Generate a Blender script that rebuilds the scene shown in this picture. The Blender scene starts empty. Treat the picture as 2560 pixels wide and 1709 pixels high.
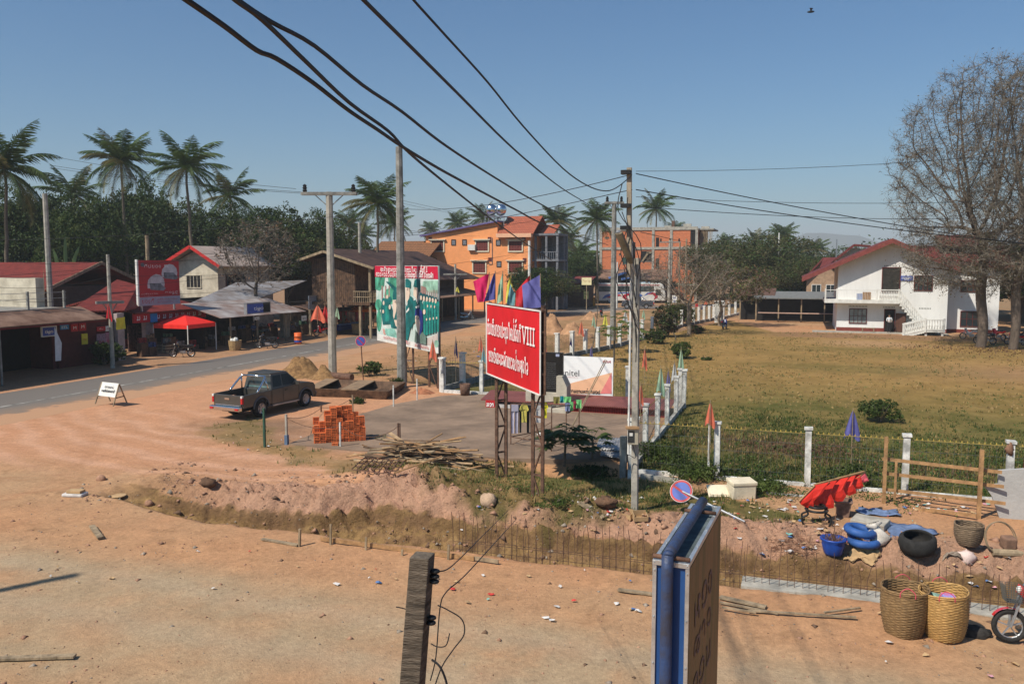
import bpy,math,random
import numpy as np
from mathutils import Vector,Matrix
R=math.radians;PI=math.pi
random.seed(7);rng=np.random.default_rng(7)
sc=bpy.context.scene
# ---------------- camera: world X runs along the near street, world Y along the main road
CAMH=6.5;FPX=2080.0;YAW=R(18.9);PITCH=math.atan(194.5/FPX)
cam=bpy.data.objects.new('camera',bpy.data.cameras.new('camera'));sc.collection.objects.link(cam)
cam.location=(0,0,CAMH);cam.rotation_euler=(PI/2-PITCH,0,YAW)
cam.data.sensor_width=36;cam.data.lens=FPX/2560*36;cam.data.clip_start=.1;cam.data.clip_end=9000
sc.camera=cam
# ---------------- world and sun
SUN_EL=R(49);SUN_AZ=R(33)
w=bpy.data.worlds.new('World');sc.world=w;w.use_nodes=True
nt=w.node_tree;bg=nt.nodes['Background']
sky=nt.nodes.new('ShaderNodeTexSky');sky.sky_type='NISHITA';sky.sun_disc=False
sky.sun_elevation=SUN_EL;sky.sun_rotation=SUN_AZ+PI;sky.altitude=0;sky.air_density=1.0
sky.dust_density=1.0;sky.ozone_density=2.2
sat=nt.nodes.new('ShaderNodeHueSaturation');sat.inputs['Saturation'].default_value=1.22;sat.inputs['Value'].default_value=.80
nt.links.new(sky.outputs[0],sat.inputs['Color'])
mulc=nt.nodes.new('ShaderNodeMix');mulc.data_type='RGBA';mulc.blend_type='MULTIPLY';mulc.inputs[0].default_value=1
mulc.inputs[7].default_value=(.60,.90,1.04,1)
nt.links.new(sat.outputs[0],mulc.inputs[6]);nt.links.new(mulc.outputs[2],bg.inputs[0])
bg.inputs[1].default_value=.105
sl=bpy.data.lights.new('sun','SUN');sl.energy=4.7;sl.angle=R(1.0);sl.color=(1,.92,.80)
so=bpy.data.objects.new('sun',sl);sc.collection.objects.link(so)
sd=Vector((math.sin(SUN_AZ)*math.cos(SUN_EL),math.cos(SUN_AZ)*math.cos(SUN_EL),-math.sin(SUN_EL)))
so.rotation_euler=sd.to_track_quat('-Z','Y').to_euler();so.location=(0,-20,40)
sc.view_settings.view_transform='Standard';sc.view_settings.look='None'
sc.view_settings.exposure=0.20;sc.view_settings.gamma=1
sc.cycles.max_bounces=6;sc.cycles.diffuse_bounces=3;sc.cycles.glossy_bounces=3;sc.cycles.transparent_max_bounces=12
sc.cycles.volume_bounces=0
try:sc.cycles.volume_step_rate=10;sc.cycles.volume_max_steps=32
except Exception:pass
# ---------------- picture point -> place on a real plane
_f=Vector((-math.sin(YAW)*math.cos(PITCH),math.cos(YAW)*math.cos(PITCH),-math.sin(PITCH)))
_r=Vector((math.cos(YAW),math.sin(YAW),0));_u=_r.cross(_f)
O=Vector((0,0,CAMH))
def ray(px,py):return _f+_r*((px-1280)/FPX)+_u*((854.5-py)/FPX)
def G(px,py,z=0.0):
 d=ray(px,py);p=O+d*((z-CAMH)/d.z);return Vector((p.x,p.y,z))
def onY(px,py,Y):d=ray(px,py);return O+d*(Y/d.y)
def onX(px,py,X):d=ray(px,py);return O+d*(X/d.x)
def AT(px,py,D):
 return O+ray(px,py)*D
def HZ(bx,by,ty,z=0.0):
 g=G(bx,by,z);D=(g-O).dot(_f);t=O+ray(bx,ty)*D
 hd=math.hypot(g.x,g.y);d=ray(bx,ty);return CAMH+d.z*hd/math.hypot(d.x,d.y)
def thing(name,label,cat,loc=(0,0,0),rz=0,group=None):
 o=bpy.data.objects.new(name,None);sc.collection.objects.link(o)
 o.location=loc;o.rotation_euler=(0,0,rz);o.empty_display_size=.2
 return tag(o,label,cat,group)
def tag(o,label,cat,group=None,kind=None):
 if label:o['label']=label
 if cat:o['category']=cat
 if group:o['group']=group
 if kind:o['kind']=kind
 return o
def wmx(o):
 m=Matrix.Identity(4)
 while o is not None:m=o.matrix_basis@m;o=o.parent
 return m
def dup(root,loc=None,rz=None,label=None,group=None,scale=None):
 r=root.copy();sc.collection.objects.link(r)
 if loc is not None:r.location=loc
 if rz is not None:r.rotation_euler=(0,0,rz)
 if scale is not None:r.scale=(scale,)*3 if isinstance(scale,(int,float))else scale
 if label:r['label']=label
 if group:r['group']=group
 def rec(a,b):
  for ch in list(a.children):
   c=ch.copy();sc.collection.objects.link(c);c.parent=b;rec(ch,c)
 rec(root,r);return r
class MB:
 def __init__(s):s.v=[];s.f=[];s.m=[];s.mi=0;s.M=None
 def add(s,vs,fs):
  o=len(s.v)
  if s.M is not None:vs=[s.M@Vector(q)for q in vs]
  s.v+=[tuple(q)for q in vs];s.f+=[tuple(i+o for i in f)for f in fs];s.m+=[s.mi]*len(fs);return s
 def box(s,x0,y0,z0,x1,y1,z1):
  vs=[(x,y,z)for z in(z0,z1)for y in(y0,y1)for x in(x0,x1)]
  return s.add(vs,[(0,2,3,1),(4,5,7,6),(0,1,5,4),(2,6,7,3),(0,4,6,2),(1,3,7,5)])
 def cbox(s,c,sz,rz=0,rx=0,ry=0):
  m=Matrix.Translation(c)@Matrix.Rotation(rz,4,'Z')@Matrix.Rotation(ry,4,'Y')@Matrix.Rotation(rx,4,'X')
  h=[a/2 for a in sz];vs=[m@Vector((x,y,z))for z in(-h[2],h[2])for y in(-h[1],h[1])for x in(-h[0],h[0])]
  return s.add(vs,[(0,2,3,1),(4,5,7,6),(0,1,5,4),(2,6,7,3),(0,4,6,2),(1,3,7,5)])
 def tube(s,pts,r,n=6,cap=True,flat=1.0):
  pts=[Vector(p)for p in pts];rs=r if isinstance(r,(list,tuple))else[r]*len(pts)
  vs=[];fs=[];a=None
  for i,p in enumerate(pts):
   d=(pts[min(i+1,len(pts)-1)]-pts[max(i-1,0)])
   d=d.normalized()if d.length>1e-9 else Vector((0,0,1))
   if a is None:a=d.cross(Vector((0,0,1))if abs(d.z)<.9 else Vector((1,0,0))).normalized()
   else:
    a=a-d*a.dot(d);a=a.normalized()if a.length>1e-6 else d.orthogonal().normalized()
   b=d.cross(a)
   for k in range(n):
    t=2*PI*(k+.5)/n;vs.append(p+(a*math.cos(t)+b*math.sin(t)*flat)*rs[i])
  for i in range(len(pts)-1):
   for k in range(n):
    k2=(k+1)%n;fs.append((i*n+k,i*n+k2,(i+1)*n+k2,(i+1)*n+k))
  if cap:fs.append(tuple(range(n))[::-1]);fs.append(tuple(range((len(pts)-1)*n,len(pts)*n)))
  return s.add(vs,fs)
 def bar(s,a,b,w,h=None):
  a=Vector(a);b=Vector(b);d=(b-a).normalized();h=h or w
  x=d.cross(Vector((0,0,1))if abs(d.z)<.95 else Vector((0,1,0))).normalized();y=x.cross(d)
  vs=[p+x*i*w/2+y*j*h/2 for p in(a,b)for i,j in((-1,-1),(1,-1),(1,1),(-1,1))]
  return s.add(vs,[(3,2,1,0),(4,5,6,7),(0,1,5,4),(1,2,6,5),(2,3,7,6),(3,0,4,7)])
 def slab(s,q,th,nrm=None):
  q=[Vector(p)for p in q];n=(q[1]-q[0]).cross(q[2]-q[1]).normalized()if nrm is None else Vector(nrm)
  if nrm is None and n.z<0:q=q[::-1];n=-n
  k=len(q);vs=q+[p-n*th for p in q]
  return s.add(vs,[tuple(range(k)),tuple(range(2*k-1,k-1,-1))]+[(i,i+k,(i+1)%k+k,(i+1)%k)for i in range(k)])
 def face(s,q):return s.add(q,[tuple(range(len(q)))])
 def lathe(s,prof,n=16,c=(0,0,0),wob=None):
  vs=[];fs=[]
  for j,(r,z)in enumerate(prof):
   for k in range(n):
    t=2*PI*k/n;rr=r*(wob(t,z)if wob else 1);vs.append((c[0]+rr*math.cos(t),c[1]+rr*math.sin(t),c[2]+z))
  for j in range(len(prof)-1):
   for k in range(n):
    k2=(k+1)%n;fs.append((j*n+k,j*n+k2,(j+1)*n+k2,(j+1)*n+k))
  return s.add(vs,fs)
 def ball(s,c,r,n=8,sq=(1,1,1),jit=0):
  vs=[];fs=[];m=max(4,n//2+1)
  for j in range(m+1):
   ph=PI*j/m
   for k in range(n):
    t=2*PI*k/n;q=r*(1+random.uniform(-jit,jit))
    vs.append((c[0]+q*sq[0]*math.sin(ph)*math.cos(t),c[1]+q*sq[1]*math.sin(ph)*math.sin(t),c[2]+q*sq[2]*math.cos(ph)))
  for j in range(m):
   for k in range(n):
    k2=(k+1)%n;fs.append((j*n+k,(j+1)*n+k,(j+1)*n+k2,j*n+k2))
  return s.add(vs,fs)
 def prism(s,poly,y0,y1):
  k=len(poly);vs=[(x,y0,z)for x,z in poly]+[(x,y1,z)for x,z in poly]
  return s.add(vs,[tuple(range(k)),tuple(range(2*k-1,k-1,-1))]+[(i,i+k,(i+1)%k+k,(i+1)%k)for i in range(k)])
 def torus(s,c,R0,r,n=20,m=6,ax='y'):
  vs=[];fs=[]
  for i in range(n):
   t=2*PI*i/n
   for j in range(m):
    p=2*PI*j/m;q=R0+r*math.cos(p);a,b,h=q*math.cos(t),q*math.sin(t),r*math.sin(p)
    vs.append((c[0]+a,c[1]+h,c[2]+b)if ax=='y' else(c[0]+a,c[1]+b,c[2]+h))
  for i in range(n):
   for j in range(m):fs.append((i*m+j,((i+1)%n)*m+j,((i+1)%n)*m+(j+1)%m,i*m+(j+1)%m))
  return s.add(vs,fs)
 def build(s,name,mats,parent=None,smooth=False,bevel=0,fix=True):
  me=bpy.data.meshes.new(name);V=s.v
  if parent is not None:
   im=wmx(parent).inverted();V=[tuple(im@Vector(q))for q in V]
  me.from_pydata(V,[],s.f)
  if not isinstance(mats,(list,tuple)):mats=[mats]
  for m in mats:me.materials.append(m)
  if len(mats)>1:me.polygons.foreach_set('material_index',s.m)
  if fix:
   import bmesh
   bm=bmesh.new();bm.from_mesh(me);bmesh.ops.recalc_face_normals(bm,faces=bm.faces);bm.to_mesh(me);bm.free()
  if smooth:me.polygons.foreach_set('use_smooth',[True]*len(me.polygons))
  me.update()
  o=bpy.data.objects.new(name,me);sc.collection.objects.link(o)
  if parent is not None:o.parent=parent
  if bevel:
   b=o.modifiers.new('bevel','BEVEL');b.width=bevel;b.segments=2;b.limit_method='ANGLE';b.angle_limit=R(35)
  return o
def npmesh(name,V,Fc,mats,mi=None,parent=None,smooth=False):
 me=bpy.data.meshes.new(name);V=np.ascontiguousarray(V,dtype=np.float32);Fc=np.ascontiguousarray(Fc,dtype=np.int32)
 k=Fc.shape[1];me.vertices.add(len(V));me.vertices.foreach_set('co',V.ravel())
 me.loops.add(Fc.size);me.loops.foreach_set('vertex_index',Fc.ravel())
 me.polygons.add(len(Fc));me.polygons.foreach_set('loop_start',np.arange(len(Fc),dtype=np.int32)*k)
 try:me.polygons.foreach_set('loop_total',np.full(len(Fc),k,dtype=np.int32))
 except Exception:pass
 for m in(mats if isinstance(mats,(list,tuple))else[mats]):me.materials.append(m)
 if mi is not None:me.polygons.foreach_set('material_index',np.ascontiguousarray(mi,dtype=np.int32))
 if smooth:me.polygons.foreach_set('use_smooth',np.ones(len(Fc),dtype=bool))
 me.update(calc_edges=True);me.validate()
 o=bpy.data.objects.new(name,me);sc.collection.objects.link(o)
 if parent is not None:o.parent=parent
 return o
_mc={}
def mat(name,col,rough=.8,var=.25,scale=3.0,bump=.0,metal=0,kind='noise',col2=None,spec=.3,bscale=None,emit=None,stretch=None,coat=0):
 if name in _mc:return _mc[name]
 m=bpy.data.materials.new(name);m.use_nodes=True;t=m.node_tree;b=t.nodes['Principled BSDF']
 b.inputs['Roughness'].default_value=rough;b.inputs['Metallic'].default_value=metal
 b.inputs['Specular IOR Level'].default_value=spec
 if coat:b.inputs['Coat Weight'].default_value=coat;b.inputs['Coat Roughness'].default_value=.06
 tc=t.nodes.new('ShaderNodeTexCoord');mp=t.nodes.new('ShaderNodeMapping');t.links.new(tc.outputs['Object'],mp.inputs[0])
 if stretch:mp.inputs['Scale'].default_value=stretch
 c2=col2 or tuple(c*(1-var*1.6)for c in col)
 n1=t.nodes.new('ShaderNodeTexNoise');n1.inputs['Scale'].default_value=scale;n1.inputs['Detail'].default_value=7;n1.inputs['Roughness'].default_value=.65
 t.links.new(mp.outputs[0],n1.inputs['Vector'])
 rp=t.nodes.new('ShaderNodeValToRGB');rp.color_ramp.elements[0].position=.35;rp.color_ramp.elements[1].position=.68
 rp.color_ramp.elements[0].color=(*c2,1);rp.color_ramp.elements[1].color=(*[min(1,c*(1+var*.4))for c in col],1)
 t.links.new(n1.outputs['Fac'],rp.inputs[0]);out=rp.outputs[0];hs=n1.outputs['Fac']
 if kind in('brick','tile'):
  br=t.nodes.new('ShaderNodeTexBrick');br.inputs['Scale'].default_value=bscale or 3;br.inputs['Mortar Size'].default_value=.018
  if kind=='tile':br.inputs['Mortar Size'].default_value=.05;br.inputs['Brick Width'].default_value=.5;br.inputs['Row Height'].default_value=.5
  br.inputs['Color1'].default_value=(*col,1);br.inputs['Color2'].default_value=(*[c*.78 for c in col],1);br.inputs['Mortar'].default_value=(*(c2 if kind=='tile' else(.40,.25,.17)),1)
  sp=t.nodes.new('ShaderNodeSeparateXYZ');t.links.new(mp.outputs[0],sp.inputs[0]);ad=t.nodes.new('ShaderNodeMath');ad.operation='ADD'
  t.links.new(sp.outputs[0],ad.inputs[0]);t.links.new(sp.outputs[1],ad.inputs[1]);cb=t.nodes.new('ShaderNodeCombineXYZ')
  t.links.new(ad.outputs[0],cb.inputs[0]);t.links.new(sp.outputs[2],cb.inputs[1]);t.links.new(cb.outputs[0],br.inputs['Vector'])
  mx=t.nodes.new('ShaderNodeMix');mx.data_type='RGBA';mx.blend_type='MULTIPLY';mx.inputs[0].default_value=.5
  t.links.new(br.outputs['Color'],mx.inputs[6]);t.links.new(out,mx.inputs[7])
  mx2=t.nodes.new('ShaderNodeMix');mx2.data_type='RGBA';mx2.inputs[0].default_value=.45;t.links.new(mx.outputs[2],mx2.inputs[6]);t.links.new(br.outputs['Color'],mx2.inputs[7]);out=mx2.outputs[2]
 if kind=='wave':
  wv=t.nodes.new('ShaderNodeTexWave');wv.bands_direction='X';wv.inputs['Scale'].default_value=bscale or 4;wv.inputs['Distortion'].default_value=.3
  t.links.new(mp.outputs[0],wv.inputs[0]);mx=t.nodes.new('ShaderNodeMix');mx.data_type='RGBA';mx.blend_type='MULTIPLY';mx.inputs[0].default_value=.45
  t.links.new(out,mx.inputs[6]);t.links.new(wv.outputs['Color'],mx.inputs[7]);out=mx.outputs[2];hs=wv.outputs['Fac']
 t.links.new(out,b.inputs['Base Color'])
 if bump:
  n2=t.nodes.new('ShaderNodeTexNoise');n2.inputs['Scale'].default_value=scale*5;n2.inputs['Detail'].default_value=6;t.links.new(mp.outputs[0],n2.inputs['Vector'])
  bp=t.nodes.new('ShaderNodeBump');bp.inputs['Strength'].default_value=bump;bp.inputs['Distance'].default_value=.05
  t.links.new(hs if kind=='wave' else n2.outputs['Fac'],bp.inputs['Height']);t.links.new(bp.outputs[0],b.inputs['Normal'])
 if emit:b.inputs['Emission Color'].default_value=(*emit,1);b.inputs['Emission Strength'].default_value=1
 _mc[name]=m;return m
def leafmat(name,a,b_,sc_=1.2,trans=.25):
 m=mat(name,a,.6,col2=b_,scale=sc_,var=.3,spec=.25)
 if not m.get('done'):
  m['done']=1;t=m.node_tree;p=t.nodes['Principled BSDF'];out=t.nodes['Material Output']
  tr=t.nodes.new('ShaderNodeBsdfTranslucent');mx=t.nodes.new('ShaderNodeMixShader');mx.inputs[0].default_value=trans
  src=p.inputs['Base Color'].links[0].from_socket;t.links.new(src,tr.inputs[0]);t.links.new(p.outputs[0],mx.inputs[1]);t.links.new(tr.outputs[0],mx.inputs[2]);t.links.new(mx.outputs[0],out.inputs[0])
 return m
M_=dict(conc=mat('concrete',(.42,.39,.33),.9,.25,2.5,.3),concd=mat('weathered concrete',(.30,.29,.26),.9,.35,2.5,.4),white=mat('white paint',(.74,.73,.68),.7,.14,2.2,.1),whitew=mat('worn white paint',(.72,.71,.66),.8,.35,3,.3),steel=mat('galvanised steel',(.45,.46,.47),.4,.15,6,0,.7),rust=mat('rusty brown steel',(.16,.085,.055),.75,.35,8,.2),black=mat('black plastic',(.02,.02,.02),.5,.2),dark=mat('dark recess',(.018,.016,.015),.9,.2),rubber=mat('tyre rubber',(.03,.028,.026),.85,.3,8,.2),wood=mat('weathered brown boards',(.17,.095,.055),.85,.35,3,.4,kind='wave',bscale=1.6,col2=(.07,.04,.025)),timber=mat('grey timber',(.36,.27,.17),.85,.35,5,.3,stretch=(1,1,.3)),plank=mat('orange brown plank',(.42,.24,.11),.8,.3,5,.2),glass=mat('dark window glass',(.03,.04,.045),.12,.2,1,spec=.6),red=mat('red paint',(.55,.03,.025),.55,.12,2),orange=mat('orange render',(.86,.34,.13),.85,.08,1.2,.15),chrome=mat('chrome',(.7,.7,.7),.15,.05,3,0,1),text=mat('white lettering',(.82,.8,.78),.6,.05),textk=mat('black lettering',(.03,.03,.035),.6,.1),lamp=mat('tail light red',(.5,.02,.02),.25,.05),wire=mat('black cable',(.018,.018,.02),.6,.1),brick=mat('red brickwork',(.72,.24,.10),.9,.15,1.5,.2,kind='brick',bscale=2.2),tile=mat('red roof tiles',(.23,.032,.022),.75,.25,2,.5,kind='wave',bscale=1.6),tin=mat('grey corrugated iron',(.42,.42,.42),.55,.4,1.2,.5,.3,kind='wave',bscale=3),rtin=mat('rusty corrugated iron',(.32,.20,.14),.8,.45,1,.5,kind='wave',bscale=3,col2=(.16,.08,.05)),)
# ---------------- lettering drawn with strokes
LAO={'k':(.75,[[(.1,0),(.1,.55),(.02,.62),(.12,.9),(.38,1),(.6,.85),(.62,0)]]),'kh':(.75,[[(.22,.72),(.1,.78),(.14,.95),(.28,.9),(.26,.7),(.12,.4),(.14,.08),(.36,0),(.58,.1),(.6,1)]]),'khh':(.78,[[(.08,0),(.06,.7),(.2,.97),(.45,.98),(.62,.75),(.62,0)],[(.3,0),(.34,.25),(.24,.38),(.1,.3)]]),'ng':(.62,[[(.05,.62),(.1,.88),(.3,.95),(.42,.7),(.42,.15),(.3,0),(.14,.14),(.04,.4)]]),'s2':(.78,[[(.22,.72),(.1,.78),(.14,.95),(.28,.9),(.26,.7),(.12,.4),(.14,.08),(.36,0),(.58,.1),(.58,.7),(.72,1)],[(.45,.8),(.7,.8)]]),'s':(.8,[[(.25,.35),(.12,.3),(.1,.6),(.2,.95),(.45,.95),(.58,.7),(.4,.4),(.45,.05),(.62,0),(.66,.4),(.6,.8),(.78,1.1)]]),'y':(.8,[[(.2,.9),(.08,.8),(.2,.62),(.06,.4),(.12,.05),(.35,0),(.6,.08),(.64,.5),(.62,1)]]),'yy':(.8,[[(.2,.9),(.08,.8),(.2,.62),(.06,.4),(.12,.05),(.35,0),(.6,.08),(.64,.8),(.64,1.35)]]),'d':(.78,[[(.3,0),(.1,.2),(.06,.6),(.2,.95),(.45,.98),(.62,.75),(.62,0)],[(.3,0),(.34,.2),(.26,.3)]]),'th':(.82,[[(.1,.95),(.22,.88),(.14,.6),(.14,0)],[(.14,.55),(.38,.98),(.6,.9),(.66,.6),(.66,0)]]),'n':(.82,[[(.1,.95),(.22,.9),(.18,.5),(.18,0),(.5,.15),(.66,.05),(.72,.2)],[(.5,.15),(.6,.5),(.6,1)]]),'p':(.78,[[(.1,.95),(.22,.9),(.12,.5),(.14,.08),(.38,0),(.6,.1),(.62,1.35)]]),'ph':(.88,[[(.08,.95),(.18,.9),(.1,.4),(.2,0),(.4,.55),(.6,0),(.74,.4),(.72,1)]]),'m':(.82,[[(.1,.95),(.22,.9),(.18,.5),(.2,.12),(.08,0),(.06,.15),(.3,.15),(.6,.1),(.62,1)]]),'w':(.7,[[(.06,.7),(.2,.95),(.42,.95),(.58,.7),(.56,.25),(.38,0),(.2,.1),(.18,.25)]]),'h':(.85,[[(.12,0),(.12,.95)],[(.12,.6),(.35,.35),(.5,.6),(.5,.95),(.7,.9)],[(.5,.6),(.62,.3),(.62,0)]]),'o':(.75,[[(.2,.45),(.06,.55),(.12,.88),(.35,1),(.58,.85),(.64,.45),(.5,.05),(.25,0),(.08,.15)]]),'j':(.75,[[(.1,.8),(.3,1),(.55,.85),(.6,.4),(.5,.05),(.28,0),(.2,.25),(.36,.38),(.5,.3)]]),'e':(.3,[[(.12,1),(.1,.3),(.14,.05),(.26,.08)]]),'ae':(.52,[[(.1,1),(.1,.1),(.22,.05)],[(.36,1),(.36,.1),(.48,.05)]]),'ai':(.5,[[(.32,0),(.3,1.2),(.2,1.45),(.04,1.4),(.06,1.2),(.2,1.2)]]),'a':(.5,[[(.04,.75),(.18,.97),(.34,.85),(.36,0)]]),'ah':(.45,[[(.06,.85),(.2,.95),(.14,.65),(.32,.8)],[(.06,.3),(.2,.4),(.14,.1),(.32,.25)]]),"'o":(0,[[(-.6,1.25),(-.45,1.42),(-.3,1.2),(-.15,1.4)]]),"'i":(0,[[(-.6,1.18),(-.55,1.4),(-.35,1.45),(-.18,1.3),(-.2,1.15),(-.6,1.18)]]),"'ii":(0,[[(-.6,1.18),(-.55,1.4),(-.35,1.45),(-.18,1.3),(-.2,1.15),(-.6,1.18)],[(-.18,1.2),(-.12,1.5)]]),"'a":(0,[[(-.6,1.35),(-.5,1.2),(-.3,1.2),(-.15,1.42)]]),"'1":(0,[[(-.35,1.55),(-.35,1.85)]]),"'2":(0,[[(-.5,1.6),(-.4,1.8),(-.28,1.65),(-.15,1.85)]]),"'u":(0,[[(-.25,-.12),(-.18,-.18),(-.18,-.45)]]),' ':(.5,[]),'V':(.85,[[(.08,1.3),(.42,0),(.76,1.3)],[(-.05,1.3),(.25,1.3)],[(.6,1.3),(.9,1.3)]]),'I':(.46,[[(.22,0),(.22,1.3)],[(.06,1.3),(.38,1.3)],[(.06,0),(.38,0)]]),'X':(.8,[[(.08,0),(.7,1.3)],[(.08,1.3),(.7,0)]]),}
L1T="s2 'o m e s2 'ii y k o ng p ah s2 'u m ai h yy '1 khh 'a '2 ng th 'ii V I I I".split(' ')
L2T="kh o ng o 'o ng khh ah n ah ph 'a k ae kh w ng yy '1 a ng s 'u d ai j".split(' ')
def smooth(pts,k=3):
 if len(pts)<3:return pts
 out=[];P=[pts[0]]+list(pts)+[pts[-1]]
 for i in range(1,len(P)-2):
  p0,p1,p2,p3=P[i-1],P[i],P[i+1],P[i+2]
  for j in range(k):
   t=j/k;out.append(tuple(.5*(2*b+(c-a)*t+(2*a-5*b+4*c-d)*t*t+(-a+3*b-3*c+d)*t**3)for a,b,c,d in zip(p0,p1,p2,p3)))
 out.append(tuple(pts[-1]));return out
def strokes(tokens,x=0,track=.1):
 out=[]
 for t in tokens:
  w_,ss=LAO.get(t,LAO["a"])
  for s_ in ss:out.append(([(x+a,b)for a,b in(smooth(s_)if t not in 'VIX' else s_)]))
  x+=w_+(track if w_ else 0)
 return out,x
def letters(mb,tokens,o,ex,ey,h,width=None,lw=.16,lift=.012):
 ss,W=strokes(tokens);o=Vector(o);ex=Vector(ex).normalized();ey=Vector(ey).normalized();n=ex.cross(ey)
 sx=(width/W)if width else h;r=lw*h/2;rx=lw*min(sx,h)/2
 for s_ in ss:
  for(a,b),(c,d)in zip(s_[:-1],s_[1:]):
   A=Vector((a*sx,b*h));B=Vector((c*sx,d*h));dd=(B-A)
   if dd.length<1e-6:continue
   dd.normalize();pn=Vector((-dd.y,dd.x));A=A-dd*rx*.7;B=B+dd*rx*.7
   q=[A+pn*rx,A-pn*rx,B-pn*rx,B+pn*rx]
   mb.face([o+ex*p.x+ey*p.y+n*(lift+random.random()*.001)for p in q])
 return mb
def latin(txt,name,m,parent,o,ex,ey,h,width=None,ext=.004,shear=0):
 cu=bpy.data.curves.new(name,'FONT');cu.body=txt;cu.size=1;cu.resolution_u=3;cu.extrude=0;cu.shear=shear
 t=bpy.data.objects.new(name,cu);sc.collection.objects.link(t);dg=bpy.context.evaluated_depsgraph_get();dg.update()
 me=bpy.data.meshes.new_from_object(t.evaluated_get(dg));bpy.data.objects.remove(t)
 V=np.array([v.co[:]for v in me.vertices])if len(me.vertices)else np.zeros((1,3))
 k=h/.72;x0=V[:,0].min();W=(V[:,0].max()-x0);sx=width/W if width else k
 o=Vector(o);ex=Vector(ex).normalized();ey=Vector(ey).normalized();n=ex.cross(ey);im=wmx(parent).inverted()if parent else Matrix.Identity(4)
 for v in me.vertices:v.co=im@(o+ex*((v.co.x-x0)*sx)+ey*(v.co.y*k)+n*ext)
 me.materials.clear();me.materials.append(m);ob=bpy.data.objects.new(name,me);sc.collection.objects.link(ob);ob.parent=parent;return ob
_tab=np.random.default_rng(3).random((256,256))
def vnoise(x,y):
 xi=np.floor(x).astype(int);yi=np.floor(y).astype(int);fx=x-xi;fy=y-yi
 fx=fx*fx*(3-2*fx);fy=fy*fy*(3-2*fy);g=lambda a,b:_tab[a&255,b&255]
 return(g(xi,yi)*(1-fx)+g(xi+1,yi)*fx)*(1-fy)+(g(xi,yi+1)*(1-fx)+g(xi+1,yi+1)*fx)*fy
def fbm(x,y,s=1.0,o=5,k=.55):
 r=0;a=1;n=0
 for i in range(o):r=r+a*(vnoise(x*s+17.3*i,y*s+9.1*i)-.5);n+=a;a*=k;s*=2.03
 return r/n*2
def ss(a,b,x):t=np.clip((x-a)/(b-a),0,1);return t*t*(3-2*t)
def sdf(X,Y,P):
 d=np.full(X.shape,1e9);ins=np.zeros(X.shape,bool);n=len(P)
 for i in range(n):
  (x0,y0),(x1,y1)=P[i],P[(i+1)%n];ex,ey=x1-x0,y1-y0
  t=np.clip(((X-x0)*ex+(Y-y0)*ey)/(ex*ex+ey*ey+1e-9),0,1)
  d=np.minimum(d,np.hypot(X-x0-t*ex,Y-y0-t*ey))
  c=((y0>Y)!=(y1>Y))&(X<(x1-x0)*(Y-y0)/((y1-y0)+1e-12)+x0);ins^=c
 return np.where(ins,-d,d)
gxy=lambda pts:[tuple(G(a,b)[:2])for a,b in pts]
ROADC=[(-34.8,-60),(-34.8,20),(-34.8,60),(-34.6,72)]+gxy([(1098,811),(1213,800),(1360,786),(1500,774),(1640,767),(1820,761),(2100,755)])
_rc=np.array(smooth(ROADC,8))
def roadd(X,Y):
 X=np.asarray(X,float);Y=np.asarray(Y,float);d=np.full(X.shape,1e9);sg=np.zeros(X.shape)
 for(x0,y0),(x1,y1)in zip(_rc[:-1],_rc[1:]):
  ex,ey=x1-x0,y1-y0;t=np.clip(((X-x0)*ex+(Y-y0)*ey)/(ex*ex+ey*ey),0,1)
  dx,dy=X-x0-t*ex,Y-y0-t*ey;q=np.hypot(dx,dy);b=q<d;d=np.where(b,q,d);sg=np.where(b,np.sign(dx*ey-dy*ex),sg)
 return d*sg
YARD=gxy([(722,1112),(905,1036),(985,1012),(1100,992),(1190,985),(1650,1035),(1600,1150),(1400,1152),(1271,1148),(880,1128)])
LOTG=gxy([(930,1180),(1040,1145),(1290,1150),(1575,1190),(1800,1240),(2000,1290),(1850,1320),(1700,1290),(1560,1300),(1300,1290),(1100,1250)])
STRIPG=gxy([(470,1085),(640,1040),(720,1110),(880,1140),(1100,1170),(1060,1210),(850,1200),(700,1150)])
LAWN=[(-17.0,38.7),(-4.9,38.7),(-4.9,25.6),(60,25.6),(90,75),(40,84),(-2,84),(-7.5,100),(-12.5,71),(-15,57)]
def trench(X):
 near=17.0+ss(-14,-19,X)*.9;far=20.2+ss(-3,-9,X)*.6-ss(-10.5,-12.5,X)*1.5;far=np.where(X<-17,far-0,far)
 dep=.95*ss(-19.2,-15.2,X)+.0*X;dep=np.where(X>-3,.9,dep);return near,far,dep
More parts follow.
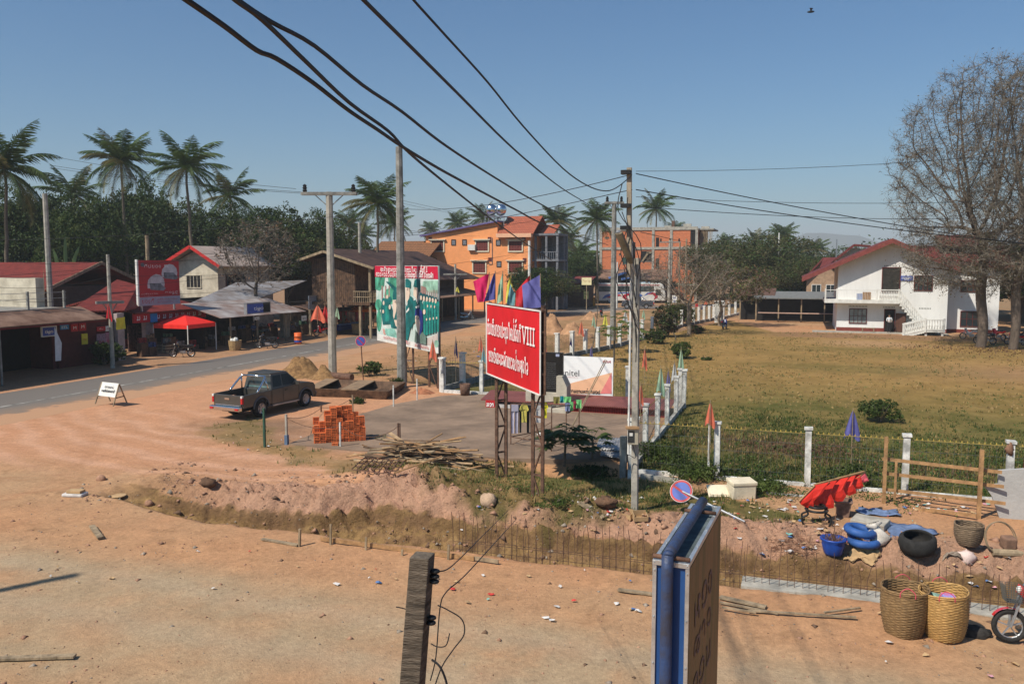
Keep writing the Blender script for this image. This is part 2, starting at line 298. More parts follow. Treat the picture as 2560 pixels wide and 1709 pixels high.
def gz(X,Y):
 X=np.asarray(X,float);Y=np.asarray(Y,float);z=0*X
 wob=fbm(X,Y,.8,4)*.35;n,f,dp=trench(X);n=n+fbm(X,Y*0+3,1.3,3)*.12;f=f+wob
 t=(Y-n)/(f-n)
 prof=np.where(t<.05,ss(0,.05,t)*.35,np.where(t<.3,.35+ss(.05,.3,t)*.65,np.where(t<.52,1.0,1-ss(.52,.74,t)*.30-ss(.74,.79,t)*.38-ss(.79,1.02,t)*.37)))
 rough=fbm(X*1.0,Y*1.0,2.2,6,.74)
 z=z-dp*np.where((t>0)&(t<1),prof,0)+ss(.3,.5,t)*ss(1.3,1.05,t)*dp*(.26*rough+.34*(np.abs(fbm(X,Y,1.5,4,.6))-.18))*ss(-18,-15,X)
 lip=np.exp(-((t-1.12)/.22)**2)*ss(-18.5,-14,X)*.16;z=z+lip*(1+rough*.9)
 for(mx,my,mr,mh)in[(-11.2,22.0,1.5,.35),(-9.6,21.6,1.2,.25),(-13,20.6,1.6,.15),(-5.3,20.8,1.3,.1),(-2.2,19.9,1.0,.1),(-17.8,19.6,1.6,.14)]:
  z=z+mh*np.exp(-(((X-mx)**2+(Y-my)**2)/mr**2))*(1+.8*rough)
 yd=sdf(X,Y,YARD);z=z+.02*ss(.1,-.1,yd)
 z=z-.55*np.exp(-(((X+6.6)/1.7)**2+((Y-25.3)/.75)**2))
 rd=roadd(X,Y);z=z-.09*ss(9.5,4.2,np.abs(rd))-.11*ss(3.9,3.2,np.abs(rd-.2))
 dd=np.where(Y>41,1,0)*np.where(Y<120,1,0)*np.exp(-((X-(-19.0+.13*np.maximum(Y-57,0)))/1.0)**2);z=z-.6*dd
 near=np.exp(-np.maximum(Y-10,0)/60)
 soft=ss(4.8,9.0,np.abs(rd))*(1-ss(.2,-.2,yd))
 z=z+(fbm(X,Y,.5,4)*.035+fbm(X,Y,5,3)*.012)*soft
 z=z+ss(14.2,15.5,Y)*ss(17.0,16.0,Y)*.03*fbm(X,Y,3,4)
 return z
def GZ(x,y):return float(gz(np.array([float(x)]),np.array([float(y)]))[0])
def GP(px,py):
 d=ray(px,py);a=(.7-CAMH)/d.z;b=(-1.6-CAMH)/d.z;t=np.linspace(a,b,140);x,y,z=O.x+d.x*t,O.y+d.y*t,O.z+d.z*t;g=gz(x,y);k=int(np.argmax(z<=g));return Vector((float(x[k]),float(y[k]),float(g[k])))
def axis(segs):
 out=[segs[0][0]]
 for a,b,st in segs:
  n=max(1,int(round((b-a)/st)));out+=list(a+(b-a)*(np.arange(n)+1)/n)
 return np.array(out)
gx=axis([(-6000,-1500,1500),(-1500,-300,300),(-300,-100,25),(-100,-45,2.5),(-45,-24,.4),(-24,9,.09),(9,22,.3),(22,60,1.5),(60,200,10),(200,1000,200),(1000,6000,1250)])
gy=axis([(-60,0,10),(0,8,1),(8,17,.12),(17,22.4,.055),(22.4,26,.12),(26,42,.22),(42,90,.5),(90,150,1.5),(150,400,25),(400,1500,275),(1500,8000,1300)])
XX,YY=np.meshgrid(gx,gy);ZZ=gz(XX,YY)
C=lambda*c:np.array(c)[None,None,:]
def mixc(c,d,t):return c*(1-t[...,None])+d*t[...,None]
nA=fbm(XX,YY,.22,4);nB=fbm(XX,YY,.9,5,.65);nC=fbm(XX,YY,4,4,.7)
col=mixc(C(.475,.245,.125)+0*XX[...,None],C(.44,.27,.15),np.clip(.5+nA*1.2,0,1))
col=mixc(col,C(.55,.30,.15),np.clip(nB*1.2,0,1)*.6)
col=mixc(col,C(.30,.17,.09),ss(.12,.5,-nC+nB*.4)*.5)
col=mixc(col,C(.54,.27,.155),ss(-7,-12,XX)*ss(19,22,YY)*ss(45,36,YY)*.65)
tr=np.abs(np.sin((YY-21.5-.03*(XX+18)**2)*2.1+nA*3));col=mixc(col,C(.58,.33,.21),ss(.75,1,tr)*ss(-8,-14,XX)*ss(19,21,YY)*ss(33,27,YY)*.7);col=mixc(col,C(.36,.17,.085),ss(.25,0,tr)*ss(-9,-14,XX)*ss(19,21,YY)*ss(33,27,YY)*.4)
for r0_,c0_ in((15.5,(-34,31)),(17.2,(-34,31)),(20.5,(-36,33)),(22.1,(-36,33)),(13.0,(-33,14)),(14.6,(-33,14))):
 rr_=np.hypot(XX-c0_[0],YY-c0_[1])+nA*.7;col=mixc(col,C(.40,.20,.105),np.exp(-((rr_-r0_)/.16)**2)*ss(-7,-11,XX)*ss(-31,-29,XX)*ss(8,10,YY)*np.clip(.55+nB,0,1)*.55)
st=ss(9.2,10.6,YY+nA*.8+nB*.5)*ss(14.9,13.6,YY+nA*.8+nB*.5)
col=mixc(col,C(.39,.285,.175),st*np.clip(.6+nB,.25,.9))
tk=np.exp(-((YY-11.6+nA*.3)/.45)**2)+np.exp(-((YY-13.2+nA*.3)/.4)**2);col=mixc(col,C(.40,.315,.215),st*np.clip(tk,0,1)*.4)
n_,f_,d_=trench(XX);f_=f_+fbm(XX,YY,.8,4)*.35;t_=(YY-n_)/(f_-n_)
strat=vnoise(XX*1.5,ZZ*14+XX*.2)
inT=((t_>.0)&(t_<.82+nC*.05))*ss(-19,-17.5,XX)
col=mixc(col,C(.38,.235,.10),inT*1.0);col=mixc(col,C(.13,.07,.035),inT*np.exp(-((t_-.765+nC*.03)/.035)**2)*.55);col=mixc(col,C(.26,.15,.08),inT*ss(.45,.7,strat)*.7)  # dark band along the steep step: undercut shade painted into the soil colour
col=mixc(col,C(.60,.35,.24),ss(.80,.86,t_)*ss(1.6,1.2,t_)*ss(-18,-14,XX)*.7)
col=mixc(col,C(.10,.055,.03),ss(.05,.4,nC)*inT*.6)
dk=np.exp(-(((XX+20.3)/3.4)**2+((YY-28)/1.9)**2))+.8*np.exp(-(((XX+16)/3.6)**2+((YY-25.6)/.9)**2));col=mixc(col,C(.19,.12,.075),np.clip((dk-.15)*1.3+nB*.5,0,1)*ss(.06,.2,dk)*.8)
lawn=ss(.3,-.4,sdf(XX,YY,LAWN));dry=C(.285,.17,.055)+0*XX[...,None]
dry=mixc(dry,C(.38,.235,.085),np.clip(.5+nB*1.4,0,1)*.6);dry=mixc(dry,C(.17,.125,.04),np.clip(nA*1.6+.1,0,1)*.55)
grn=mixc(C(.085,.09,.022)+0*XX[...,None],C(.18,.14,.045),np.clip(.5+nB*1.3,0,1))
gm=ss(54,33,YY+nA*9+(XX-2)*.2);gm=np.maximum(gm,np.exp(-(((XX-4)/8)**2+((YY-56)/2.5)**2))*.55);gm=np.maximum(gm,np.exp(-(((XX-5.5)/3)**2+((YY-69)/1.3)**2))*.8)
lc=mixc(dry,grn,np.clip(gm,0,1));lc=mixc(lc,C(.40,.24,.12),np.clip(np.exp(-(((XX-6)/3.6)**2+((YY-74)/3)**2))*1.6,0,1)*.9)
lc=mixc(lc,C(.27,.15,.085),ss(77,80,YY)*ss(-4,0,XX)*.8);lc=mixc(lc,C(.36,.2,.11),np.exp(-(((XX-14)/6)**2+((YY-56)/5)**2))*.6)
lc=mixc(lc,C(.11,.06,.03),ss(.2,.6,nC)*.35);lc=mixc(lc,C(.14,.075,.045),np.exp(-(((XX+.5)/2.2)**2+((YY-31)/2.0)**2))*.7)
col=mixc(col,lc,lawn)
g2=np.maximum(ss(.35,-.5,sdf(XX,YY,LOTG)+nB*1.2),ss(.3,-.6,sdf(XX,YY,STRIPG)+nB*1.2)*.7)
col=mixc(col,mixc(grn,C(.30,.19,.075),np.clip(.4+nB,0,1)),g2*.9)
vd=ss(40,42,YY)*ss(-28,-24,XX)*ss(-14,-16.5,XX-.13*np.maximum(YY-57,0));col=mixc(col,C(.25,.155,.07),vd*np.clip(.6+nB,0,1))
yd=sdf(XX,YY,YARD);yc=mixc(C(.20,.14,.095)+0*XX[...,None],C(.27,.185,.12),np.clip(.5+nA+nB,0,1));col=mixc(col,yc,ss(.06,-.06,yd+nC*.12))
far=ss(90,130,YY);col=mixc(col,C(.20,.15,.08),far*.6)
rdv=roadd(XX[::1],YY);col=mixc(col,C(.33,.19,.11),ss(-3,-5,rdv)*.7)
col=np.clip(col,.01,.9)
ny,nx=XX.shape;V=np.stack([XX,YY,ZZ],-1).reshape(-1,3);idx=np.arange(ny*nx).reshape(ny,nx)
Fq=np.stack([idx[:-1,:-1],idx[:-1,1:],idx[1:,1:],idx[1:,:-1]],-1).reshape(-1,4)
gm_=bpy.data.materials.new('bare earth and grass');gm_.use_nodes=True;t=gm_.node_tree;b=t.nodes['Principled BSDF'];b.inputs['Roughness'].default_value=.95;b.inputs['Specular IOR Level'].default_value=.1
at_=t.nodes.new('ShaderNodeAttribute');at_.attribute_name='Col';tc=t.nodes.new('ShaderNodeTexCoord')
def shn(scale,det=8,rg=.7):
 n=t.nodes.new('ShaderNodeTexNoise');n.inputs['Scale'].default_value=scale;n.inputs['Detail'].default_value=det;n.inputs['Roughness'].default_value=rg;t.links.new(tc.outputs['Object'],n.inputs[0]);return n
nf=shn(9);nm=shn(1.1);r1=t.nodes.new('ShaderNodeMapRange');r1.inputs[1].default_value=.3;r1.inputs[2].default_value=.7;r1.inputs[3].default_value=.78;r1.inputs[4].default_value=1.18;t.links.new(nf.outputs[0],r1.inputs[0])
r2=t.nodes.new('ShaderNodeMapRange');r2.inputs[1].default_value=.3;r2.inputs[2].default_value=.7;r2.inputs[3].default_value=.86;r2.inputs[4].default_value=1.12;t.links.new(nm.outputs[0],r2.inputs[0])
ml=t.nodes.new('ShaderNodeMath');ml.operation='MULTIPLY';t.links.new(r1.outputs[0],ml.inputs[0]);t.links.new(r2.outputs[0],ml.inputs[1])
vo=t.nodes.new('ShaderNodeTexVoronoi');vo.inputs['Scale'].default_value=7;vo.inputs['Randomness'].default_value=1;t.links.new(tc.outputs['Object'],vo.inputs[0])
r3=t.nodes.new('ShaderNodeMapRange');r3.inputs[1].default_value=.06;r3.inputs[2].default_value=.16;r3.inputs[3].default_value=.72;r3.inputs[4].default_value=1;t.links.new(vo.outputs['Distance'],r3.inputs[0])
m3=t.nodes.new('ShaderNodeMath');m3.operation='MULTIPLY';t.links.new(ml.outputs[0],m3.inputs[0]);t.links.new(r3.outputs[0],m3.inputs[1])
vm=t.nodes.new('ShaderNodeVectorMath');vm.operation='SCALE';t.links.new(at_.outputs['Color'],vm.inputs[0]);t.links.new(m3.outputs[0],vm.inputs['Scale']);t.links.new(vm.outputs[0],b.inputs['Base Color'])
bp=t.nodes.new('ShaderNodeBump');bp.inputs['Strength'].default_value=.6;bp.inputs['Distance'].default_value=.05;nb=shn(24,8,.7);t.links.new(nb.outputs[0],bp.inputs['Height']);bp2=t.nodes.new('ShaderNodeBump');bp2.inputs['Distance'].default_value=.17;nb2=shn(5.5,9,.72);t.links.new(nb2.outputs[0],bp2.inputs['Height']);t.links.new(at_.outputs['Alpha'],bp2.inputs['Strength']);t.links.new(bp.outputs[0],bp2.inputs['Normal']);t.links.new(bp2.outputs[0],b.inputs['Normal'])
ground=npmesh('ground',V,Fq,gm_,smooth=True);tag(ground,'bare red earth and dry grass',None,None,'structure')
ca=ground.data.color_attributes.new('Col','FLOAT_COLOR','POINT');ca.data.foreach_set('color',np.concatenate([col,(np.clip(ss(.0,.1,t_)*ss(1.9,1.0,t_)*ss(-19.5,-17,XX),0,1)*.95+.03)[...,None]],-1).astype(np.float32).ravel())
del ground['label']
# ---- main road: asphalt sheet with a dusty near edge, centre line on top
def strip(name,off0,off1,z,m,step=2.0,nacross=8,a=0,b_=None):
 pts=_rc;T=np.gradient(pts,axis=0);T/=np.hypot(T[:,0],T[:,1])[:,None];N=np.stack([T[:,1],-T[:,0]],1)
 ks=np.linspace(0,1,nacross+1);V=[]
 for i in range(len(pts)):
  for k in ks:o_=off0+(off1-off0)*k;V.append((*(pts[i]+N[i]*o_),z))
 V=np.array(V);V[:,2]+=0;id_=np.arange(len(V)).reshape(len(pts),-1)
 Fq=np.stack([id_[:-1,:-1],id_[:-1,1:],id_[1:,1:],id_[1:,:-1]],-1).reshape(-1,4);o=npmesh(name,V,Fq,m)
 ca=o.data.color_attributes.new('E','FLOAT_COLOR','POINT');e=np.tile(ks,len(pts));ca.data.foreach_set('color',np.stack([e,e,e,1+0*e],-1).astype(np.float32).ravel());return o
am=bpy.data.materials.new('dusty asphalt');am.use_nodes=True;t=am.node_tree;b=t.nodes['Principled BSDF'];b.inputs['Roughness'].default_value=.8;b.inputs['Specular IOR Level'].default_value=.25
at_=t.nodes.new('ShaderNodeAttribute');at_.attribute_name='E';tc=t.nodes.new('ShaderNodeTexCoord');nf=shn(.55,8,.65);ng=shn(20,5)
mr=t.nodes.new('ShaderNodeMath');mr.operation='MULTIPLY_ADD';mr.inputs[1].default_value=.45;t.links.new(nf.outputs[0],mr.inputs[0]);t.links.new(at_.outputs['Fac'],mr.inputs[2])
rp=t.nodes.new('ShaderNodeValToRGB');t.links.new(mr.outputs[0],rp.inputs[0]);e=rp.color_ramp.elements;e[0].position=.22;e[0].color=(.30,.18,.10,1);e[1].position=1.2
e[1].color=(.42,.23,.13,1)
for p_,c_ in((.34,(.15,.132,.118,1)),(.80,(.165,.145,.125,1)),(.97,(.24,.17,.12,1)),(1.0,(.44,.25,.14,1))):k_=e.new(min(p_,1));k_.color=c_
mm=t.nodes.new('ShaderNodeMix');mm.data_type='RGBA';mm.blend_type='OVERLAY';mm.inputs[0].default_value=.3;t.links.new(rp.outputs[0],mm.inputs[6]);t.links.new(ng.outputs[0],mm.inputs[7]);t.links.new(mm.outputs[2],b.inputs['Base Color'])
tag(strip('road',-4.4,4.0,-.10,am),None,None,None,'structure')
lm=mat('worn road line',(.42,.40,.36),.8,.5,1.5);tag(strip('road_line',-.09,.09,-.092,lm,nacross=1),None,None,None,'structure')
yb=MB();yb.slab([(x,y,.05)for x,y in YARD][:],.3);tag(yb.build('yard_slab',mat('worn yard concrete',(.275,.19,.13),.9,.2,.6,.35,col2=(.165,.115,.08))),None,None,None,'structure')
fb=MB();xs=np.arange(-.9,12.1,.35)
for a_,c_ in zip(xs[:-1],xs[1:]):fb.box(a_,16.98+.02*math.sin(a_*3),-.4,c_,17.55,.012)
# ---- grass blades
def blades(name,P,h,wdt,mats,mi,lean=.5,per=4):
 n=len(P);k=n*per;P=np.repeat(P,per,0)+np.c_[rng.normal(0,.05,(k,2)),np.zeros(k)]
 a=rng.uniform(0,2*PI,k);l=np.repeat(h,per)*rng.uniform(.5,1.2,k);d=np.c_[np.cos(a),np.sin(a),0*a];s_=np.c_[-np.sin(a),np.cos(a),0*a]*(wdt*rng.uniform(.6,1.3,k))[:,None]
 tip=P+d*(l*lean*rng.uniform(.3,1.4,k))[:,None]+np.c_[0*a,0*a,l];V=np.stack([P-s_,P+s_,tip],1).reshape(-1,3)
 o=npmesh(name,V,np.arange(3*k).reshape(-1,3),mats,np.repeat(mi,per));tag(o,None,None,None,'stuff');return o
gmts=[leafmat('grass green',(.09,.12,.026),(.045,.06,.014),1.5),leafmat('grass olive',(.20,.19,.06),(.11,.11,.03),1.5),leafmat('grass straw',(.42,.29,.12),(.27,.17,.07),1.5),leafmat('weed brown',(.20,.11,.065),(.12,.065,.04),1.5)]
def scatter(n,x0,x1,y0,y1,keep):
 x=rng.uniform(x0,x1,n);y=rng.uniform(y0,y1,n);k=rng.random(n)<keep(x,y);x=x[k];y=y[k];return np.c_[x,y,gz(x,y)]
kp=lambda x,y:np.clip(ss(.35,-.5,sdf(x,y,LOTG)+fbm(x,y,.9,5,.65)*1.3)*(.35+fbm(x,y,1.6,3)*1.2),0,1)
P1=scatter(16000,-13,1,20,27.5,kp);g1=fbm(P1[:,0],P1[:,1],.7,3);mi=np.where(g1+rng.normal(0,.22,len(P1))>.02,0,np.where(rng.random(len(P1))>.45,1,2))
o=blades('lot_grass',P1,rng.uniform(.06,.17,len(P1)),.012,gmts,mi);o['label']='patchy green and straw grass round the red billboard legs'
kp=lambda x,y:np.clip(ss(.3,-.4,sdf(x,y,LAWN))*(ss(44,28,y+(x-2)*.25+fbm(x,y,.25,3)*5))*(.5+fbm(x,y,.5,4)*1.3),0,1)
P2=scatter(42000,-5,17,25.4,46,kp);g1=fbm(P2[:,0],P2[:,1],.4,3);bw=np.exp(-(((P2[:,0]+.3)/2.4)**2+((P2[:,1]-30.5)/1.6)**2))+np.exp(-(((P2[:,0]-4.5)/2)**2+((P2[:,1]-28.6)/1.2)**2))
mi=np.where(rng.random(len(P2))<bw*.7,3,np.where(g1+rng.normal(0,.25,len(P2))>-.05,0,np.where(rng.random(len(P2))>.35,1,2)))
o=blades('field_grass',P2,rng.uniform(.05,.20,len(P2))*(1.1-.025*(P2[:,1]-26)),.016,gmts,mi,per=4);o['label']='tall green weeds and grass just behind the white fence'
kp=lambda x,y:ss(.3,-.4,sdf(x,y,LAWN))*np.clip(.3+fbm(x,y,.35,4),.02,1)
P3=scatter(30000,-15,36,40,84,kp);mi=np.where(rng.random(len(P3))<.15,0,np.where(rng.random(len(P3))>.6,1,2));o=blades('dry_lawn_grass',P3,rng.uniform(.04,.12,len(P3)),.03,gmts,mi,per=3);o['label']='short dry ochre grass over the wide field'
kp=lambda x,y:np.clip(np.maximum(ss(.3,-.5,sdf(x,y,STRIPG)+fbm(x,y,.9,4))*.5,np.where((y>40)&(x>-27),.3,0))*(.5+fbm(x,y,1,3)),0,1)*ss(4.5,6,np.abs(roadd(x,y)))
P4=scatter(26000,-27,-5,21,75,kp);mi=np.where(rng.random(len(P4))<.3,0,np.where(rng.random(len(P4))>.5,1,2));o=blades('verge_grass',P4,rng.uniform(.05,.16,len(P4)),.018,gmts,mi,per=3);o['label']='scruffy straw grass along the verges and yard edge'
def leafy(name,P,sz,mats,mi,lab,per=5):
 k=len(P)*per;Q=np.repeat(P,per,0)+np.c_[rng.normal(0,.07,(k,2)),rng.uniform(.01,.16,k)];a=rng.normal(0,1,(k,3));a[:,2]*=.5;a/=np.linalg.norm(a,axis=1)[:,None];b=np.cross(a,rng.normal(0,1,(k,3)));b/=np.linalg.norm(b,axis=1)[:,None];s_=(sz*rng.uniform(.6,1.4,k))[:,None];V=np.stack([Q-a*s_,Q-b*s_*.6,Q+a*s_,Q+b*s_*.6],1).reshape(-1,3);o=npmesh(name,V,np.arange(4*k).reshape(-1,4),mats,np.repeat(mi,per));tag(o,lab,None,None,'stuff')
kp=lambda x,y:np.clip(ss(.3,-.3,sdf(x,y,LAWN))*ss(37,28,y+fbm(x,y,.3,3)*5)*(.55+fbm(x,y,.7,4)*1.2),0,1)
P8=scatter(15000,-4.9,14,25.2,38,kp);bw=np.exp(-(((P8[:,0]+.3)/2.4)**2+((P8[:,1]-30.5)/1.6)**2));leafy('creeping_weeds',P8,.034,[leafmat('weed green',(.075,.13,.025),(.03,.06,.012),1.5),gmts[1],gmts[3]],np.where(rng.random(len(P8))<bw*.8,2,np.where(rng.random(len(P8))<.72,0,1)),'low creeping green weeds behind the white fence')
kp=lambda x,y:np.clip(np.exp(-(((x-1.2)/4.2)**2+((y-24.3)/.9)**2))*.8+np.exp(-(((x+7)/3)**2+((y-22.6)/1.1)**2))*.5-.12,0,1)*(fbm(x,y,1,3)>-.15)
P9=scatter(9000,-11,6,21,25.4,kp);leafy('trampled_weeds',P9,.028,[_mc['weed green'],gmts[1]],rng.integers(0,2,len(P9))*(rng.random(len(P9))<.5),'trampled green weeds before the white fence')
# ---- gravel and crumbs of earth
def crumbs(name,P,r,mats,mi,lab):
 n=len(P);base=np.array([(1,0,0),(-.6,.8,0),(-.5,-.9,0),(.1,0,.8),(0,0,-.6)]);F0=np.array([(0,1,3),(1,2,3),(2,0,3),(1,0,4),(2,1,4),(0,2,4)])
 a=rng.uniform(0,2*PI,n);ca_,sa=np.cos(a),np.sin(a);B=np.repeat(base[None],n,0)*(1+rng.uniform(-.35,.35,(n,5,3)));x=B[...,0]*ca_[:,None]-B[...,1]*sa[:,None];y=B[...,0]*sa[:,None]+B[...,1]*ca_[:,None]
 V=np.stack([x,y,B[...,2]*.8],-1)*r[:,None,None]+P[:,None,:]+np.array([0,0,0.0]);Fc=(F0[None]+5*np.arange(n)[:,None,None]).reshape(-1,3)
 o=npmesh(name,V.reshape(-1,3),Fc,mats,np.repeat(mi,6));tag(o,lab,None,None,'stuff')
cm=[mat('clod red',(.42,.235,.15),.95,.3,6),mat('clod grey',(.33,.27,.21),.95,.3,6),mat('clod dark',(.20,.12,.075),.95,.3,6)]
P7=scatter(5200,-19,8,17.3,22,lambda x,y:ss(-.2,.3,fbm(x,y,1.2,3))*1.0);crumbs('clods',P7,np.minimum(.03*rng.pareto(2.2,len(P7))+.02,.13),cm,rng.choice(3,len(P7),p=[.4,.2,.4]),'lumps of broken earth on the trench bank')
kp=lambda x,y:np.clip(.12+np.exp(-((y-15.3+fbm(x,y,.3,3))/.55)**2)*.55*(fbm(x,y,1.2,3)>-.1)+np.exp(-((y-8.9)/1)**2)*.35+ss(16.8,18,y)*ss(21.6,20,y)*.35*ss(-19,-16,x),0,1)
P5=scatter(60000,-20,9,7.6,23.5,kp);r=np.minimum(.012*rng.pareto(2.6,len(P5))+.009,.075);crumbs('gravel',P5,r,cm,rng.choice(3,len(P5),p=[.55,.3,.15]),'loose clods and gravel along the trench and street edge')
# ---- far hills
hv=[];hf=[];nx_=90
for j in range(2):
 for i in range(nx_):
  a=R(-38)+R(95)*i/(nx_-1);d_=3200+j*900;hgt=.72*(150*math.exp(-((math.degrees(a)-2)/6.5)**2)+95*math.exp(-((math.degrees(a)+9)/6)**2)*.6+60*math.exp(-((math.degrees(a)-16)/9)**2)+14*math.sin(i*.9)+8*math.sin(i*2.3))*(1 if j==0 else .6)
  hv+=[(d_*math.sin(a),d_*math.cos(a),-5),(d_*math.sin(a)*1.03,d_*math.cos(a)*1.03,max(4,hgt))]
hb=MB()
for j in range(2):
 o_=j*nx_*2;hb.add(hv[o_:o_+nx_*2]+[(x*1.1,y*1.1,-5)for x,y,z in hv[o_+1:o_+nx_*2:2]],[(2*i,2*i+2,2*i+3,2*i+1)for i in range(nx_-1)]+[(2*i+1,2*i+3,2*nx_+i+1,2*nx_+i)for i in range(nx_-1)])
tag(hb.build('hills',mat('hill forest',(.05,.07,.04),.95,.3,.01),smooth=True),None,None,None,'structure')
# ---- haze
hz_=MB().box(-7000,-80,-8,7000,5200,190).build('haze',[],None);tag(hz_,None,None,None,'stuff')
hm=bpy.data.materials.new('haze');hm.use_nodes=True;t=hm.node_tree;t.nodes.remove(t.nodes['Principled BSDF']);pv=t.nodes.new('ShaderNodeVolumePrincipled')
pv.inputs['Color'].default_value=(.88,.92,.96,1);pv.inputs['Density'].default_value=.0004;pv.inputs['Anisotropy'].default_value=.0;t.links.new(pv.outputs[0],t.nodes['Material Output'].inputs['Volume']);hz_.data.materials.append(hm)
try:hm.cycles.homogeneous_volume=True
except Exception:pass
tag(fb.build('footing',M_['conc']),None,None,None,'structure')
# ================= buildings =================
def hip_gable(mb,x0,x1,y0,y1,ze,zr,ov=.6,along='y',th=.12):
 if along=='y':
  xm=(x0+x1)/2;k=(zr-ze)/((x1-x0)/2);zz=ze-k*ov
  mb.slab([(x0-ov,y0-ov,zz),(x0-ov,y1+ov,zz),(xm,y1+ov,zr),(xm,y0-ov,zr)],th);mb.slab([(xm,y0-ov,zr+.003),(xm,y1+ov,zr+.003),(x1+ov,y1+ov,zz),(x1+ov,y0-ov,zz)],th)
 else:
  ym=(y0+y1)/2;k=(zr-ze)/((y1-y0)/2);zz=ze-k*ov
  mb.slab([(x0-ov,y0-ov,zz),(x1+ov,y0-ov,zz),(x1+ov,ym,zr),(x0-ov,ym,zr)],th);mb.slab([(x0-ov,ym,zr+.003),(x1+ov,ym,zr+.003),(x1+ov,y1+ov,zz),(x0-ov,y1+ov,zz)],th)
def window(parent,x0,x1,z0,z1,Y,frame,glassm=None,cols=3,rows=2,fr=.07,axis='y',dep=.05,name='window',pane=True,sgn=-1):
 f=MB()
 def bx(a0,a1,b0,b1,d0,d1):
  if axis=='y':f.box(a0,Y-d1,b0,a1,Y-d0,b1)
  else:f.box(Y+d0,a0,b0,Y+d1,a1,b1)
 bx(x0-fr,x1+fr,z1,z1+fr,.0,dep+.03);bx(x0-fr,x1+fr,z0-fr,z0,.0,dep+.03);bx(x0-fr,x0,z0,z1,.0,dep+.03);bx(x1,x1+fr,z0,z1,0,dep+.03)
 for i in range(1,cols):xx=x0+(x1-x0)*i/cols;bx(xx-.025,xx+.025,z0,z1,.01,dep)
 for i in range(1,rows):zz=z0+(z1-z0)*i/rows;bx(x0,x1,zz-.02,zz+.02,.012,dep-.004)
 o=f.build(name,frame,parent)
 if pane:
  g=MB()
  if axis=='y':g.box(x0,Y-.022,z0,x1,Y-.002,z1)
  else:g.box(Y+.002,x0,z0,Y+.022,x1,z1)
  g.build('pane',glassm or M_['glass'],o)
 return o
mor=mat('maroon window wood',(.13,.025,.02),.6,.2,4);cream=mat('stained cream wall',(.62,.56,.44),.9,.28,.9,.25,col2=(.38,.33,.25));pink=mat('dirty pink wall',(.42,.33,.31),.9,.2,1.5)
blue=mat('sign blue',(.05,.10,.40),.5,.1);sred=mat('sign red',(.46,.022,.028),.5,.1,1);redroof=mat('sheet red roof',(.21,.045,.038),.7,.2,1.5,.4,kind='wave',bscale=2.2)
doorbr=mat('brown door',(.10,.045,.03),.6,.2,5);yellow=mat('yellow',(.75,.62,.05),.6,.1);green=mat('green sheet roof',(.09,.26,.16),.7,.2,1.5,.3,kind='wave',bscale=2)
# ---- white two-storey school building
YF=86.5;P=lambda x,y,Y=None:onY(2040+x*.22137,560+y*.22137,YF if Y is None else Y)
t_=thing('school_building','white two storey building with red gable roof and balustraded outside stair','building',(8.3,YF,0))
x0=P(228,1200).x;x1=P(1470,1200).x;zE=4.6;xm=P(850,200).x
ap=P(850,205).z;eL=P(232,460);eR=P(1470,470)
w_=MB();zl=eL.z;zr_=zl
w_.prism([(x0,0),(x1,0),(x1,zl),(xm,ap),(x0,zl)],YF,YF+9);w_.box(x1,YF+1.8,0,x1+4.6,YF+8,6.3)
w_.build('wall',mat('white facade',(.80,.79,.76),.8,.07,1.2,.05,stretch=(1,1,.35)),t_)
MB().box(x0-.01,YF-.02,0,x1+.01,YF-.002,.42).build('plinth',mat('maroon plinth',(.22,.05,.035),.8,.2),t_)
MB().box(x1+.01,YF+1.78,0,x1+4.61,YF+1.798,.35).build('plinth',_mc['maroon plinth'],t_)
rf=MB();s_=(ap-zl)/(xm-x0);lx=x0-3.3;rx=x1+.9;Yo=YF-1.2;ra=ap+.32
rf.slab([(lx,Yo,ra-s_*(xm-lx)),(lx,YF+9.5,ra-s_*(xm-lx)),(xm,YF+9.5,ra),(xm,Yo,ra)],.18)
rf.slab([(xm,Yo,ra+.003),(xm,YF+9.5,ra+.003),(rx,YF+9.5,ra-s_*(rx-xm)),(rx,Yo,ra-s_*(rx-xm))],.18)
zc=onY(2400,600,YF+3).z
rf.slab([(xm+2,YF+1.0,6.9),(x1+5.6,YF+1.0,6.1),(x1+5.6,YF+5,8.2),(xm+1,YF+5,8.35)],.15)
rf.slab([(xm+4.3,YF+2.4,8.25),(xm+8.1,YF+2.4,8.25),(xm+8.1,YF+4.6,9.3),(xm+4.3,YF+4.6,9.3)],.15)
for q0_,q1_ in(((200,415),(430,238)),((430,238),(612,252))):rf.bar(P(*q0_,YF+11.9),P(*q1_,YF+11.9),1.6,.22)
rf.slab([P(40,490,YF+13),P(150,455,YF+13),P(235,375,YF+16),P(92,378,YF+16)],.12)
rfo=rf.build('roof',redroof,t_)
bg_=MB();ez=lambda x:ra-s_*abs(xm-x)
for a_,b_ in((lx,xm),(xm,rx)):bg_.prism([(a_,ez(a_)-.42),(b_,ez(b_)-.42),(b_,ez(b_)+.02),(a_,ez(a_)+.02)],Yo-.06,Yo-.004)
bg_.build('barge_board',mat('dusty red board',(.24,.06,.05),.7,.2),rfo)
dg=MB();a_=P(225,400,YF+12);b_=P(440,262,YF+12);c_=P(530,285,YF+12);dg.prism([(a_.x,a_.z),(b_.x,b_.z),(c_.x,c_.z),(b_.x,a_.z)],YF+12,YF+12.3);dg.build('rear_gable',mat('cream paint',(.7,.64,.5),.8,.1),t_)
bal=MB();zb=P(500,850).z;bl=P(98,850,YF-1.3).x;br_=P(945,850,YF-1.3).x;bal.box(bl,YF-1.3,zb-.32,br_,YF-.002,zb)
bal.box(bl-.0,YF+.0,zb-.32,x0-.002,YF+5,zb);bo=bal.build('balcony',M_['white'],t_)
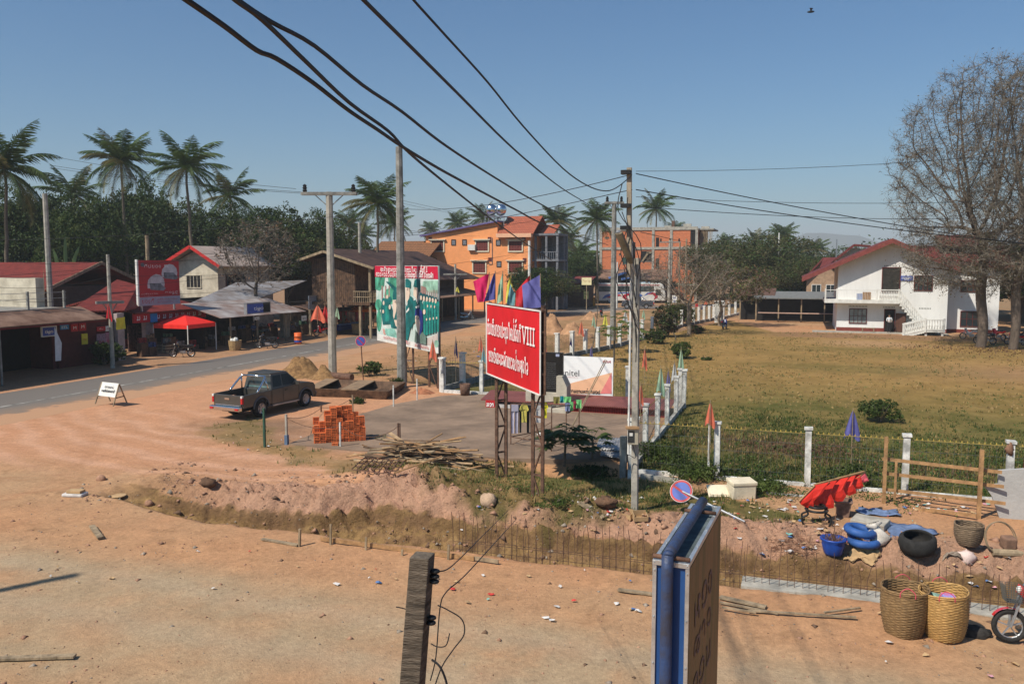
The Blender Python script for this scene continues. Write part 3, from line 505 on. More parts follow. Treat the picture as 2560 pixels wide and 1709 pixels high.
rl=MB();zt=zb+1.0;xa=P(690,850,YF-1.3).x
for xx in(bl+.06,x0-.1,xa,br_-.06):rl.box(xx-.07,YF-1.28,zb,xx+.07,YF-1.14,zt+.05)
rl.box(xa+.07,YF-1.27,zt-.1,br_-.14,YF-1.15,zt)
for i in range(12):xx=xa+.25+(br_-xa-.4)*i/11;rl.lathe([(.03,0),(.06,.2),(.075,.4),(.035,.6),(.05,.82)],6,(xx,YF-1.21,zb))
for i in range(24):xx=x0+(xa-x0)*i/24;rl.box(xx,YF-1.22,zb,xx+.02,YF-1.2,zt-.12)
rl.box(bl,YF-1.23,zt-.12,xa,YF-1.19,zt-.06);rl.build('balustrade',M_['white'],bo)
st=MB();L0=P(945,880,YF-1.2);L1=P(1215,1080,YF-1.2);lz=P(1300,1180,YF-1.2).z;lx0=P(1205,1100,YF-1.2).x;lx1=P(1415,1100,YF-1.2).x
n=9
for i in range(n):
 xa_=L0.x+(lx0-L0.x)*i/n;z_=zb+(lz-zb)*(i+1)/n;st.box(xa_,YF-1.2,z_-.25,xa_+(lx0-L0.x)/n+.002*i,YF-.05,z_)
st.box(lx0,YF-2.9,lz-.22,lx1,YF-.05,lz)
gx0=P(985,1280,YF-2.9).x
for i in range(8):a_=lx0+(gx0-lx0)*i/8;b_=lx0+(gx0-lx0)*(i+1)/8;z_=lz*(1-(i+1)/8.5);st.box(b_,YF-2.9,max(0,z_-.25),a_,YF-1.75,z_)
for xx in(lx0+.1,lx1-.1):
 for yy in(YF-2.8,YF-.4):st.box(xx-.09,yy,0,xx+.09,yy+.18,lz-.22)
so_=st.build('stair',M_['white'],t_)
sr=MB()
def rail(ax,az,bx,bz,y,n):
 sr.bar((ax,y,az+.9),(bx,y,bz+.9),.12,.1);sr.bar((ax,y,az+.02),(bx,y,bz+.02),.1,.14)
 for i in range(n):t=(i+.5)/n;x=ax+(bx-ax)*t;z=az+(bz-az)*t;sr.lathe([(.03,0),(.06,.2),(.075,.38),(.035,.58),(.05,.86)],6,(x,y,z))
rail(br_,zb,lx0,lz,YF-1.21,12);rail(lx0,lz,lx1,lz,YF-2.88,7);rail(gx0,.05,lx0,lz,YF-2.88,9);rail(gx0,.05,lx0,lz,YF-1.78,9)
for xx,zz in((gx0,0),(lx0,lz),(lx1,lz)):sr.box(xx-.09,YF-2.98,0 if xx==gx0 else lz-.22,xx+.09,YF-2.8,zz+1.05)
sr.build('balustrade',M_['white'],so_)
def wnd(xa,xb,ya,yb,cols,par=t_,Y=YF,gl=None,nm='window',rows=2):a=P(xa,yb,Y);b=P(xb,ya,Y);return window(par,a.x,b.x,a.z,b.z,Y,mor,gl,cols,rows,name=nm)
wnd(378,568,962,1112,4,gl=mat('curtained glass',(.30,.34,.33),.3,.3,2));wnd(1110,1312,588,745,4);wnd(745,950,495,765,1,gl=mat('dark mesh door',(.045,.04,.032),.6,.4,3),nm='door',rows=1)
d_=wnd(770,888,968,1212,1,gl=M_['dark'],nm='door',rows=1)
a=P(888,1212);b=P(958,1005);lf=MB();lf.cbox((a.x+.45,YF-.30,(a.z+b.z)/2),(.95,.05,b.z-a.z),rz=R(-30));lf.build('door_leaf',doorbr,d_)
wnd(1632,1838,990,1150,3,Y=YF+1.8);wnd(1640,1850,640,760,3,Y=YF+1.8)
vb=MB()
for xa,xb,y_ in((370,590,925),(760,905,937),(1165,1315,952),(1105,1310,558),(770,925,472)):
 a=P(xa,y_);b=P(xb,y_);n=int((b.x-a.x)/.13)
 for i in range(n):vb.box(a.x+.13*i,YF-.006,a.z-.07,a.x+.13*i+.07,YF-.002,a.z+.07)
vb.build('vent',mat('vent shadow',(.22,.22,.2),.9,.1),t_)
sg=MB();a=P(950,640);b=P(1095,585);sg.box(a.x,YF-.06,a.z,b.x,YF-.003,b.z);s1=sg.build('name_board',blue,t_)
lt=MB();letters(lt,"h o ng k a n s 'u k s a".split(),(a.x+.12,YF-.06,b.z-.28),(1,0,0),(0,0,1),.16,b.x-a.x-.25);letters(lt,"m 'o ng p a k s ae".split(),(a.x+.35,YF-.06,a.z+.09),(1,0,0),(0,0,1),.13,b.x-a.x-.7);lt.build('lettering',M_['text'],s1)
pa=MB().box(x0-2.2,YF-1.8,-.02,x1,YF+.0,.07);tag(pa.build('school_apron',M_['conc']),None,None,None,'structure')
bn=MB();a=P(512,1175,YF-.7);b=P(665,1175,YF-.7);bn.box(a.x,YF-.9,.42,b.x,YF-.6,.47)
for xx in(a.x+.1,b.x-.1):bn.box(xx-.04,YF-.88,.07,xx+.04,YF-.62,.42)
tag(bn.build('bench',M_['timber']),'low grey plank bench against the white school wall','bench')
def chair(loc,rz,m,label):
 t=thing('chair',label,'chair',loc,rz);MB().box(-.22,-.22,.42,.22,.22,.46).build('seat',m,t)
 mm=MB();mm.box(-.22,.2,.46,-.18,.24,.95);mm.box(.18,.2,.46,.22,.24,.95)
 for z in(.6,.74,.88):mm.box(-.18,.21,z,.18,.23,z+.06)
 mm.build('backrest',m,t)
 for x in(-.2,.2):
  for y in(-.2,.2):MB().box(x-.02,y-.02,0,x+.02,y+.02,.42).build('leg',m,t)
a=P(715,1230,YF-.9);chair((a.x,YF-1.0,.07),R(10),M_['plank'],'small slatted wooden chair beside the open school door')
bx_=P(495,830,YF-1.0);tag(MB().cbox((bx_.x,YF-.9,zb+.3),(.5,.4,.58),.1).build('box',mat('pale blue box',(.35,.42,.62),.7,.1)),'pale blue box standing on the white balcony','box')
bx_=P(575,830,YF-1.0);tag(MB().cbox((bx_.x,YF-.9,zb+.37),(.72,.45,.72),-.1).build('box',M_['plank']),'brown wooden box on the white balcony','box')
# ---- orange building
YO=112;Q=lambda x,y,Y=YO:onY(1000+x*.28056,420+y*.28056,Y)
t_=thing('guesthouse','orange rendered building with tiled porch gable and maroon lattice windows','building',(-30,YO,0))
a=Q(230,600);b=Q(868,480);c=Q(1158,600);xw=c.x
w_=MB();w_.prism([(a.x,0),(xw,0),(xw,c.z),(b.x,c.z+.0),(b.x,b.z),(a.x,a.z)],YO,YO+12)
w_.build('wall',M_['orange'],t_)
r_=MB();r_.slab([(a.x-.8,YO-.5,a.z-.12+.15),(a.x-.8,YO+12.4,a.z+.03),(b.x+.15,YO+12.4,b.z+.22),(b.x+.15,YO-.5,b.z+.22)],.22);r_.build('roof',mat('violet roof edge',(.16,.13,.30),.7,.2),t_)
r2=MB();e0=Q(880,585);e1=Q(1185,585);k0=Q(940,425,YO+3.5);k1=Q(1262,425,YO+3.5)
r2.slab([(e0.x,YO-.6,e0.z),(e1.x+.2,YO-.6,e1.z),(e1.x+.2,YO+4,k1.z),(e0.x,YO+4,k1.z)],.15);r2.slab([(e0.x,YO+4,k1.z+.003),(e1.x+.2,YO+4,k1.z+.003),(e1.x+.2,YO+8.6,e1.z),(e0.x,YO+8.6,e1.z)],.15)
f0=Q(1190,610);f1=Q(1345,475,YO+7)
r2.slab([(e1.x+.2,YO+1.6,e1.z-.3),(f1.x+1.8,YO+1.6,e1.z-.3),(f1.x+1.8,YO+5.5,k1.z-1.2),(e1.x+.2,YO+5.5,k1.z-1.2)],.15)
r2.build('porch_roof',mat('orange red roof tiles',(.50,.15,.08),.75,.3,3,.4,kind='tile',bscale=1.5),t_)
pr=MB();pr.box(e0.x-.1,YO-.9,e0.z-.55,e1.x,YO-.002,e0.z-.02);pr.build('parapet',mat('pale orange band',(.80,.45,.28),.8,.1),t_)
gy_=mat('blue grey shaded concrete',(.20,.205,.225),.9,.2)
po=MB();xr=xw
for lv in range(3):
 po.box(xr+.01,YO+1,3.6*lv+3.3,xr+3.9,YO+6,3.6*lv+3.6)
 for i in range(3):
  for yy in(YO+1.1,YO+4.5):po.box(xr+.3+i*1.6,yy,3.6*lv if lv else 0,xr+.6+i*1.6,yy+.3,3.6*lv+3.3)
 if lv:
  po.box(xr+.01,YO+1.05,3.6*lv+.95,xr+3.9,YO+1.15,3.6*lv+1.05)
  for i in range(12):po.box(xr+.1+i*.3,YO+1.08,3.6*lv,xr+.16+i*.3,YO+1.12,3.6*lv+.95)
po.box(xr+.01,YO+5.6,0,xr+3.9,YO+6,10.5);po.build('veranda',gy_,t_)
wt=mat('cream window surround',(.72,.66,.50),.8,.1)
for xa,xb,ya,yb in((285,388,652,738),(680,785,652,738),(972,1088,652,738),(655,762,838,930),(972,1088,838,932)):
 p0=Q(xa,yb);p1=Q(xb,ya);o=window(t_,p0.x,p1.x,p0.z,p1.z,YO,wt,mor,1,1,fr=.16,dep=.1);g=MB()
 for i in range(1,5):xx=p0.x+(p1.x-p0.x)*i/5;g.box(xx-.07,YO-.05,p0.z,xx+.07,YO-.024,p1.z)
 for i in range(1,4):zz=p0.z+(p1.z-p0.z)*i/4;g.box(p0.x,YO-.055,zz-.07,p1.x,YO-.026,zz+.07)
 g.build('lattice',mat('maroon lattice',(.20,.045,.035),.7,.2),o);s2=MB().box(p0.x-.4,YO-.35,p1.z+.18,p1.x+.4,YO-.003,p1.z+.3).build('awning',wt,o)
for xa,ya in((478,662),(575,662),(876,665),(882,855)):
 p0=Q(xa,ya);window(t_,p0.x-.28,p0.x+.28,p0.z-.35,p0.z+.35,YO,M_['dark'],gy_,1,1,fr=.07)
for xa,ya in((270,632),(798,632),(1102,632),(803,815),(1110,820)):
 p0=Q(xa,ya);MB().box(p0.x-.28,YO-.03,p0.z-.28,p0.x+.28,YO-.004,p0.z+.28).build('vent',mor,t_)
p0=Q(645,708);ac=MB().box(p0.x-.55,YO-.45,p0.z-.4,p0.x+.55,YO-.004,p0.z+.4).build('air_conditioner',M_['white'],t_);MB().lathe([(0,0),(.28,.01)],12,(0,0,0)).build('fan_grille',M_['black'],ac).matrix_basis=Matrix.Translation(wmx(ac).inverted()@Vector((p0.x,YO-.47,p0.z)))@Matrix.Rotation(R(90),4,'X')
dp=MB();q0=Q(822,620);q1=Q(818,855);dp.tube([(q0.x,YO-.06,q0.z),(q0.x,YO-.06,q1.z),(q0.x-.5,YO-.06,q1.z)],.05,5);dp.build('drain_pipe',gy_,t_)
for px_ in(815,900):
 q0=Q(px_,375,YO+2);k=thing('water_tank','shiny steel water tank on the orange building roof, %s of the pair'%('left' if px_==815 else 'right'),'water tank',(q0.x,YO+2,0),group='steel water tanks on the roof')
 z_=q0.z;tk=MB();tk.lathe([(0,-.95),(.5,-.9),(.75,-.6),(.78,0),(.75,.6),(.5,.9),(0,.95)],14,(0,0,0));tk.M=None
 o=tk.build('tank',M_['chrome'],None,smooth=True);o.parent=k;o.location=(0,0,z_);o.rotation_euler=(R(80),0,R(25));sm=MB()
 zbase=c.z
 for dx in(-.7,.7):
  for dy in(-.7,.7):sm.bar((q0.x+dx,YO+2+dy,zbase-.2),(q0.x+dx,YO+2+dy,z_-.9),.1)
 sm.box(q0.x-.8,YO+1.2,z_-.98,q0.x+.8,YO+2.8,z_-.9);sm.build('stand',M_['steel'],k)
YB=150;S=lambda x,y,Y=YB:onY(1460+x*.29340,400+y*.29340,Y)
t_=thing('brick_building','unfinished red brick block with bare concrete columns and flat top','building',(-10,YB,0));a=S(135,590);b=S(965,590)
w_=MB();w_.box(a.x,YB,0,b.x,YB+14,a.z-.3);w_.build('wall',M_['brick'],t_)
cc=MB()
for xx in(a.x,S(400,0).x,S(590,0).x,S(745,0).x,b.x-.3):cc.box(xx,YB-.12,0,xx+.45,YB-.004,a.z-.3)
zf=S(0,765).z
for z_,h in((a.z-.3,.55),(zf,.45),(zf-6.4,.4)):cc.box(a.x-.1,YB-.15,z_,b.x+.1,YB-.002,z_+h)
cc.box(a.x-.1,YB,a.z-.3,b.x+.3,YB+14,a.z-.02)
e=S(1100,595);cc.box(b.x+.3,YB+1,a.z-.3,e.x,YB+10,a.z-.05);cc.box(b.x+.3,YB+1,zf,e.x-.6,YB+10,zf+.3)
cc.build('concrete_frame',M_['conc'],t_)
sp=MB()
for i in range(9):x_=b.x+.5+i*(e.x-b.x-.8)/8;sp.bar((x_,YB+1.2,zf),(x_,YB+1.2,a.z-.3),.1)
for i in range(6):x_=b.x+.6+i*.8;sp.bar((x_,YB+1.6,0),(x_,YB+1.6,zf),.14)
sp.build('prop',M_['timber'],t_)
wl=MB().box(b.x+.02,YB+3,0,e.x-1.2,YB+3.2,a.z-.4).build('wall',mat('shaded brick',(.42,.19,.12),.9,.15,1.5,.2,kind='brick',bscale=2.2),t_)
for xa,xb,ya,yb,m in((360,388,650,735,M_['dark']),(612,640,660,750,M_['dark']),(905,955,592,740,M_['dark']),(330,392,828,885,mat('green pane',(.05,.09,.07),.4,.2)),(485,580,775,862,M_['dark']),(610,640,838,920,M_['dark']),(178,212,655,664,M_['dark']),(300,312,795,806,M_['dark'])):
 p0=S(xa,yb);p1=S(xb,ya);o=MB().box(p0.x-.1,YB-.05,p0.z-.1,p1.x+.1,YB-.004,p0.z).build('window',M_['concd'],t_);MB().box(p0.x,YB-.03,p0.z+.002,p1.x,YB-.006,p1.z).build('pane',m,o)
o=MB();p0=S(498,862);p1=S(578,812);o.bar((p0.x,YB-.1,p0.z),(p1.x-.6,YB-.1,p1.z+.5),.3);o.bar((p1.x-.9,YB-.1,p1.z+.5),(p1.x,YB-.1,p1.z+.5),.3);o.build('prop',M_['timber'],t_)
for xx,hh in((760,1.5),(880,.9),(720,.6),(1035,.4)):
 p0=S(xx,580,YB+3);tag(MB().cbox((p0.x,YB+3,a.z+hh/2-.02),(.5 if hh>1 else 1.4,.6,hh)).build('material_stack',M_['conc']if hh<1 else M_['rust']),{1.5:'tall dark drum standing on the brick building top',.9:'pale bag heap on top of the brick building',.6:'low tilted panel heap on the brick building top left',.4:'low timber heap on the slab end of the brick building'}[hh],'building materials')
t_=thing('roadside_shop','low brown roofed shop with blue trimmed gables behind the coach','shop',(-6,141,0));YS=141
p0=S(95,1040,YS);p1=S(700,935,YS);zt=S(0,930,YS+6).z;ze=S(0,1010,YS).z
r_=MB();r_.slab([(p0.x-.5,YS-1,ze),(p1.x,YS-1,ze),(p1.x,YS+6,zt),(p0.x-.5,YS+6,zt)],.15);r_.build('roof',M_['rtin'],t_)
MB().box(p0.x,YS,0,p1.x,YS+6,ze+.1).build('wall',mat('brown shop wall',(.12,.08,.06),.9,.3),t_)
for xa,xb,xm_ in((210,390,345),(320,480,430)):
 a_=S(xa,1005 if xa==210 else 1015,YS-1.3);b_=S(xm_,960 if xa==210 else 988,YS-1.3);c_=S(xb,975 if xa==210 else 1000,YS-1.3);q=MB();q.bar((a_.x,YS-1.3,a_.z),(b_.x,YS-1.3,b_.z),.3,.35);q.bar((b_.x,YS-1.3,b_.z),(c_.x,YS-1.3,c_.z),.3,.35);q.build('gable_trim',mat('blue trim',(.12,.22,.5),.6,.1),t_)
 MB().prism([(a_.x,2.4),(c_.x,2.4),(c_.x,c_.z),(b_.x,b_.z),(a_.x,a_.z)],YS-1.1,YS-.9).build('gable',M_['dark'],t_)
def shed(name,label,cat,x0,x1,y0,y1,zf,zb_,roofm,wallm,posts=0,wall=True,drop=0):
 t=thing(name,label,cat,((x0+x1)/2,y0,0));r=MB();r.slab([(x0-.3,y0-.6,zf),(x1+.3,y0-.6,zf),(x1+.3,y1+.3,zb_),(x0-.3,y1+.3,zb_)],.1);r.build('roof',roofm,t)
 if wall:MB().box(x0,y0+drop,-.1,x1,y1,min(zf,zb_)-.1).build('wall',wallm,t)
 for i in range(posts):x=x0+(x1-x0)*i/max(1,posts-1);MB().box(x-.07,y0-.1,-.1,x+.07,y0+.04,zf-.1).build('post',M_['white']if posts>5 else M_['timber'],t)
 return t
a=G(1445,775);p=onY(1440,700,a.y+8)
shed('kiosk','small kiosk with rounded red roof beside the yellow signs','kiosk',p.x-3.6,p.x+1.8,a.y+8,a.y+12,3.6,4.6,redroof,M_['wood'])
def signpost(label,px,by,y0,y1,x0p,x1p,m,posts=1,name='sign',lines=None,tm=None):
 g=G(px,by);t=thing(name,label,'sign',(g.x,g.y,0));Y=g.y;a=onY(x0p,y1,Y);b=onY(x1p,y0,Y)
 bd=MB().box(a.x,Y-.06,a.z,b.x,Y+.02,b.z).build('board',m,t)
 pm=MB()
 for k in range(posts):x=(a.x+b.x)/2 if posts==1 else(a.x+(b.x-a.x)*k);pm.bar((x,Y+.06,-.1),(x,Y+.06,b.z),.1)
 pm.build('post',M_['timber'],t)
 if lines:
  for k,(tok,zf_,hf,wf)in enumerate(lines):
   H_=b.z-a.z;W_=b.x-a.x;lt=MB();letters(lt,tok,(a.x+W_*(1-wf)/2,Y-.06,a.z+H_*zf_),(1,0,0),(0,0,1),H_*hf/1.5,W_*wf);lt.build('lettering',tm or M_['text'],bd)
 return t,a,b,Y
yel=mat('faded yellow board',(.80,.72,.42),.6,.08)
t_,a,b,Y=signpost('cream sign on a thin post near the coach',1459,773,694,712,1454,1479,yel);latin('Thavi Sup','lettering',mat('brick lettering',(.45,.2,.1),.7,.1),t_,(a.x+.15,Y-.06,(a.z+b.z)/2-.1),(1,0,0),(0,0,1),.35,b.x-a.x-.3)
signpost('pale yellow notice under the cream sign',1462,770,728,747,1459.5,1471,mat('yellow notice',(.75,.72,.25),.6,.08),lines=[("k o ng th 'a p".split(),.55,.3,.7),("s o m".split(),.15,.3,.5)],tm=mat('green lettering',(.1,.25,.1),.7,.1))
signpost('bright orange signboard standing left of the coach',1480,765,743,765,1472,1488,mat('orange board',(.85,.30,.02),.5,.08),posts=2,lines=[("p a n n a m".split(),.7,.2,.7),("s o m p o".split(),.4,.2,.6),("k o ng".split(),.12,.2,.5)],tm=mat('amber lettering',(.8,.5,.1),.6,.1))
signpost('white signboard by the road beyond the fence',1683,779,738,758,1680.5,1693,M_['white'],posts=2,lines=[("k o ng".split(),.6,.3,.6),("s 'a n".split(),.15,.3,.5)],tm=blue)
# ---- right background: sheds and roofs
g=G(1990,800);t_=shed('market_shed','long low open shed with grey tin roof behind the field','shed',onY(1890,780,99).x,onY(2120,780,99).x,99,104,onY(2000,745,99).z,onY(2000,735,104).z+.3,mat('grey shed roof',(.20,.20,.19),.7,.2),M_['dark'],5,drop=1.2)
tb=MB().box(onY(1895,780,98).x,97.6,1.0,onY(2110,780,98).x,98.4,1.08);tag(tb.build('counter',mat('pinkish plank',(.5,.33,.26),.8,.2)),'long pale plank counter before the market shed','counter')
shed('market_shed','dark roofed lean-to left of the grey market shed','shed',onY(1850,780,101).x,onY(1930,780,101).x,101,106,2.9,3.6,M_['rust'],M_['dark'],3,drop=1)
def house(label,xa,xb,ybot_z,ez_py,rz_py,Y,dep,roofm,wallm,along='x',name='house'):
 a=onY(xa,ez_py,Y);b=onY(xb,ez_py,Y);rz_=onY((xa+xb)/2,rz_py,Y+(dep/2 if along=='x' else 0)).z;t=thing(name,label,'house',((a.x+b.x)/2,Y,0));r=MB();hip_gable(r,a.x,b.x,Y,Y+dep,a.z,rz_,.5,along);r.build('roof',roofm,t)
 m=MB();m.box(a.x+.1,Y+.1,0,b.x-.1,Y+dep-.1,a.z-.2)
 if along=='y':m.prism([(a.x+.1,a.z-.2),(b.x-.1,a.z-.2),((a.x+b.x)/2,rz_-.3)],Y+.12,Y+dep-.12)
 m.build('wall',wallm,t)
 for k in(.3,.7):x=a.x+(b.x-a.x)*k;window(t,x-.5,x+.5,max(.9,a.z-2.2),a.z-1.1,Y+.1,M_['white'],None,2,1)
 return t
house('house with sea green tin roof behind the market shed',1945,2035,0,727,712,118,10,green,M_['conc'])
house('bright green gabled house beyond the spreading tree',1970,2040,0,690,662,150,10,mat('brown green roof',(.16,.15,.11),.8,.3),mat('green wall',(.06,.35,.2),.8,.1),'y')
house('red roofed house left of the school, partly hidden',2015,2105,0,690,643,112,9,redroof,mat('tan wall',(.42,.28,.18),.9,.2),'y')
house('small red roofed house peeping over the market shed',1968,1995,0,712,702,125,5,redroof,cream)
# ---- left: wooden stilt house
YW=66;W3=lambda x,y,Y=YW:onY(500+x*.31891,400+y*.31891,Y)
t_=thing('stilt_house','old brown wooden house on stilts with wide dark gable roof','house',(-44,YW,0));a=W3(770,785);b=W3(1370,845);ap_=W3(975,712);e=W3(1180,850)
xL=a.x+.9;xR=W3(1330,800).x;zfl=W3(900,1110).z;zE=a.z
w_=MB();w_.prism([(xL,zfl),(W3(1180,900).x,zfl),(W3(1180,900).x,zE-.3),(ap_.x,ap_.z-.5),(xL,zE+.1)],YW+.8,YW+13);w_.build('wall',M_['wood'],t_)
r_=MB();YR=YW+14
r_.slab([(a.x,YW-.2,zE),(a.x,YR,zE),(ap_.x,YR,ap_.z),(ap_.x,YW-.2,ap_.z)],.12);r_.slab([(ap_.x,YW-.2,ap_.z+.003),(ap_.x,YR,ap_.z+.003),(b.x,YR,b.z),(b.x,YW-.2,b.z)],.12)
ro=r_.build('roof',mat('dark brown tin roof',(.115,.062,.045),.8,.35,1.2,.4,kind='wave',bscale=1.2),t_)
q=MB();q.bar((a.x,YW-.24,zE-.05),(ap_.x,YW-.24,ap_.z-.05),.05,.22);q.bar((ap_.x,YW-.24,ap_.z-.05),(b.x,YW-.24,b.z-.05),.05,.22);q.build('barge_board',M_['timber'],ro)
fl=MB();fl.box(xL-.2,YW,zfl-.25,xR,YW+13,zfl);fl.build('floor',M_['wood'],t_)
for x_ in(xL,xL+2.6,xL+5.2,xR-.2):
 for y_ in(YW+.1,YW+6,YW+12):MB().box(x_,y_,-.1,x_+.2,y_+.2,zfl-.25 if x_<xR-1 else b.z+.1).build('stilt',M_['timber'],t_)
rl=MB()
for z_ in(.45,.95):rl.box(W3(1180,0).x,YW+.02,zfl+z_,xR,YW+.08,zfl+z_+.07);rl.box(xR-.08,YW+.08,zfl+z_,xR,YW+12,zfl+z_+.07)
for i in range(14):rl.box(W3(1180,0).x+i*.2,YW+.03,zfl,W3(1180,0).x+i*.2+.04,YW+.07,zfl+.95)
for i in range(40):rl.box(xR-.06,YW+.2+i*.3,zfl,xR-.02,YW+.24+i*.3,zfl+.95)
rl.build('railing',M_['timber'],t_);p0=W3(965,1000);p1=W3(1010,915);window(t_,p0.x,p1.x,p0.z,p1.z,YW+.8,M_['timber'],M_['wood'],2,1)
t_=thing('old_shop_row','long low row of old brown roofed wooden shop houses','building',(-42,84,0));xa,xb=-56,-41.2
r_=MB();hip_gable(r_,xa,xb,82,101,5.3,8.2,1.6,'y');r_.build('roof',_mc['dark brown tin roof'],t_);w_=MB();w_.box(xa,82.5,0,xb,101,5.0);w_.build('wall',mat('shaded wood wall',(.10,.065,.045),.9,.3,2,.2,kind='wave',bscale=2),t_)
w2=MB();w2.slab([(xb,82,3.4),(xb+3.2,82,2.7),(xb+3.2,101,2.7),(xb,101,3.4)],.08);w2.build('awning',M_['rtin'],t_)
for y_ in(82.5,87,92,96.5,100.6):MB().bar((xb+3,y_,0),(xb+3,y_,2.7),.13).build('post',M_['timber'],t_)
for y_ in(84,88.5,93,97.5):window(t_,y_,y_+2.2,.1,2.3,xb,M_['wood'],M_['dark'],1,1,axis='x',name='doorway')
house('weathered orange tiled roof house behind the big billboard',925,1065,0,642,603,108,9,mat('old brown clay tiles',(.36,.17,.08),.9,.5,2.5,.6,kind='tile',bscale=2),M_['wood'])
# ---- white gabled house
t_=thing('gabled_house','stained cream two storey house with grey roof and red barge boards','house',(-58,68,0));YH=68;W4=lambda x,y,Y=YH:onY(330+x*.16583,640+y*.16583,Y)
a=onY(424,658,YH);b=onY(546,662,YH);ap_=onY(478,614,YH-.8);xl=a.x+.8;xr=onY(545,700,YH).x
w_=MB();zz=onY(478,622,YH).z;w_.prism([(xl,0),(xr,0),(xr,b.z+.2),(ap_.x,zz-.1),(xl,a.z+.2)],YH,YH+9);w_.build('wall',cream,t_)
r_=MB();r_.slab([(xl-1,YH-1,a.z-.1),(xl-1,YH+9.6,a.z-.1),(ap_.x,YH+9.6,ap_.z),(ap_.x,YH-1,ap_.z)],.12);r_.slab([(ap_.x,YH-1,ap_.z+.003),(ap_.x,YH+9.6,ap_.z+.003),(xr+1,YH+9.6,b.z-.1),(xr+1,YH-1,b.z-.1)],.12)
ro=r_.build('roof',mat('pale pinkish grey sheet roof',(.60,.47,.40),.95,.15,1,.4,kind='wave',bscale=1.6),t_)
q=MB();q.bar((xl-1,YH-1.05,a.z-.18),(ap_.x,YH-1.05,ap_.z-.1),.05,.3);q.bar((ap_.x,YH-1.05,ap_.z-.1),(xr+1,YH-1.05,b.z-.18),.05,.3);q.build('barge_board',M_['red'],ro)
p0=W4(835,470);p1=W4(1035,295);window(t_,p0.x,p1.x,p0.z,p1.z,YH,cream,M_['dark'],4,1,fr=.08);window(t_,YH+1.2,YH+4.2,p0.z,p1.z,xr,mor,M_['dark'],5,1,axis='x')
# ---- red tiled houses on the far left
t_=thing('red_tiled_house','long red tiled house behind the flat roofed shop','house',(-52,58,0));a=onY(-80,655,58);b=onX(315,690,-47.5)
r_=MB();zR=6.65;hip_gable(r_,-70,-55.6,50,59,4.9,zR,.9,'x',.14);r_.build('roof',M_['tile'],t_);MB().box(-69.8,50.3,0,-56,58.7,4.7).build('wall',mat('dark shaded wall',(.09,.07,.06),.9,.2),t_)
q=MB();q.bar((-54.6,49.0,4.5),(-54.6,54.5,6.6),.06,.25);q.bar((-54.6,54.5,6.6),(-54.6,60,4.5),.06,.25);q.prism([(0,0)]*0 or[(-54.9,4.2),(-54.8,4.2),(-54.8,6.3)],49,49.02);q.build('barge_board',M_['timber'],t_)
# ================= roadside shops, left =================
XS=-42.4
Z2=lambda x,y:(x*.29336,600+y*.29336)
def fx(px,py,X=XS):return onX(px,py,X)
t_=thing('flat_roofed_shop','dark open shop under a stained flat concrete roof','shop',(-45,33,0))
y0=20;y1=fx(172,780).y;zt=fx(172,768).z
MB().box(-58,y0,zt-.55,XS,y1,zt).build('roof',M_['concd'],t_)
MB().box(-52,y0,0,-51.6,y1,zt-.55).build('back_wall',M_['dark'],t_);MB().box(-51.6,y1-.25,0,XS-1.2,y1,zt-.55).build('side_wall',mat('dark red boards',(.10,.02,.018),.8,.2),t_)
aw=MB();y2=fx(268,806,XS+1.9).y;ah=fx(150,806,XS+1.9).z;aw.slab([(XS-.2,y0,ah+.75),(XS+1.9,y0,ah),(XS+1.9,y2,ah),(XS-.2,y2,ah+.75)],.06);ao=aw.build('awning',M_['rtin'],t_)
MB().box(XS+1.86,y0,ah-.15,XS+1.9,y1+1,ah-.07).build('valance',mat('dark red cloth',(.16,.015,.015),.8,.2),ao)
for y_ in(y0+1,29,fx(2,900,XS+1.7).y):MB().bar((XS+1.7,y_,-.1),(XS+1.7,y_,ah),.08).build('post',M_['concd'],t_)
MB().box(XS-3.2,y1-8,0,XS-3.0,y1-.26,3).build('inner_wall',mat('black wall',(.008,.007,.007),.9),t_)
Yp=39;q_=onY(88,695,Yp);MB().box(-70,Yp,zt+.001,q_.x,Yp+.6,q_.z).build('parapet',cream,t_)
for px_ in(71,162):p=fx(px_,755,XS-.1);MB().bar((XS-.15,p.y,zt),(XS-.15,p.y,zt+1.05),.12).build('railing_post',M_['concd'],t_)
wr=MB();wr.tube([(XS-.15,y0,zt+.95),(XS-.15,y1,zt+.95)],.02,4);wr.tube([(XS-.15,y0,zt+.6),(XS-.15,y1,zt+.6)],.02,4);wr.build('railing',M_['steel'],t_)
def flatsign(name,label,x0,x1,y0,y1,X,m,cat='sign',txt=None,lat=None,tm=None,frame=None,d=.06,hf=.5,wf=.7,par=None):
 a=fx(x0,y1,X);b=fx(x1,y0,X);t=MB().box(X,a.y,a.z,X+d,b.y,b.z).build(name,m,par)
 if par is None:tag(t,label,cat)
 H_=b.z-a.z;W_=b.y-a.y;X1=X+d
 if frame:f=MB();f.box(X,a.y-.06,b.z,X1+.03,b.y+.06,b.z+.06);f.box(X,a.y-.06,a.z-.06,X1+.03,b.y+.06,a.z);f.box(X,a.y-.06,a.z,X1+.03,a.y,b.z);f.box(X,b.y,a.z,X1+.03,b.y+.06,b.z);f.build('frame',frame,t)
 if txt:lt=MB();letters(lt,txt,(X1,a.y+W_*(1-wf)/2,a.z+H_*(1-hf)/2),(0,1,0),(0,0,1),H_*hf/1.5,W_*wf);lt.build('lettering',tm or M_['text'],t)
 if lat:latin(lat,'lettering',tm or M_['text'],t,(X1,a.y+W_*(1-wf)/2,a.z+H_*(1-hf)/2),(0,1,0),(0,0,1),H_*hf,W_*wf)
 return t,a,b
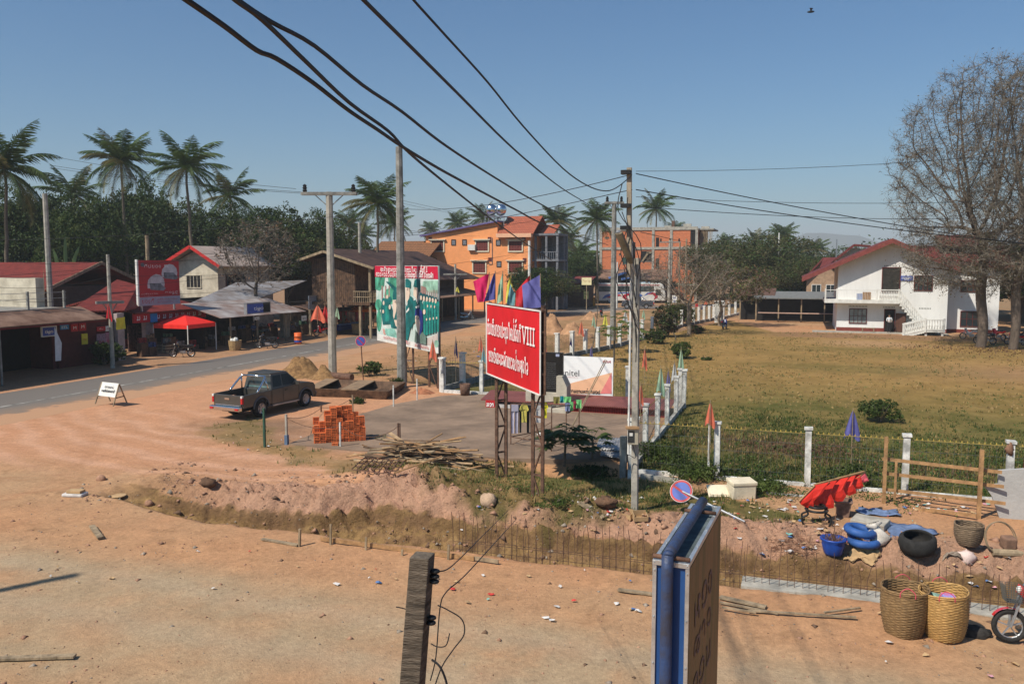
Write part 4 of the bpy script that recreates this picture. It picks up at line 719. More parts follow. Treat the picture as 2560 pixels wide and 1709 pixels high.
t1,a,b=flatsign('shop_sign','blue tigo signboard with pale frame hanging in the dark shop',104,137,816,840,XS+.6,blue,lat='tigo',frame=M_['white'],wf=.62,hf=.42)
sm=MB();W_=b.y-a.y
sm.tube([(XS+.67,a.y+W_*(.5+.16*math.cos(t)),a.z+.28+.1*math.sin(t))for t in[PI+i*PI/6 for i in range(7)]],.025,4);sm.build('smile',M_['text'],t1)
flatsign('shop_sign','small bright blue ETL sign beside the striped cloth',150,170,811,824,XS+.5,mat('bright blue',(.05,.28,.62),.5,.1),lat='ETL',wf=.75,hf=.55)
for k,(xa,xb,ya,yb)in enumerate(((177,193,809,829),(197,213,805,827))):
 t1,a,b=flatsign('shop_sign','small square red sign, %s of the pair by the blue one'%('left' if k==0 else 'right'),xa,xb,ya,yb,XS+.5,sred,lat='M',wf=.45,hf=.4)
for k,(xa,xb,ya,yb,m,lab)in enumerate(((204,217,833,861,yellow,'yellow and white poster on the dark red wall'),(241,262,815,828,sred,'red poster strip above the small shop posters'),(242,262,833,875,mat('poster mauve',(.36,.22,.28),.7,.3,8),'tall mauve poster beside the roadside pole'),(263,275,814,828,M_['white'],'small white poster left of the roadside pole'),(264,276,830,872,mat('poster pink',(.45,.2,.26),.7,.3,8),'narrow pink poster left of the roadside pole'))):
 flatsign('poster',lab,xa,xb,ya,yb,XS-1.0,m,'poster',txt="s 'i m".split()if k in(1,3)else "th o".split(),wf=.6,hf=.25,tm=sred if k!=1 else None)
t_=thing('red_fronted_shop','shop with dark red front wall of posters under rusty awning','shop',(XS-2,y1+3,0));ye=fx(330,800).y
MB().box(XS-5,y1+.05,0,XS-1.06,fx(280,850,XS-1).y,3.1).build('wall',mat('dark red boards',(.10,.02,.018),.8,.2),t_)
r_=MB();A_=fx(170,780,XS+.2);e0=fx(185,808,XS+.4);B_=fx(310,807,XS+.4);T0=onX(270,697,-49);zt2=T0.z
r_.slab([AT(170,778,56),AT(311,776,57),AT(343,712,64),AT(293,698,65)],.12);r_.slab([AT(311,776.5,57),AT(345,768,60),AT(345,712,64),AT(343,711.5,64)],.1);ro=r_.build('roof',M_['tile'],t_)
p=fx(298,850,XS-.9);MB().box(XS-1.0,p.y-.3,0,XS-.7,p.y+.3,3.2).build('pillar',pink,t_)
XD=XS-2.9
t_=thing('red_sign_shop','tiled shop with a red sign band and pink pillars behind the red canopy','shop',(XD-2,55,0));ya=fx(330,775,XD).y;yb=fx(520,770,XD).y;ez=fx(400,778,XD+.3).z
r_=MB();r_.slab([(XD+.3,ya,ez),(XD+.3,yb,ez),(XD-4.2,yb-.5,ez+.95),(XD-4.2,ya+.3,ez+.95)],.12);r_.slab([(XD-4.2,ya+.3,ez+.953),(XD-4.2,yb-.5,ez+.953),(XD-8,yb,ez),(XD-8,ya,ez)],.12);r_.build('roof',M_['tile'],t_)
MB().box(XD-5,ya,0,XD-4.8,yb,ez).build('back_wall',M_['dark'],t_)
bd=MB().box(XD-.12,ya+.1,ez-.75,XD+.02,yb-.3,ez-.08).build('sign_band',sred,t_);lt=MB();n=11
for i in range(n):yy=ya+.6+(yb-ya-1.6)*i/(n-1);letters(lt,['m'],(XD+.02,yy-.2,ez-.55),(0,1,0),(0,0,1),.26,.42,lw=.25)
lt.build('lettering',M_['text'],bd);yy=fx(383,785,XD).y;MB().box(XD+.01,yy-.35,ez-.78,XD+.06,yy+.35,ez-.1).build('sign_plate',mat('bright blue',(.05,.28,.62),.5,.1),bd)
for px_ in(376,):p=fx(px_,850,XD-.2);MB().box(XD-.6,p.y-.4,-.05,XD-.2,p.y+.4,ez-.1).build('pillar',pink,t_)
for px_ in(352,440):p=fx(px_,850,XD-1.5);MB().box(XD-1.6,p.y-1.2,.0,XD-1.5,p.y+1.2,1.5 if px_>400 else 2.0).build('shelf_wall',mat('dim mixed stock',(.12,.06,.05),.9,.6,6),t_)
X=XD+.1;t_=thing('red_billboard','tall red billboard with two white helmets above the tiled shop','billboard',(X,fx(395,700,X).y,0));a=fx(346,765,X);b=fx(443.5,651,X)
bd=MB().box(X,a.y,a.z,X+.12,b.y,b.z).build('board',sred,t_);H_=b.z-a.z;W_=b.y-a.y;U=lambda u,v:(X+.12,a.y+u*W_,a.z+v*H_)
MB().box(X+.12,a.y,a.z,X+.127,b.y,a.z+H_*.19).build('panel',mat('pale mauve panel',(.40,.37,.45),.6,.1),bd)
MB().box(X-.02,a.y-.14,a.z,X+.14,a.y,b.z+.05).build('edge_post',M_['white'],t_);lt=MB()
for tok,u,v,w2,h in(("k 'a p kh o ng".split(),.14,.84,.42,.05),("s a m".split(),.62,.85,.12,.05),("p ah s 'a ng ng kh o m".split(),.04,.25,.42,.018),("k a n k a".split(),.12,.21,.2,.018),("th o ng kh 'a".split(),.62,.26,.34,.03),("s a m".split(),.8,.22,.16,.03)):letters(lt,tok,U(u,v),(0,1,0),(0,0,1),H_*h,W_*w2)
lt.build('lettering',M_['text'],bd);lt=MB();letters(lt,"kh o ng th 'ii".split(),U(.05,.06),(0,1,0),(0,0,1),H_*.06,W_*.3);letters(lt,"p ah s 'a s 'o n khh o n ng a m k a n".split(),U(.42,.11),(0,1,0),(0,0,1),H_*.025,W_*.5);letters(lt,"s o m 'a m n o k k a n".split(),U(.42,.05),(0,1,0),(0,0,1),H_*.025,W_*.4);lt.build('lettering',sred,bd)
hm_=MB();hl=[(.0,.02),(.02,.14),(.1,.23),(.2,.27),(.3,.25),(.38,.16),(.4,.06),(.37,-.02),(.33,-.04),(.3,.05),(.08,.05),(.06,-.06),(.0,-.05)]
for(u,v,s_,fl_)in((.55,.66,1.0,1),(.2,.42,1.05,1)):
 hm_.face([(X+.13,a.y+W_*(u+q[0]*s_),a.z+H_*(v+q[1]*s_))for q in[(.0,-.04),(.0,.05),(.02,.14),(.1,.22),(.2,.26),(.3,.24),(.38,.16),(.4,.06),(.38,-.04)]])
hm_.build('helmet_picture',mat('printed helmet',(.6,.58,.6),.5,.2,2),bd);v_=MB()
for(u,v,s_)in((.55,.66,1.0),(.2,.42,1.05)):v_.face([(X+.136,a.y+W_*(u+q[0]*s_),a.z+H_*(v+q[1]*s_))for q in[(.06,-.07),(.05,.07),(.3,.06),(.42,-.05),(.36,-.1)]])
v_.face([(X+.136,a.y+W_*(.1+.045*math.cos(t)),a.z+H_*(.9+.045*math.sin(t)))for t in[i*PI/6 for i in range(12)]]);v_.build('helmet_visor',mat('printed grey',(.22,.24,.27),.4,.4,3),bd)
for q in(.1,.9):MB().bar((X-.1,a.y+W_*q,ez),(X-.1,a.y+W_*q,b.z-.3),.12).build('post',M_['steel'],t_)
g=G(471,883);cx,cy=g.x-1.5,g.y+1.5;t_=thing('red_canopy','bright red pyramid canopy tent on thin white legs','canopy',(cx,cy,0));zt=onX(467,784,cx).z;ze=HZ(471,883,812)
c_=MB();hw=1.55;co=[(cx-hw,cy-hw),(cx+hw,cy-hw),(cx+hw,cy+hw),(cx-hw,cy+hw)]
for i in range(4):(xa,ya_),(xb,yb_)=co[i],co[(i+1)%4];c_.add([(xa,ya_,ze),(xb,yb_,ze),(cx,cy,zt),((xa+xb)/2,(ya_+yb_)/2,ze-.02)],[(0,3,2),(3,1,2)]);c_.add([(xa,ya_,ze),(xb,yb_,ze),(xb,yb_,ze-.3),(xa,ya_,ze-.3)],[(0,3,2,1)])
c_.build('canopy_top',mat('canopy red',(.85,.03,.02),.6,.08,2),t_)
for(xa,ya_)in co:MB().bar((xa,ya_,0),(xa,ya_,ze-.05),.05).build('leg',M_['white'],t_)
t_=thing('tin_roofed_shop','dark open shop under a patchy grey tin roof below the bare tree','shop',(XS-2,64,0));ya=fx(520,800,XS).y;yb=fx(765,775,XS+1.2).y;zf=fx(600,790,XS+1.2).z
r_=MB();zb2=zf+1.0;r_.slab([(XS+1.2,ya,zf),(XS+1.2,yb,zf-.1),(XS-2.8,yb,zb2),(XS-2.8,ya+.4,zb2)],.05);r_.build('roof',mat('patchy tin',(.50,.47,.45),.6,.4,.55,.4,kind='wave',bscale=3,col2=(.26,.15,.11)),t_)
r_=MB();T0=onX(585,706,-50.5);T1=onX(762,706,-50.5);r_.slab([(XS-2.9,ya+1.2,zb2-.1),(XS-2.9,yb-1.6,zb2-.1),(-50.5,T1.y+.5,T0.z),(-50.5,T0.y+.3,T0.z)],.06);r_.build('upper_roof',mat('streaked tin',(.42,.42,.44),.55,.45,.7,.4,kind='wave',bscale=3,col2=(.24,.19,.16)),t_)
MB().box(-50,ya,0,-49.8,yb,3.6).build('back_wall',M_['dark'],t_);MB().box(-49.8,ya+.1,0,XS-.6,ya+.3,zf).build('side_wall',M_['dark'],t_);MB().box(XS-4.2,ya+.3,0,XS-4.1,yb-.4,2.6).build('inner_wall',mat('dim hanging stock',(.05,.035,.03),.9,.7,2),t_)  # near-black side and inner walls added to keep the open shop interior dark
for px_ in(578,645,716):p=fx(px_,880,XS+.9);MB().bar((XS+.9,p.y,-.1),(XS+.9,p.y,zf-.05),.1).build('post',M_['timber'],t_)
p=fx(716,860,XS-.6);MB().box(XS-.9,p.y-.5,0,XS-.5,p.y+.5,zf).build('pillar',mat('dim cream pillar',(.3,.26,.2),.9,.2),t_)
t1,a,b=flatsign('shop_sign','blue tigo sign in a grey frame on the tin roof edge',611,668,755,784,XS+1.35,blue,lat='tigo',frame=M_['steel'],wf=.42,hf=.42,d=.25)
MB().box(XS+1.6,a.y+(b.y-a.y)*.7,a.z,XS+1.607,b.y,b.z).build('panel',M_['dark'],t1);sm=MB();sm.tube([(XS+1.62,(a.y+b.y)/2+.2*math.cos(t),a.z+.38+.1*math.sin(t))for t in[PI+i*PI/6 for i in range(7)]],.03,4);sm.build('smile',M_['text'],t1)
flatsign('shop_sign','grey banner sign with maroon corner behind the crossarm pole',772,828,737,772,XS+.4,mat('grey banner',(.34,.34,.38),.6,.2,2),txt="kh o ng h 'a ng k a n".split(),wf=.7,hf=.3,tm=mat('dim lettering',(.2,.16,.17),.7,.1),frame=M_['steel'])
for k,px_ in enumerate((640,758)):flatsign('notice',('small white notice hanging under the blue roof sign','small white notice on a stick beside the orange drum')[k],px_-5,px_+7,791 if k==0 else 788,800 if k==0 else 802,XS+1.0,M_['white'],'notice',txt="s a".split(),tm=M_['textk'])
t_=thing('awning_stall','low tin awning stall with blue tables beneath the stilt house','stall',(XS,76,0));ya=fx(840,770,XS+1.5).y;yb=fx(903,775,XS+1.5).y;zf=fx(870,776,XS+1.5).z
r_=MB();r_.slab([(XS+1.5,ya-2,zf),(XS+1.5,yb,zf),(XS-2,yb,zf+.6),(XS-2,ya-2,zf+.6)],.05);r_.build('roof',M_['rtin'],t_);MB().box(XS-2.3,ya-2,0,XS-2.1,yb,zf+.5).build('back_wall',mat('tan hanging mats',(.25,.17,.11),.9,.5,1.5,0,kind='wave',bscale=.8),t_)
for y_ in(ya-1.8,yb-.2):MB().bar((XS+1.4,y_,-.1),(XS+1.4,y_,zf),.1).build('post',M_['timber'],t_)
for k in range(5):
 p=fx(845+k*10.5,835,XS+1.0);t=thing('cafe_table','small table under a blue cloth in the awning stall','table',(XS+1.0,p.y,-.02),0,'blue tables in the awning stall');MB().box(XS+.6,p.y-.45,.72,XS+1.4,p.y+.45,.76).build('tabletop',mat('pale blue cloth',(.4,.5,.75),.6,.1),t);MB().box(XS+.58,p.y-.47,.2,XS+1.42,p.y+.47,.719).build('cloth_skirt',mat('deep blue cloth',(.02,.04,.20),.7,.2),t)
g=G(935,825);t_=thing('parasol','orange parasol above a red stall by the soldier billboard','parasol',(g.x-.8,g.y,0));q=onY(935,758,g.y);zt=onY(935,757,g.y).z;cxp=g.x-.8;pr=MB();pr.lathe([(.02,zt),(1.0,zt-.28),(1.75,zt-.62),(1.75,zt-.82)],8,(cxp,g.y,0));pr.build('canopy_top',mat('orange cloth',(.9,.22,.03),.6,.1),t_);MB().tube([(cxp,g.y,0),(cxp,g.y,zt)],.03,6).build('pole',M_['white'],t_)
for k,(px_,py_,w2,h)in enumerate(((877,822,1.5,2.0),(922,822,1.5,2.2))):
 g=G(px_,py_);a=g;t=thing('cloth_stall',('red cloth backed stall behind the blue tables','red cloth backed stall under the orange parasol')[k],'stall',(g.x-1,g.y,0));MB().cbox((g.x-1,g.y,h*.5+.6),(.06,w2*1.3,h*.8)).build('cloth_back',sred,t);MB().cbox((g.x-.8,g.y,.4),(.5,w2,.8)).build('counter',M_['plank'],t);m=MB();[m.bar((g.x-1,g.y+s_*w2*.66,0),(g.x-1,g.y+s_*w2*.66,h+.8),.06)for s_ in(-1,1)];m.build('frame',M_['timber'],t)
def basket(name,label,cat,g,r0,r1,h,m,fill=None,cloth=None):
 t=thing(name,label,cat,(g[0],g[1],g[2]));b_=MB();b_.lathe([(.01,.02),(r0,.0),((r0+r1)/2*1.04,h*.5),(r1,h),(r1-.03,h),((r0+r1)/2,h*.5),(r0-.03,.05),(.01,.05)],14,tuple(g));b_.build('basket_body',m,t)
 if fill:f=MB();[f.ball((g[0]+random.uniform(-.5,.5)*r1,g[1]+random.uniform(-.5,.5)*r1,g[2]+h*.95+random.uniform(-.05,.1)),random.uniform(.1,.18)*r1*2.4,6,jit=.2)for _ in range(8)];f.build('contents',fill,t)
wick=mat('tan wicker',(.40,.27,.13),.85,.3,9,.3);g=G(588,873);basket('basket','round tan basket of white goods by the shop post','basket',(g.x,g.y,-.05),.42,.5,.75,wick,M_['white'])
g=G(905,833);basket('plant_tub','tan tub at the roadside by the soldier billboard','tub',(g.x-.5,g.y,0),.4,.55,.9,wick)
t_=thing('orange_drum','orange oil drum with blue band on the road verge','drum',(*G(745,857)[:2],-.05));q=t_.location;d_=MB();d_.lathe([(0,.02),(.3,0),(.3,.3),(.32,.31),(.3,.32),(.3,.6),(.32,.61),(.3,.62),(.3,.9),(.28,.9),(0,.86)],16,tuple(q));d_.build('drum_body',mat('drum orange',(.75,.14,.03),.5,.15,3),t_,True);MB().lathe([(.303,.12),(.303,.27)],16,tuple(q)).build('band',blue,t_)
for k,(px_,py_,lab)in enumerate(((55,893,'white topped display cabinet in the dark open shop'),(85,890,'dim glass display cabinet in the dark open shop'))):
 g=G(px_,py_);t=thing('display_cabinet',lab,'cabinet',(g.x,g.y,-.05),R(4));MB().cbox((g.x,g.y,.55),(.7,1.5 if k else .9,1.0)).build('cabinet_body',M_['glass']if k else mat('dim white panel',(.35,.38,.36),.6,.1),t);f=MB();z_=[.08,.5,1.06]
 for z in z_:f.cbox((g.x,g.y,z),(.76,1.56 if k else .96,.04))
 f.build('frame',M_['white'],t)
for k,(px_,py_,m,lab)in enumerate(((338,868,sred,'red crate rack before the pink pillar'),(300,885,M_['rust'],'dark red bench beside the roadside pole'),(405,878,M_['timber'],'tan planter box at the foot of the pink pillar'),(440,882,M_['timber'],'tan crate near the parked motorbike'))):
 g=G(px_,py_);t=thing('crate',lab,'crate',(g.x-.6,g.y,-.05),.05);m_=MB();m_.box(g.x-1.1,g.y-.7,0,g.x-.3,g.y+.7,.05)
 for z in(.1,.3,.5):m_.box(g.x-1.1,g.y-.7,z,g.x-1.06,g.y+.7,z+.12);m_.box(g.x-.34,g.y-.7,z,g.x-.3,g.y+.7,z+.12);m_.box(g.x-1.06,g.y-.7,z,g.x-.34,g.y-.66,z+.12);m_.box(g.x-1.06,g.y+.66,z,g.x-.34,g.y+.7,z+.12)
 m_.build('slats',m,t)
rnd=random.Random(31);gcol=[('dull red',(.25,.03,.03)),('dim blue',(.05,.08,.22)),('tan',(.25,.17,.10)),('grey',(.2,.2,.2)),('greenish',(.08,.16,.09)),('off white',(.4,.38,.36))]
for k,yy in enumerate(list(np.linspace(27,35,12))+list(np.linspace(47,58,14))+list(np.linspace(60,72,16))):
 n_,c_=gcol[k%6];x_=XS-rnd.uniform(.9,2.4);y_=yy+rnd.uniform(-.3,.3);s_=rnd.uniform(.35,.6);h_=rnd.uniform(.4,1.3);t=thing('stock_item','%s boxed stock on a stand, %s'%(n_,'in the flat roofed shop' if k<12 else('behind the red canopy' if k<26 else 'under the tin roof')),'stock',(x_,y_,-.05),0,'goods in the dark shops')
 MB().cbox((x_,y_,h_/2-.05),(s_,s_*1.5,h_)).build('stand',M_['wood'],t);m_=MB();[m_.cbox((x_+rnd.uniform(-.12,.12),y_+(i-1)*.22,h_+.12),(s_*.5,.19,rnd.uniform(.18,.4)),rz=rnd.uniform(-.2,.2))for i in range(3)];m_.build('goods',mat('stock '+n_,c_,.7,.5,9),t)
def cloth(mb,a,b,drop,wav=.05,n=6):
 a=Vector(a);b=Vector(b);d=(b-a);nrm=Vector((-d.y,d.x,0)).normalized();vs=[];fs=[]
 for j in range(5):
  for i in range(n+1):t=i/n;vs.append(a+d*t+Vector((0,0,-drop*j/4))+nrm*(wav*math.sin(t*9+j*.5)*(j/4))+d*(.5-t)*.12*(j/4))
 for j in range(4):
  for i in range(n):k=j*(n+1)+i;fs.append((k,k+1,k+n+2,k+n+1))
 mb.add(vs,fs);return mb
a=fx(290,795,XS+1.5);b=fx(312,792,XS+1.5);m_=MB();cloth(m_,a,b,.75*1.0,.08);tag(m_.build('banner',yellow),'bright yellow cloth hanging right of the roadside pole','cloth')
a=fx(136,816,XS+1.9);m_=MB();m_.add([a,a+Vector((.0,.45,-1.0)),a+Vector((.1,.25,-2.0)),a+Vector((0,-.05,-2.0)),a+Vector((.06,.1,-1))],[(0,1,4),(1,2,4),(2,3,4),(3,0,4)]);tag(m_.build('cloth',mat('white cloth',(.55,.58,.6),.8,.1)),'white cloth drooping in front of the tigo board','cloth')
# ================= poles, wires =================
def pole(label,bx,by,ty,w0=.16,w1=.11,m=None,arm=None,name='utility_pole',D=None,z0=-.3):
 if D:top=AT(bx,ty,D);g=Vector((top.x,top.y,0));h=top.z
 else:g=G(bx,by);h=HZ(bx,by,ty)
 t=thing(name,label,'pole',(g.x,g.y,0));b=MB();b.tube([(g.x,g.y,z0),(g.x,g.y,h)],[w0*.72,w1*.72],8);b.build('shaft',m or M_['conc'],t)
 if arm:arm(t,g,h)
 return t,g,h
def holes(t,g,h,w_):pass
def arm2(L=2.6,dz=.15,yaw=0,ins=3):
 def f(t,g,h):
  d=Vector((math.cos(yaw),math.sin(yaw),0));a=MB();z=h-dz;c=Vector((g.x,g.y,z));nn=Vector((-d.y,d.x,0))*.14
  for s in(-1,1):a.bar(c-d*L/2+nn*s,c+d*L/2+nn*s,.12,.17)
  a.bar(c-d*L*.28,c-Vector((0,0,.8)),.05);a.bar(c+d*L*.28,c-Vector((0,0,.8)),.05);a.build('crossarm',M_['concd'],t)
  for i in range(ins):
   k=-L/2+.2+(L-.4)*i/(ins-1)if ins>1 else 0;q=c+d*k;m=MB();m.lathe([(.03,.06),(.1,.08),(.14,.2),(.09,.25),(.14,.34),(.09,.39),(.12,.47),(.03,.55)],8,tuple(q));m.build('insulator',M_['black'],t)
 return f
YWc=R(-3)
gS=G(185,1437);pole('street pole just outside the left edge, only its shadow in view',0,0,0,.3,.26,D=None)if 0 else None
t_=thing('utility_pole','pole just beyond the left edge whose shadow crosses the near street','pole',(gS.x-.545*6.95,gS.y-.839*6.95,0));MB().tube([(gS.x-.545*6.95,gS.y-.839*6.95,-.3),(gS.x-.545*6.95,gS.y-.839*6.95,8.0)],.13,8).build('shaft',M_['conc'],t_)
p2,g2,h2=pole('tall concrete pole with a long crossarm beside the main road',832,937,480,.34,.27,arm=arm2(3.2,.1,R(19),2))
p3,g3,h3=pole('tallest plain grey pole in front of the soldier billboard',1005,968,367,.36,.24,m=M_['concd'])
p4,g4,h4=pole('slim roadside pole with a small crossarm and a red flag',282,917,636,.2,.15,arm=arm2(1.6,3.0,R(60),0))
p5,g5,h5=pole('pale pole rising behind the flat roofed shop',112,0,484,.3,.24,D=58)
p6,g6,h6=pole('thin concrete pole by the stilt house balcony',903,827,556,.24,.2)
p7,g7,h7=pole('short pole with crossarm before the old shop row',1139,797,660,.2,.16,arm=arm2(2.8,1.2,R(20),0))
p8,g8,h8=pole('grey pole with two side insulators behind the meter pole',1532,850,504,.38,.26,m=M_['concd'],arm=arm2(1.6,.1,R(20),2))
p9,g9,h9=pole('thin pale pole in front of the coach',1542,768,655,.18,.14,m=M_['white'])
p10,g10,h10=pole('white pole at the corner of the orange building',1323,790,602,.26,.22,m=M_['white'])
p11,g11,h11=pole('far pole with crossarm right of the coach',1672,772,600,.36,.26,arm=arm2(3.0,.3,R(10),3))
pole('far thin pole left of the bare roadside tree',1697,768,605,.2,.18,m=M_['timber']);pole('far thin wooden pole right of its twin',1713,768,597,.2,.18,m=M_['timber'])
pole('slender white mast rising in the spreading tree',1948,0,582,.2,.12,m=M_['white'],D=118);pole('thin mast beside the school roof',2092,0,598,.12,.1,m=M_['steel'],D=110)
pole('bare tall pole in front of the dark trees',367,0,588,.26,.24,m=M_['timber'],D=72);
g=G(1587,1283);h=HZ(1587,1283,420);t1=thing('meter_pole','concrete pole with electric meter box, conduit and street lamp','pole',(g.x,g.y,0));t1.rotation_euler=(0,0,0)
lean=Vector((-.055,-.02,0));b_=MB();zt_=HZ(1587,1283,645);b_.bar((g.x,g.y,-.3),(g.x+lean.x,g.y,zt_),.165,.18);b_.build('shaft',M_['conc'],t1,bevel=.015)
b_=MB();zl_=HZ(1587,1283,693);b_.bar((g.x-.20,g.y-.14,zl_),(g.x-.24,g.y-.12,h),.12,.09);b_.build('upper_post',mat('tan weathered pole',(.38,.32,.24),.9,.3,3,.3),t1)
b_=MB();b_.bar((g.x-.12,g.y-.02,zl_+.2),(g.x-.12,g.y-.02,zt_+.4),.07,.10);b_.build('splice',M_['concd'],t1)
b_=MB();b_.tube([(g.x-.17,g.y-.12,1.6),(g.x-.15,g.y-.13,zl_+.9)],.03,6);b_.build('conduit',M_['white'],t1)
m_=MB();zm=HZ(1587,1283,1085);m_.cbox((g.x-.03,g.y-.24,zm),(.26,.18,.42),rz=.25);mo=m_.build('meter_box',mat('beige metal box',(.48,.43,.32),.6,.2),t1,bevel=.01);MB().cbox((g.x-.06,g.y-.345,zm),(.17,.012,.3),rz=.25).build('meter_window',M_['glass'],mo);MB().cbox((g.x-.06,g.y-.353,zm+.06),(.08,.006,.08),rz=.25).build('meter_dial',M_['white'],mo);MB().cbox((g.x-.05,g.y-.25,zm+.22),(.34,.3,.025),rz=.25).build('meter_lid',M_['plank'],mo)
a=Vector((g.x-.02,g.y-.1,HZ(1587,1283,690)));lp=O+ray(1546,580)*((a-O).dot(_f)-.6);dv=(lp-a);m_=MB();m_.tube([a-Vector((0,0,.7)),a,a+dv*.35],.035,6);mo=m_.build('lamp_arm',M_['steel'],t1);m_=MB();m_.tube([a+dv*.3,a+dv*.45,a+dv*.98,a+dv],[.07,.11,.12,.07],6,flat=.6);mo2=m_.build('lamp_head',mat('weathered lamp housing',(.22,.19,.13),.6,.3),mo);MB().ball(lp,.07,8,(1,1,.7)).build('lamp_cap',M_['steel'],mo2)
cb=MB()
for k in range(7):
 z0_=h-.4-k*.35;cb.tube(smooth([(g.x-.3+random.uniform(-.1,.1),g.y-.28,z0_),(g.x-.3+random.uniform(-.25,.3),g.y-.32,z0_-.7),(g.x-.1+random.uniform(-.15,.2),g.y-.25,z0_-1.5),(g.x+random.uniform(-.02,.15),g.y-.2,z0_-2.4)],4),.014,4)
cb.tube(smooth([(g.x-.05,g.y-.2,zm-.2),(g.x+.05,g.y-.3,zm-.55),(g.x-.15,g.y-.28,zm-.5),(g.x-.13,g.y-.16,1.2)],4),.012,4);cb.build('cable_bundle',M_['wire'],t1)
for k,z_ in enumerate((h-.12,h-.95,h-1.5)):MB().cbox((g.x-.3,g.y-.2,z_),(.24,.22,.1)).build('insulator',M_['black'],t1)
mp_top=Vector((g.x-.3,g.y-.18,h));mD=(mp_top-O).dot(_f)
def wire(label,pts,r=.011,group=None,sag=0):
 P_=[AT(*p)for p in pts]
 if len(P_)==2 and sag:P_=[P_[0].lerp(P_[1],i/10)-Vector((0,0,sag*4*(i/10)*(1-i/10)))for i in range(11)]
 o=MB().tube(smooth([tuple(p)for p in P_],4),r,5).build('cable',M_['wire']);tag(o,label,'cable',group)
def hw(pix,D0,D1):
 L=[0]
 for(a,b),(c,d)in zip(pix[:-1],pix[1:]):L.append(L[-1]+math.hypot(c-a,d-b))
 return[(x,y,1/(1/D0+(1/D1-1/D0)*l/L[-1]))for(x,y),l in zip(pix,L)]
wire('thick black cable, leftmost at the top of the sky',hw([(380,-60),(466,0),(560,65),(640,125),(690,146),(780,205),(870,275),(945,325),(1008,368),(1095,420),(1157,454),(1236,496),(1297,528),(1359,560),(1445,590),(1520,612)],5.6,69),.024)
wire('thick black cable crossing the leftmost one at the tall pole',hw([(530,-50),(588,0),(654,49),(763,153),(872,256),(970,327),(1010,370),(1067,420),(1168,501),(1241,557),(1325,616),(1379,650)],5.8,62),.022)
wire('thick black cable, third from the left at the top',hw([(520,-60),(594,0),(676,54),(785,114),(905,212),(1003,278),(1100,354),(1199,420),(1295,479),(1348,508),(1398,532),(1474,555),(1530,570)],5.9,70),.021)
wire('black cable, fourth from the left at the top',hw([(850,-60),(908,0),(1013,104),(1144,234),(1264,354),(1339,420),(1401,468),(1446,496),(1488,518),(1530,522)],6.2,70),.019)
wire('black cable, rightmost at the top of the sky',hw([(985,-60),(1033,0),(1117,93),(1220,207),(1308,316),(1406,420),(1465,462),(1509,477),(1540,470),(1578,440)],6.4,mD),.012)
TW=[((118,389,62),(740,472,50)),((125,413,62),(752,480,50)),((125,419,62),(765,484,50)),((880,470,50),(1340,560,110)),((890,480,50),(1250,545,110)),((500,540,62),(830,541,49)),((832,541,49),(1200,590,110)),((1580,436,mD),(1000,521,45)),((1580,474,mD),(905,590,80)),((1000,521,45),(0,600,56)),((1518,512,70),(1000,590,46)),((1520,580,70),(1040,670,60)),((905,590,80),(0,690,52)),((902,605,80),(270,660,52)),((902,640,80),(300,715,52)),((902,660,80),(270,690,52)),((830,745,50),(420,745,54)),((270,665,52),(-40,690,48)),((270,692,52),(-40,715,48)),((270,735,52),(-40,745,48)),((270,650,52),(-40,640,48)),((902,690,80),(300,740,52)),((270,640,52),(902,600,80)),((1532,600,70),(1150,700,98)),((1532,640,70),(1150,690,98)),((1323,650,107),(1000,740,46)),((1323,620,107),(1139,690,98))]
WN=['high thin wire from the big left palm to the crossarm pole, top one','high thin wire from the big left palm to the crossarm pole, middle one','high thin wire from the big left palm to the crossarm pole, lowest one','thin wire from the crossarm pole right to beyond the orange building','thin wire from the crossarm pole right to the water tanks','thin level wire from the bare tree to the crossarm pole','thin wire from the crossarm pole down to the orange gable','thin wire from the meter pole top left to the tallest grey pole','thin wire from the meter pole down to the balcony pole',"long thin wire from the tallest grey pole left over the palms' feet",'thin wire from the insulator pole top to the tallest grey pole',"thin wire from the insulator pole's lower insulator to the painted billboard",'thin wire from the balcony pole to the left edge above the red roofs','thin wire from the balcony pole to the red billboard top','thin wire from the balcony pole across the gabled house windows','thin wire from the balcony pole across the gabled house wall','thin wire at blue sign height left of the crossarm pole','thin wire from the slim roadside pole to the left edge, second from the top','thin wire from the slim roadside pole to the left edge, third from the top','thin wire from the slim roadside pole to the left edge, lowest one','thin wire from the slim roadside pole to the left edge, topmost','thin wire from the balcony pole to the foot of the red billboard','thin wire from the slim roadside pole up to the balcony pole','thin wire from the insulator pole to the short crossarm pole, upper','thin wire from the insulator pole to the short crossarm pole, lower','thin wire from the orange building corner pole to the painted billboard','thin wire from the orange building corner pole to the short crossarm pole']
for k,(a,b)in enumerate(TW):wire(WN[k],[a,b],.011 if k>2 else .013,'thin overhead wires',sag=.35 if k not in(0,1,2)else .2)
for k,(a,b,r)in enumerate((((1590,434,mD),(2560,610,26),.013),((1590,474,mD),(2560,608,27),.013),((1590,428,mD),(2560,382,22),.006),((1590,492,mD),(2560,500,22),.006),((1590,516,mD),(2400,546,30),.009),((1602,580,mD),(1760,610,150),.01))):wire(['wire right from the meter pole top, thickest and highest start','second thick wire right from the meter pole','thin wire rising right from the meter pole top','faint level wire right from the meter pole','lowest wire running right from the meter pole to the big tree','short wire sloping down right from the meter pole to the far poles'][k],[a,b],r,'wires from the meter pole to the right',sag=.12)
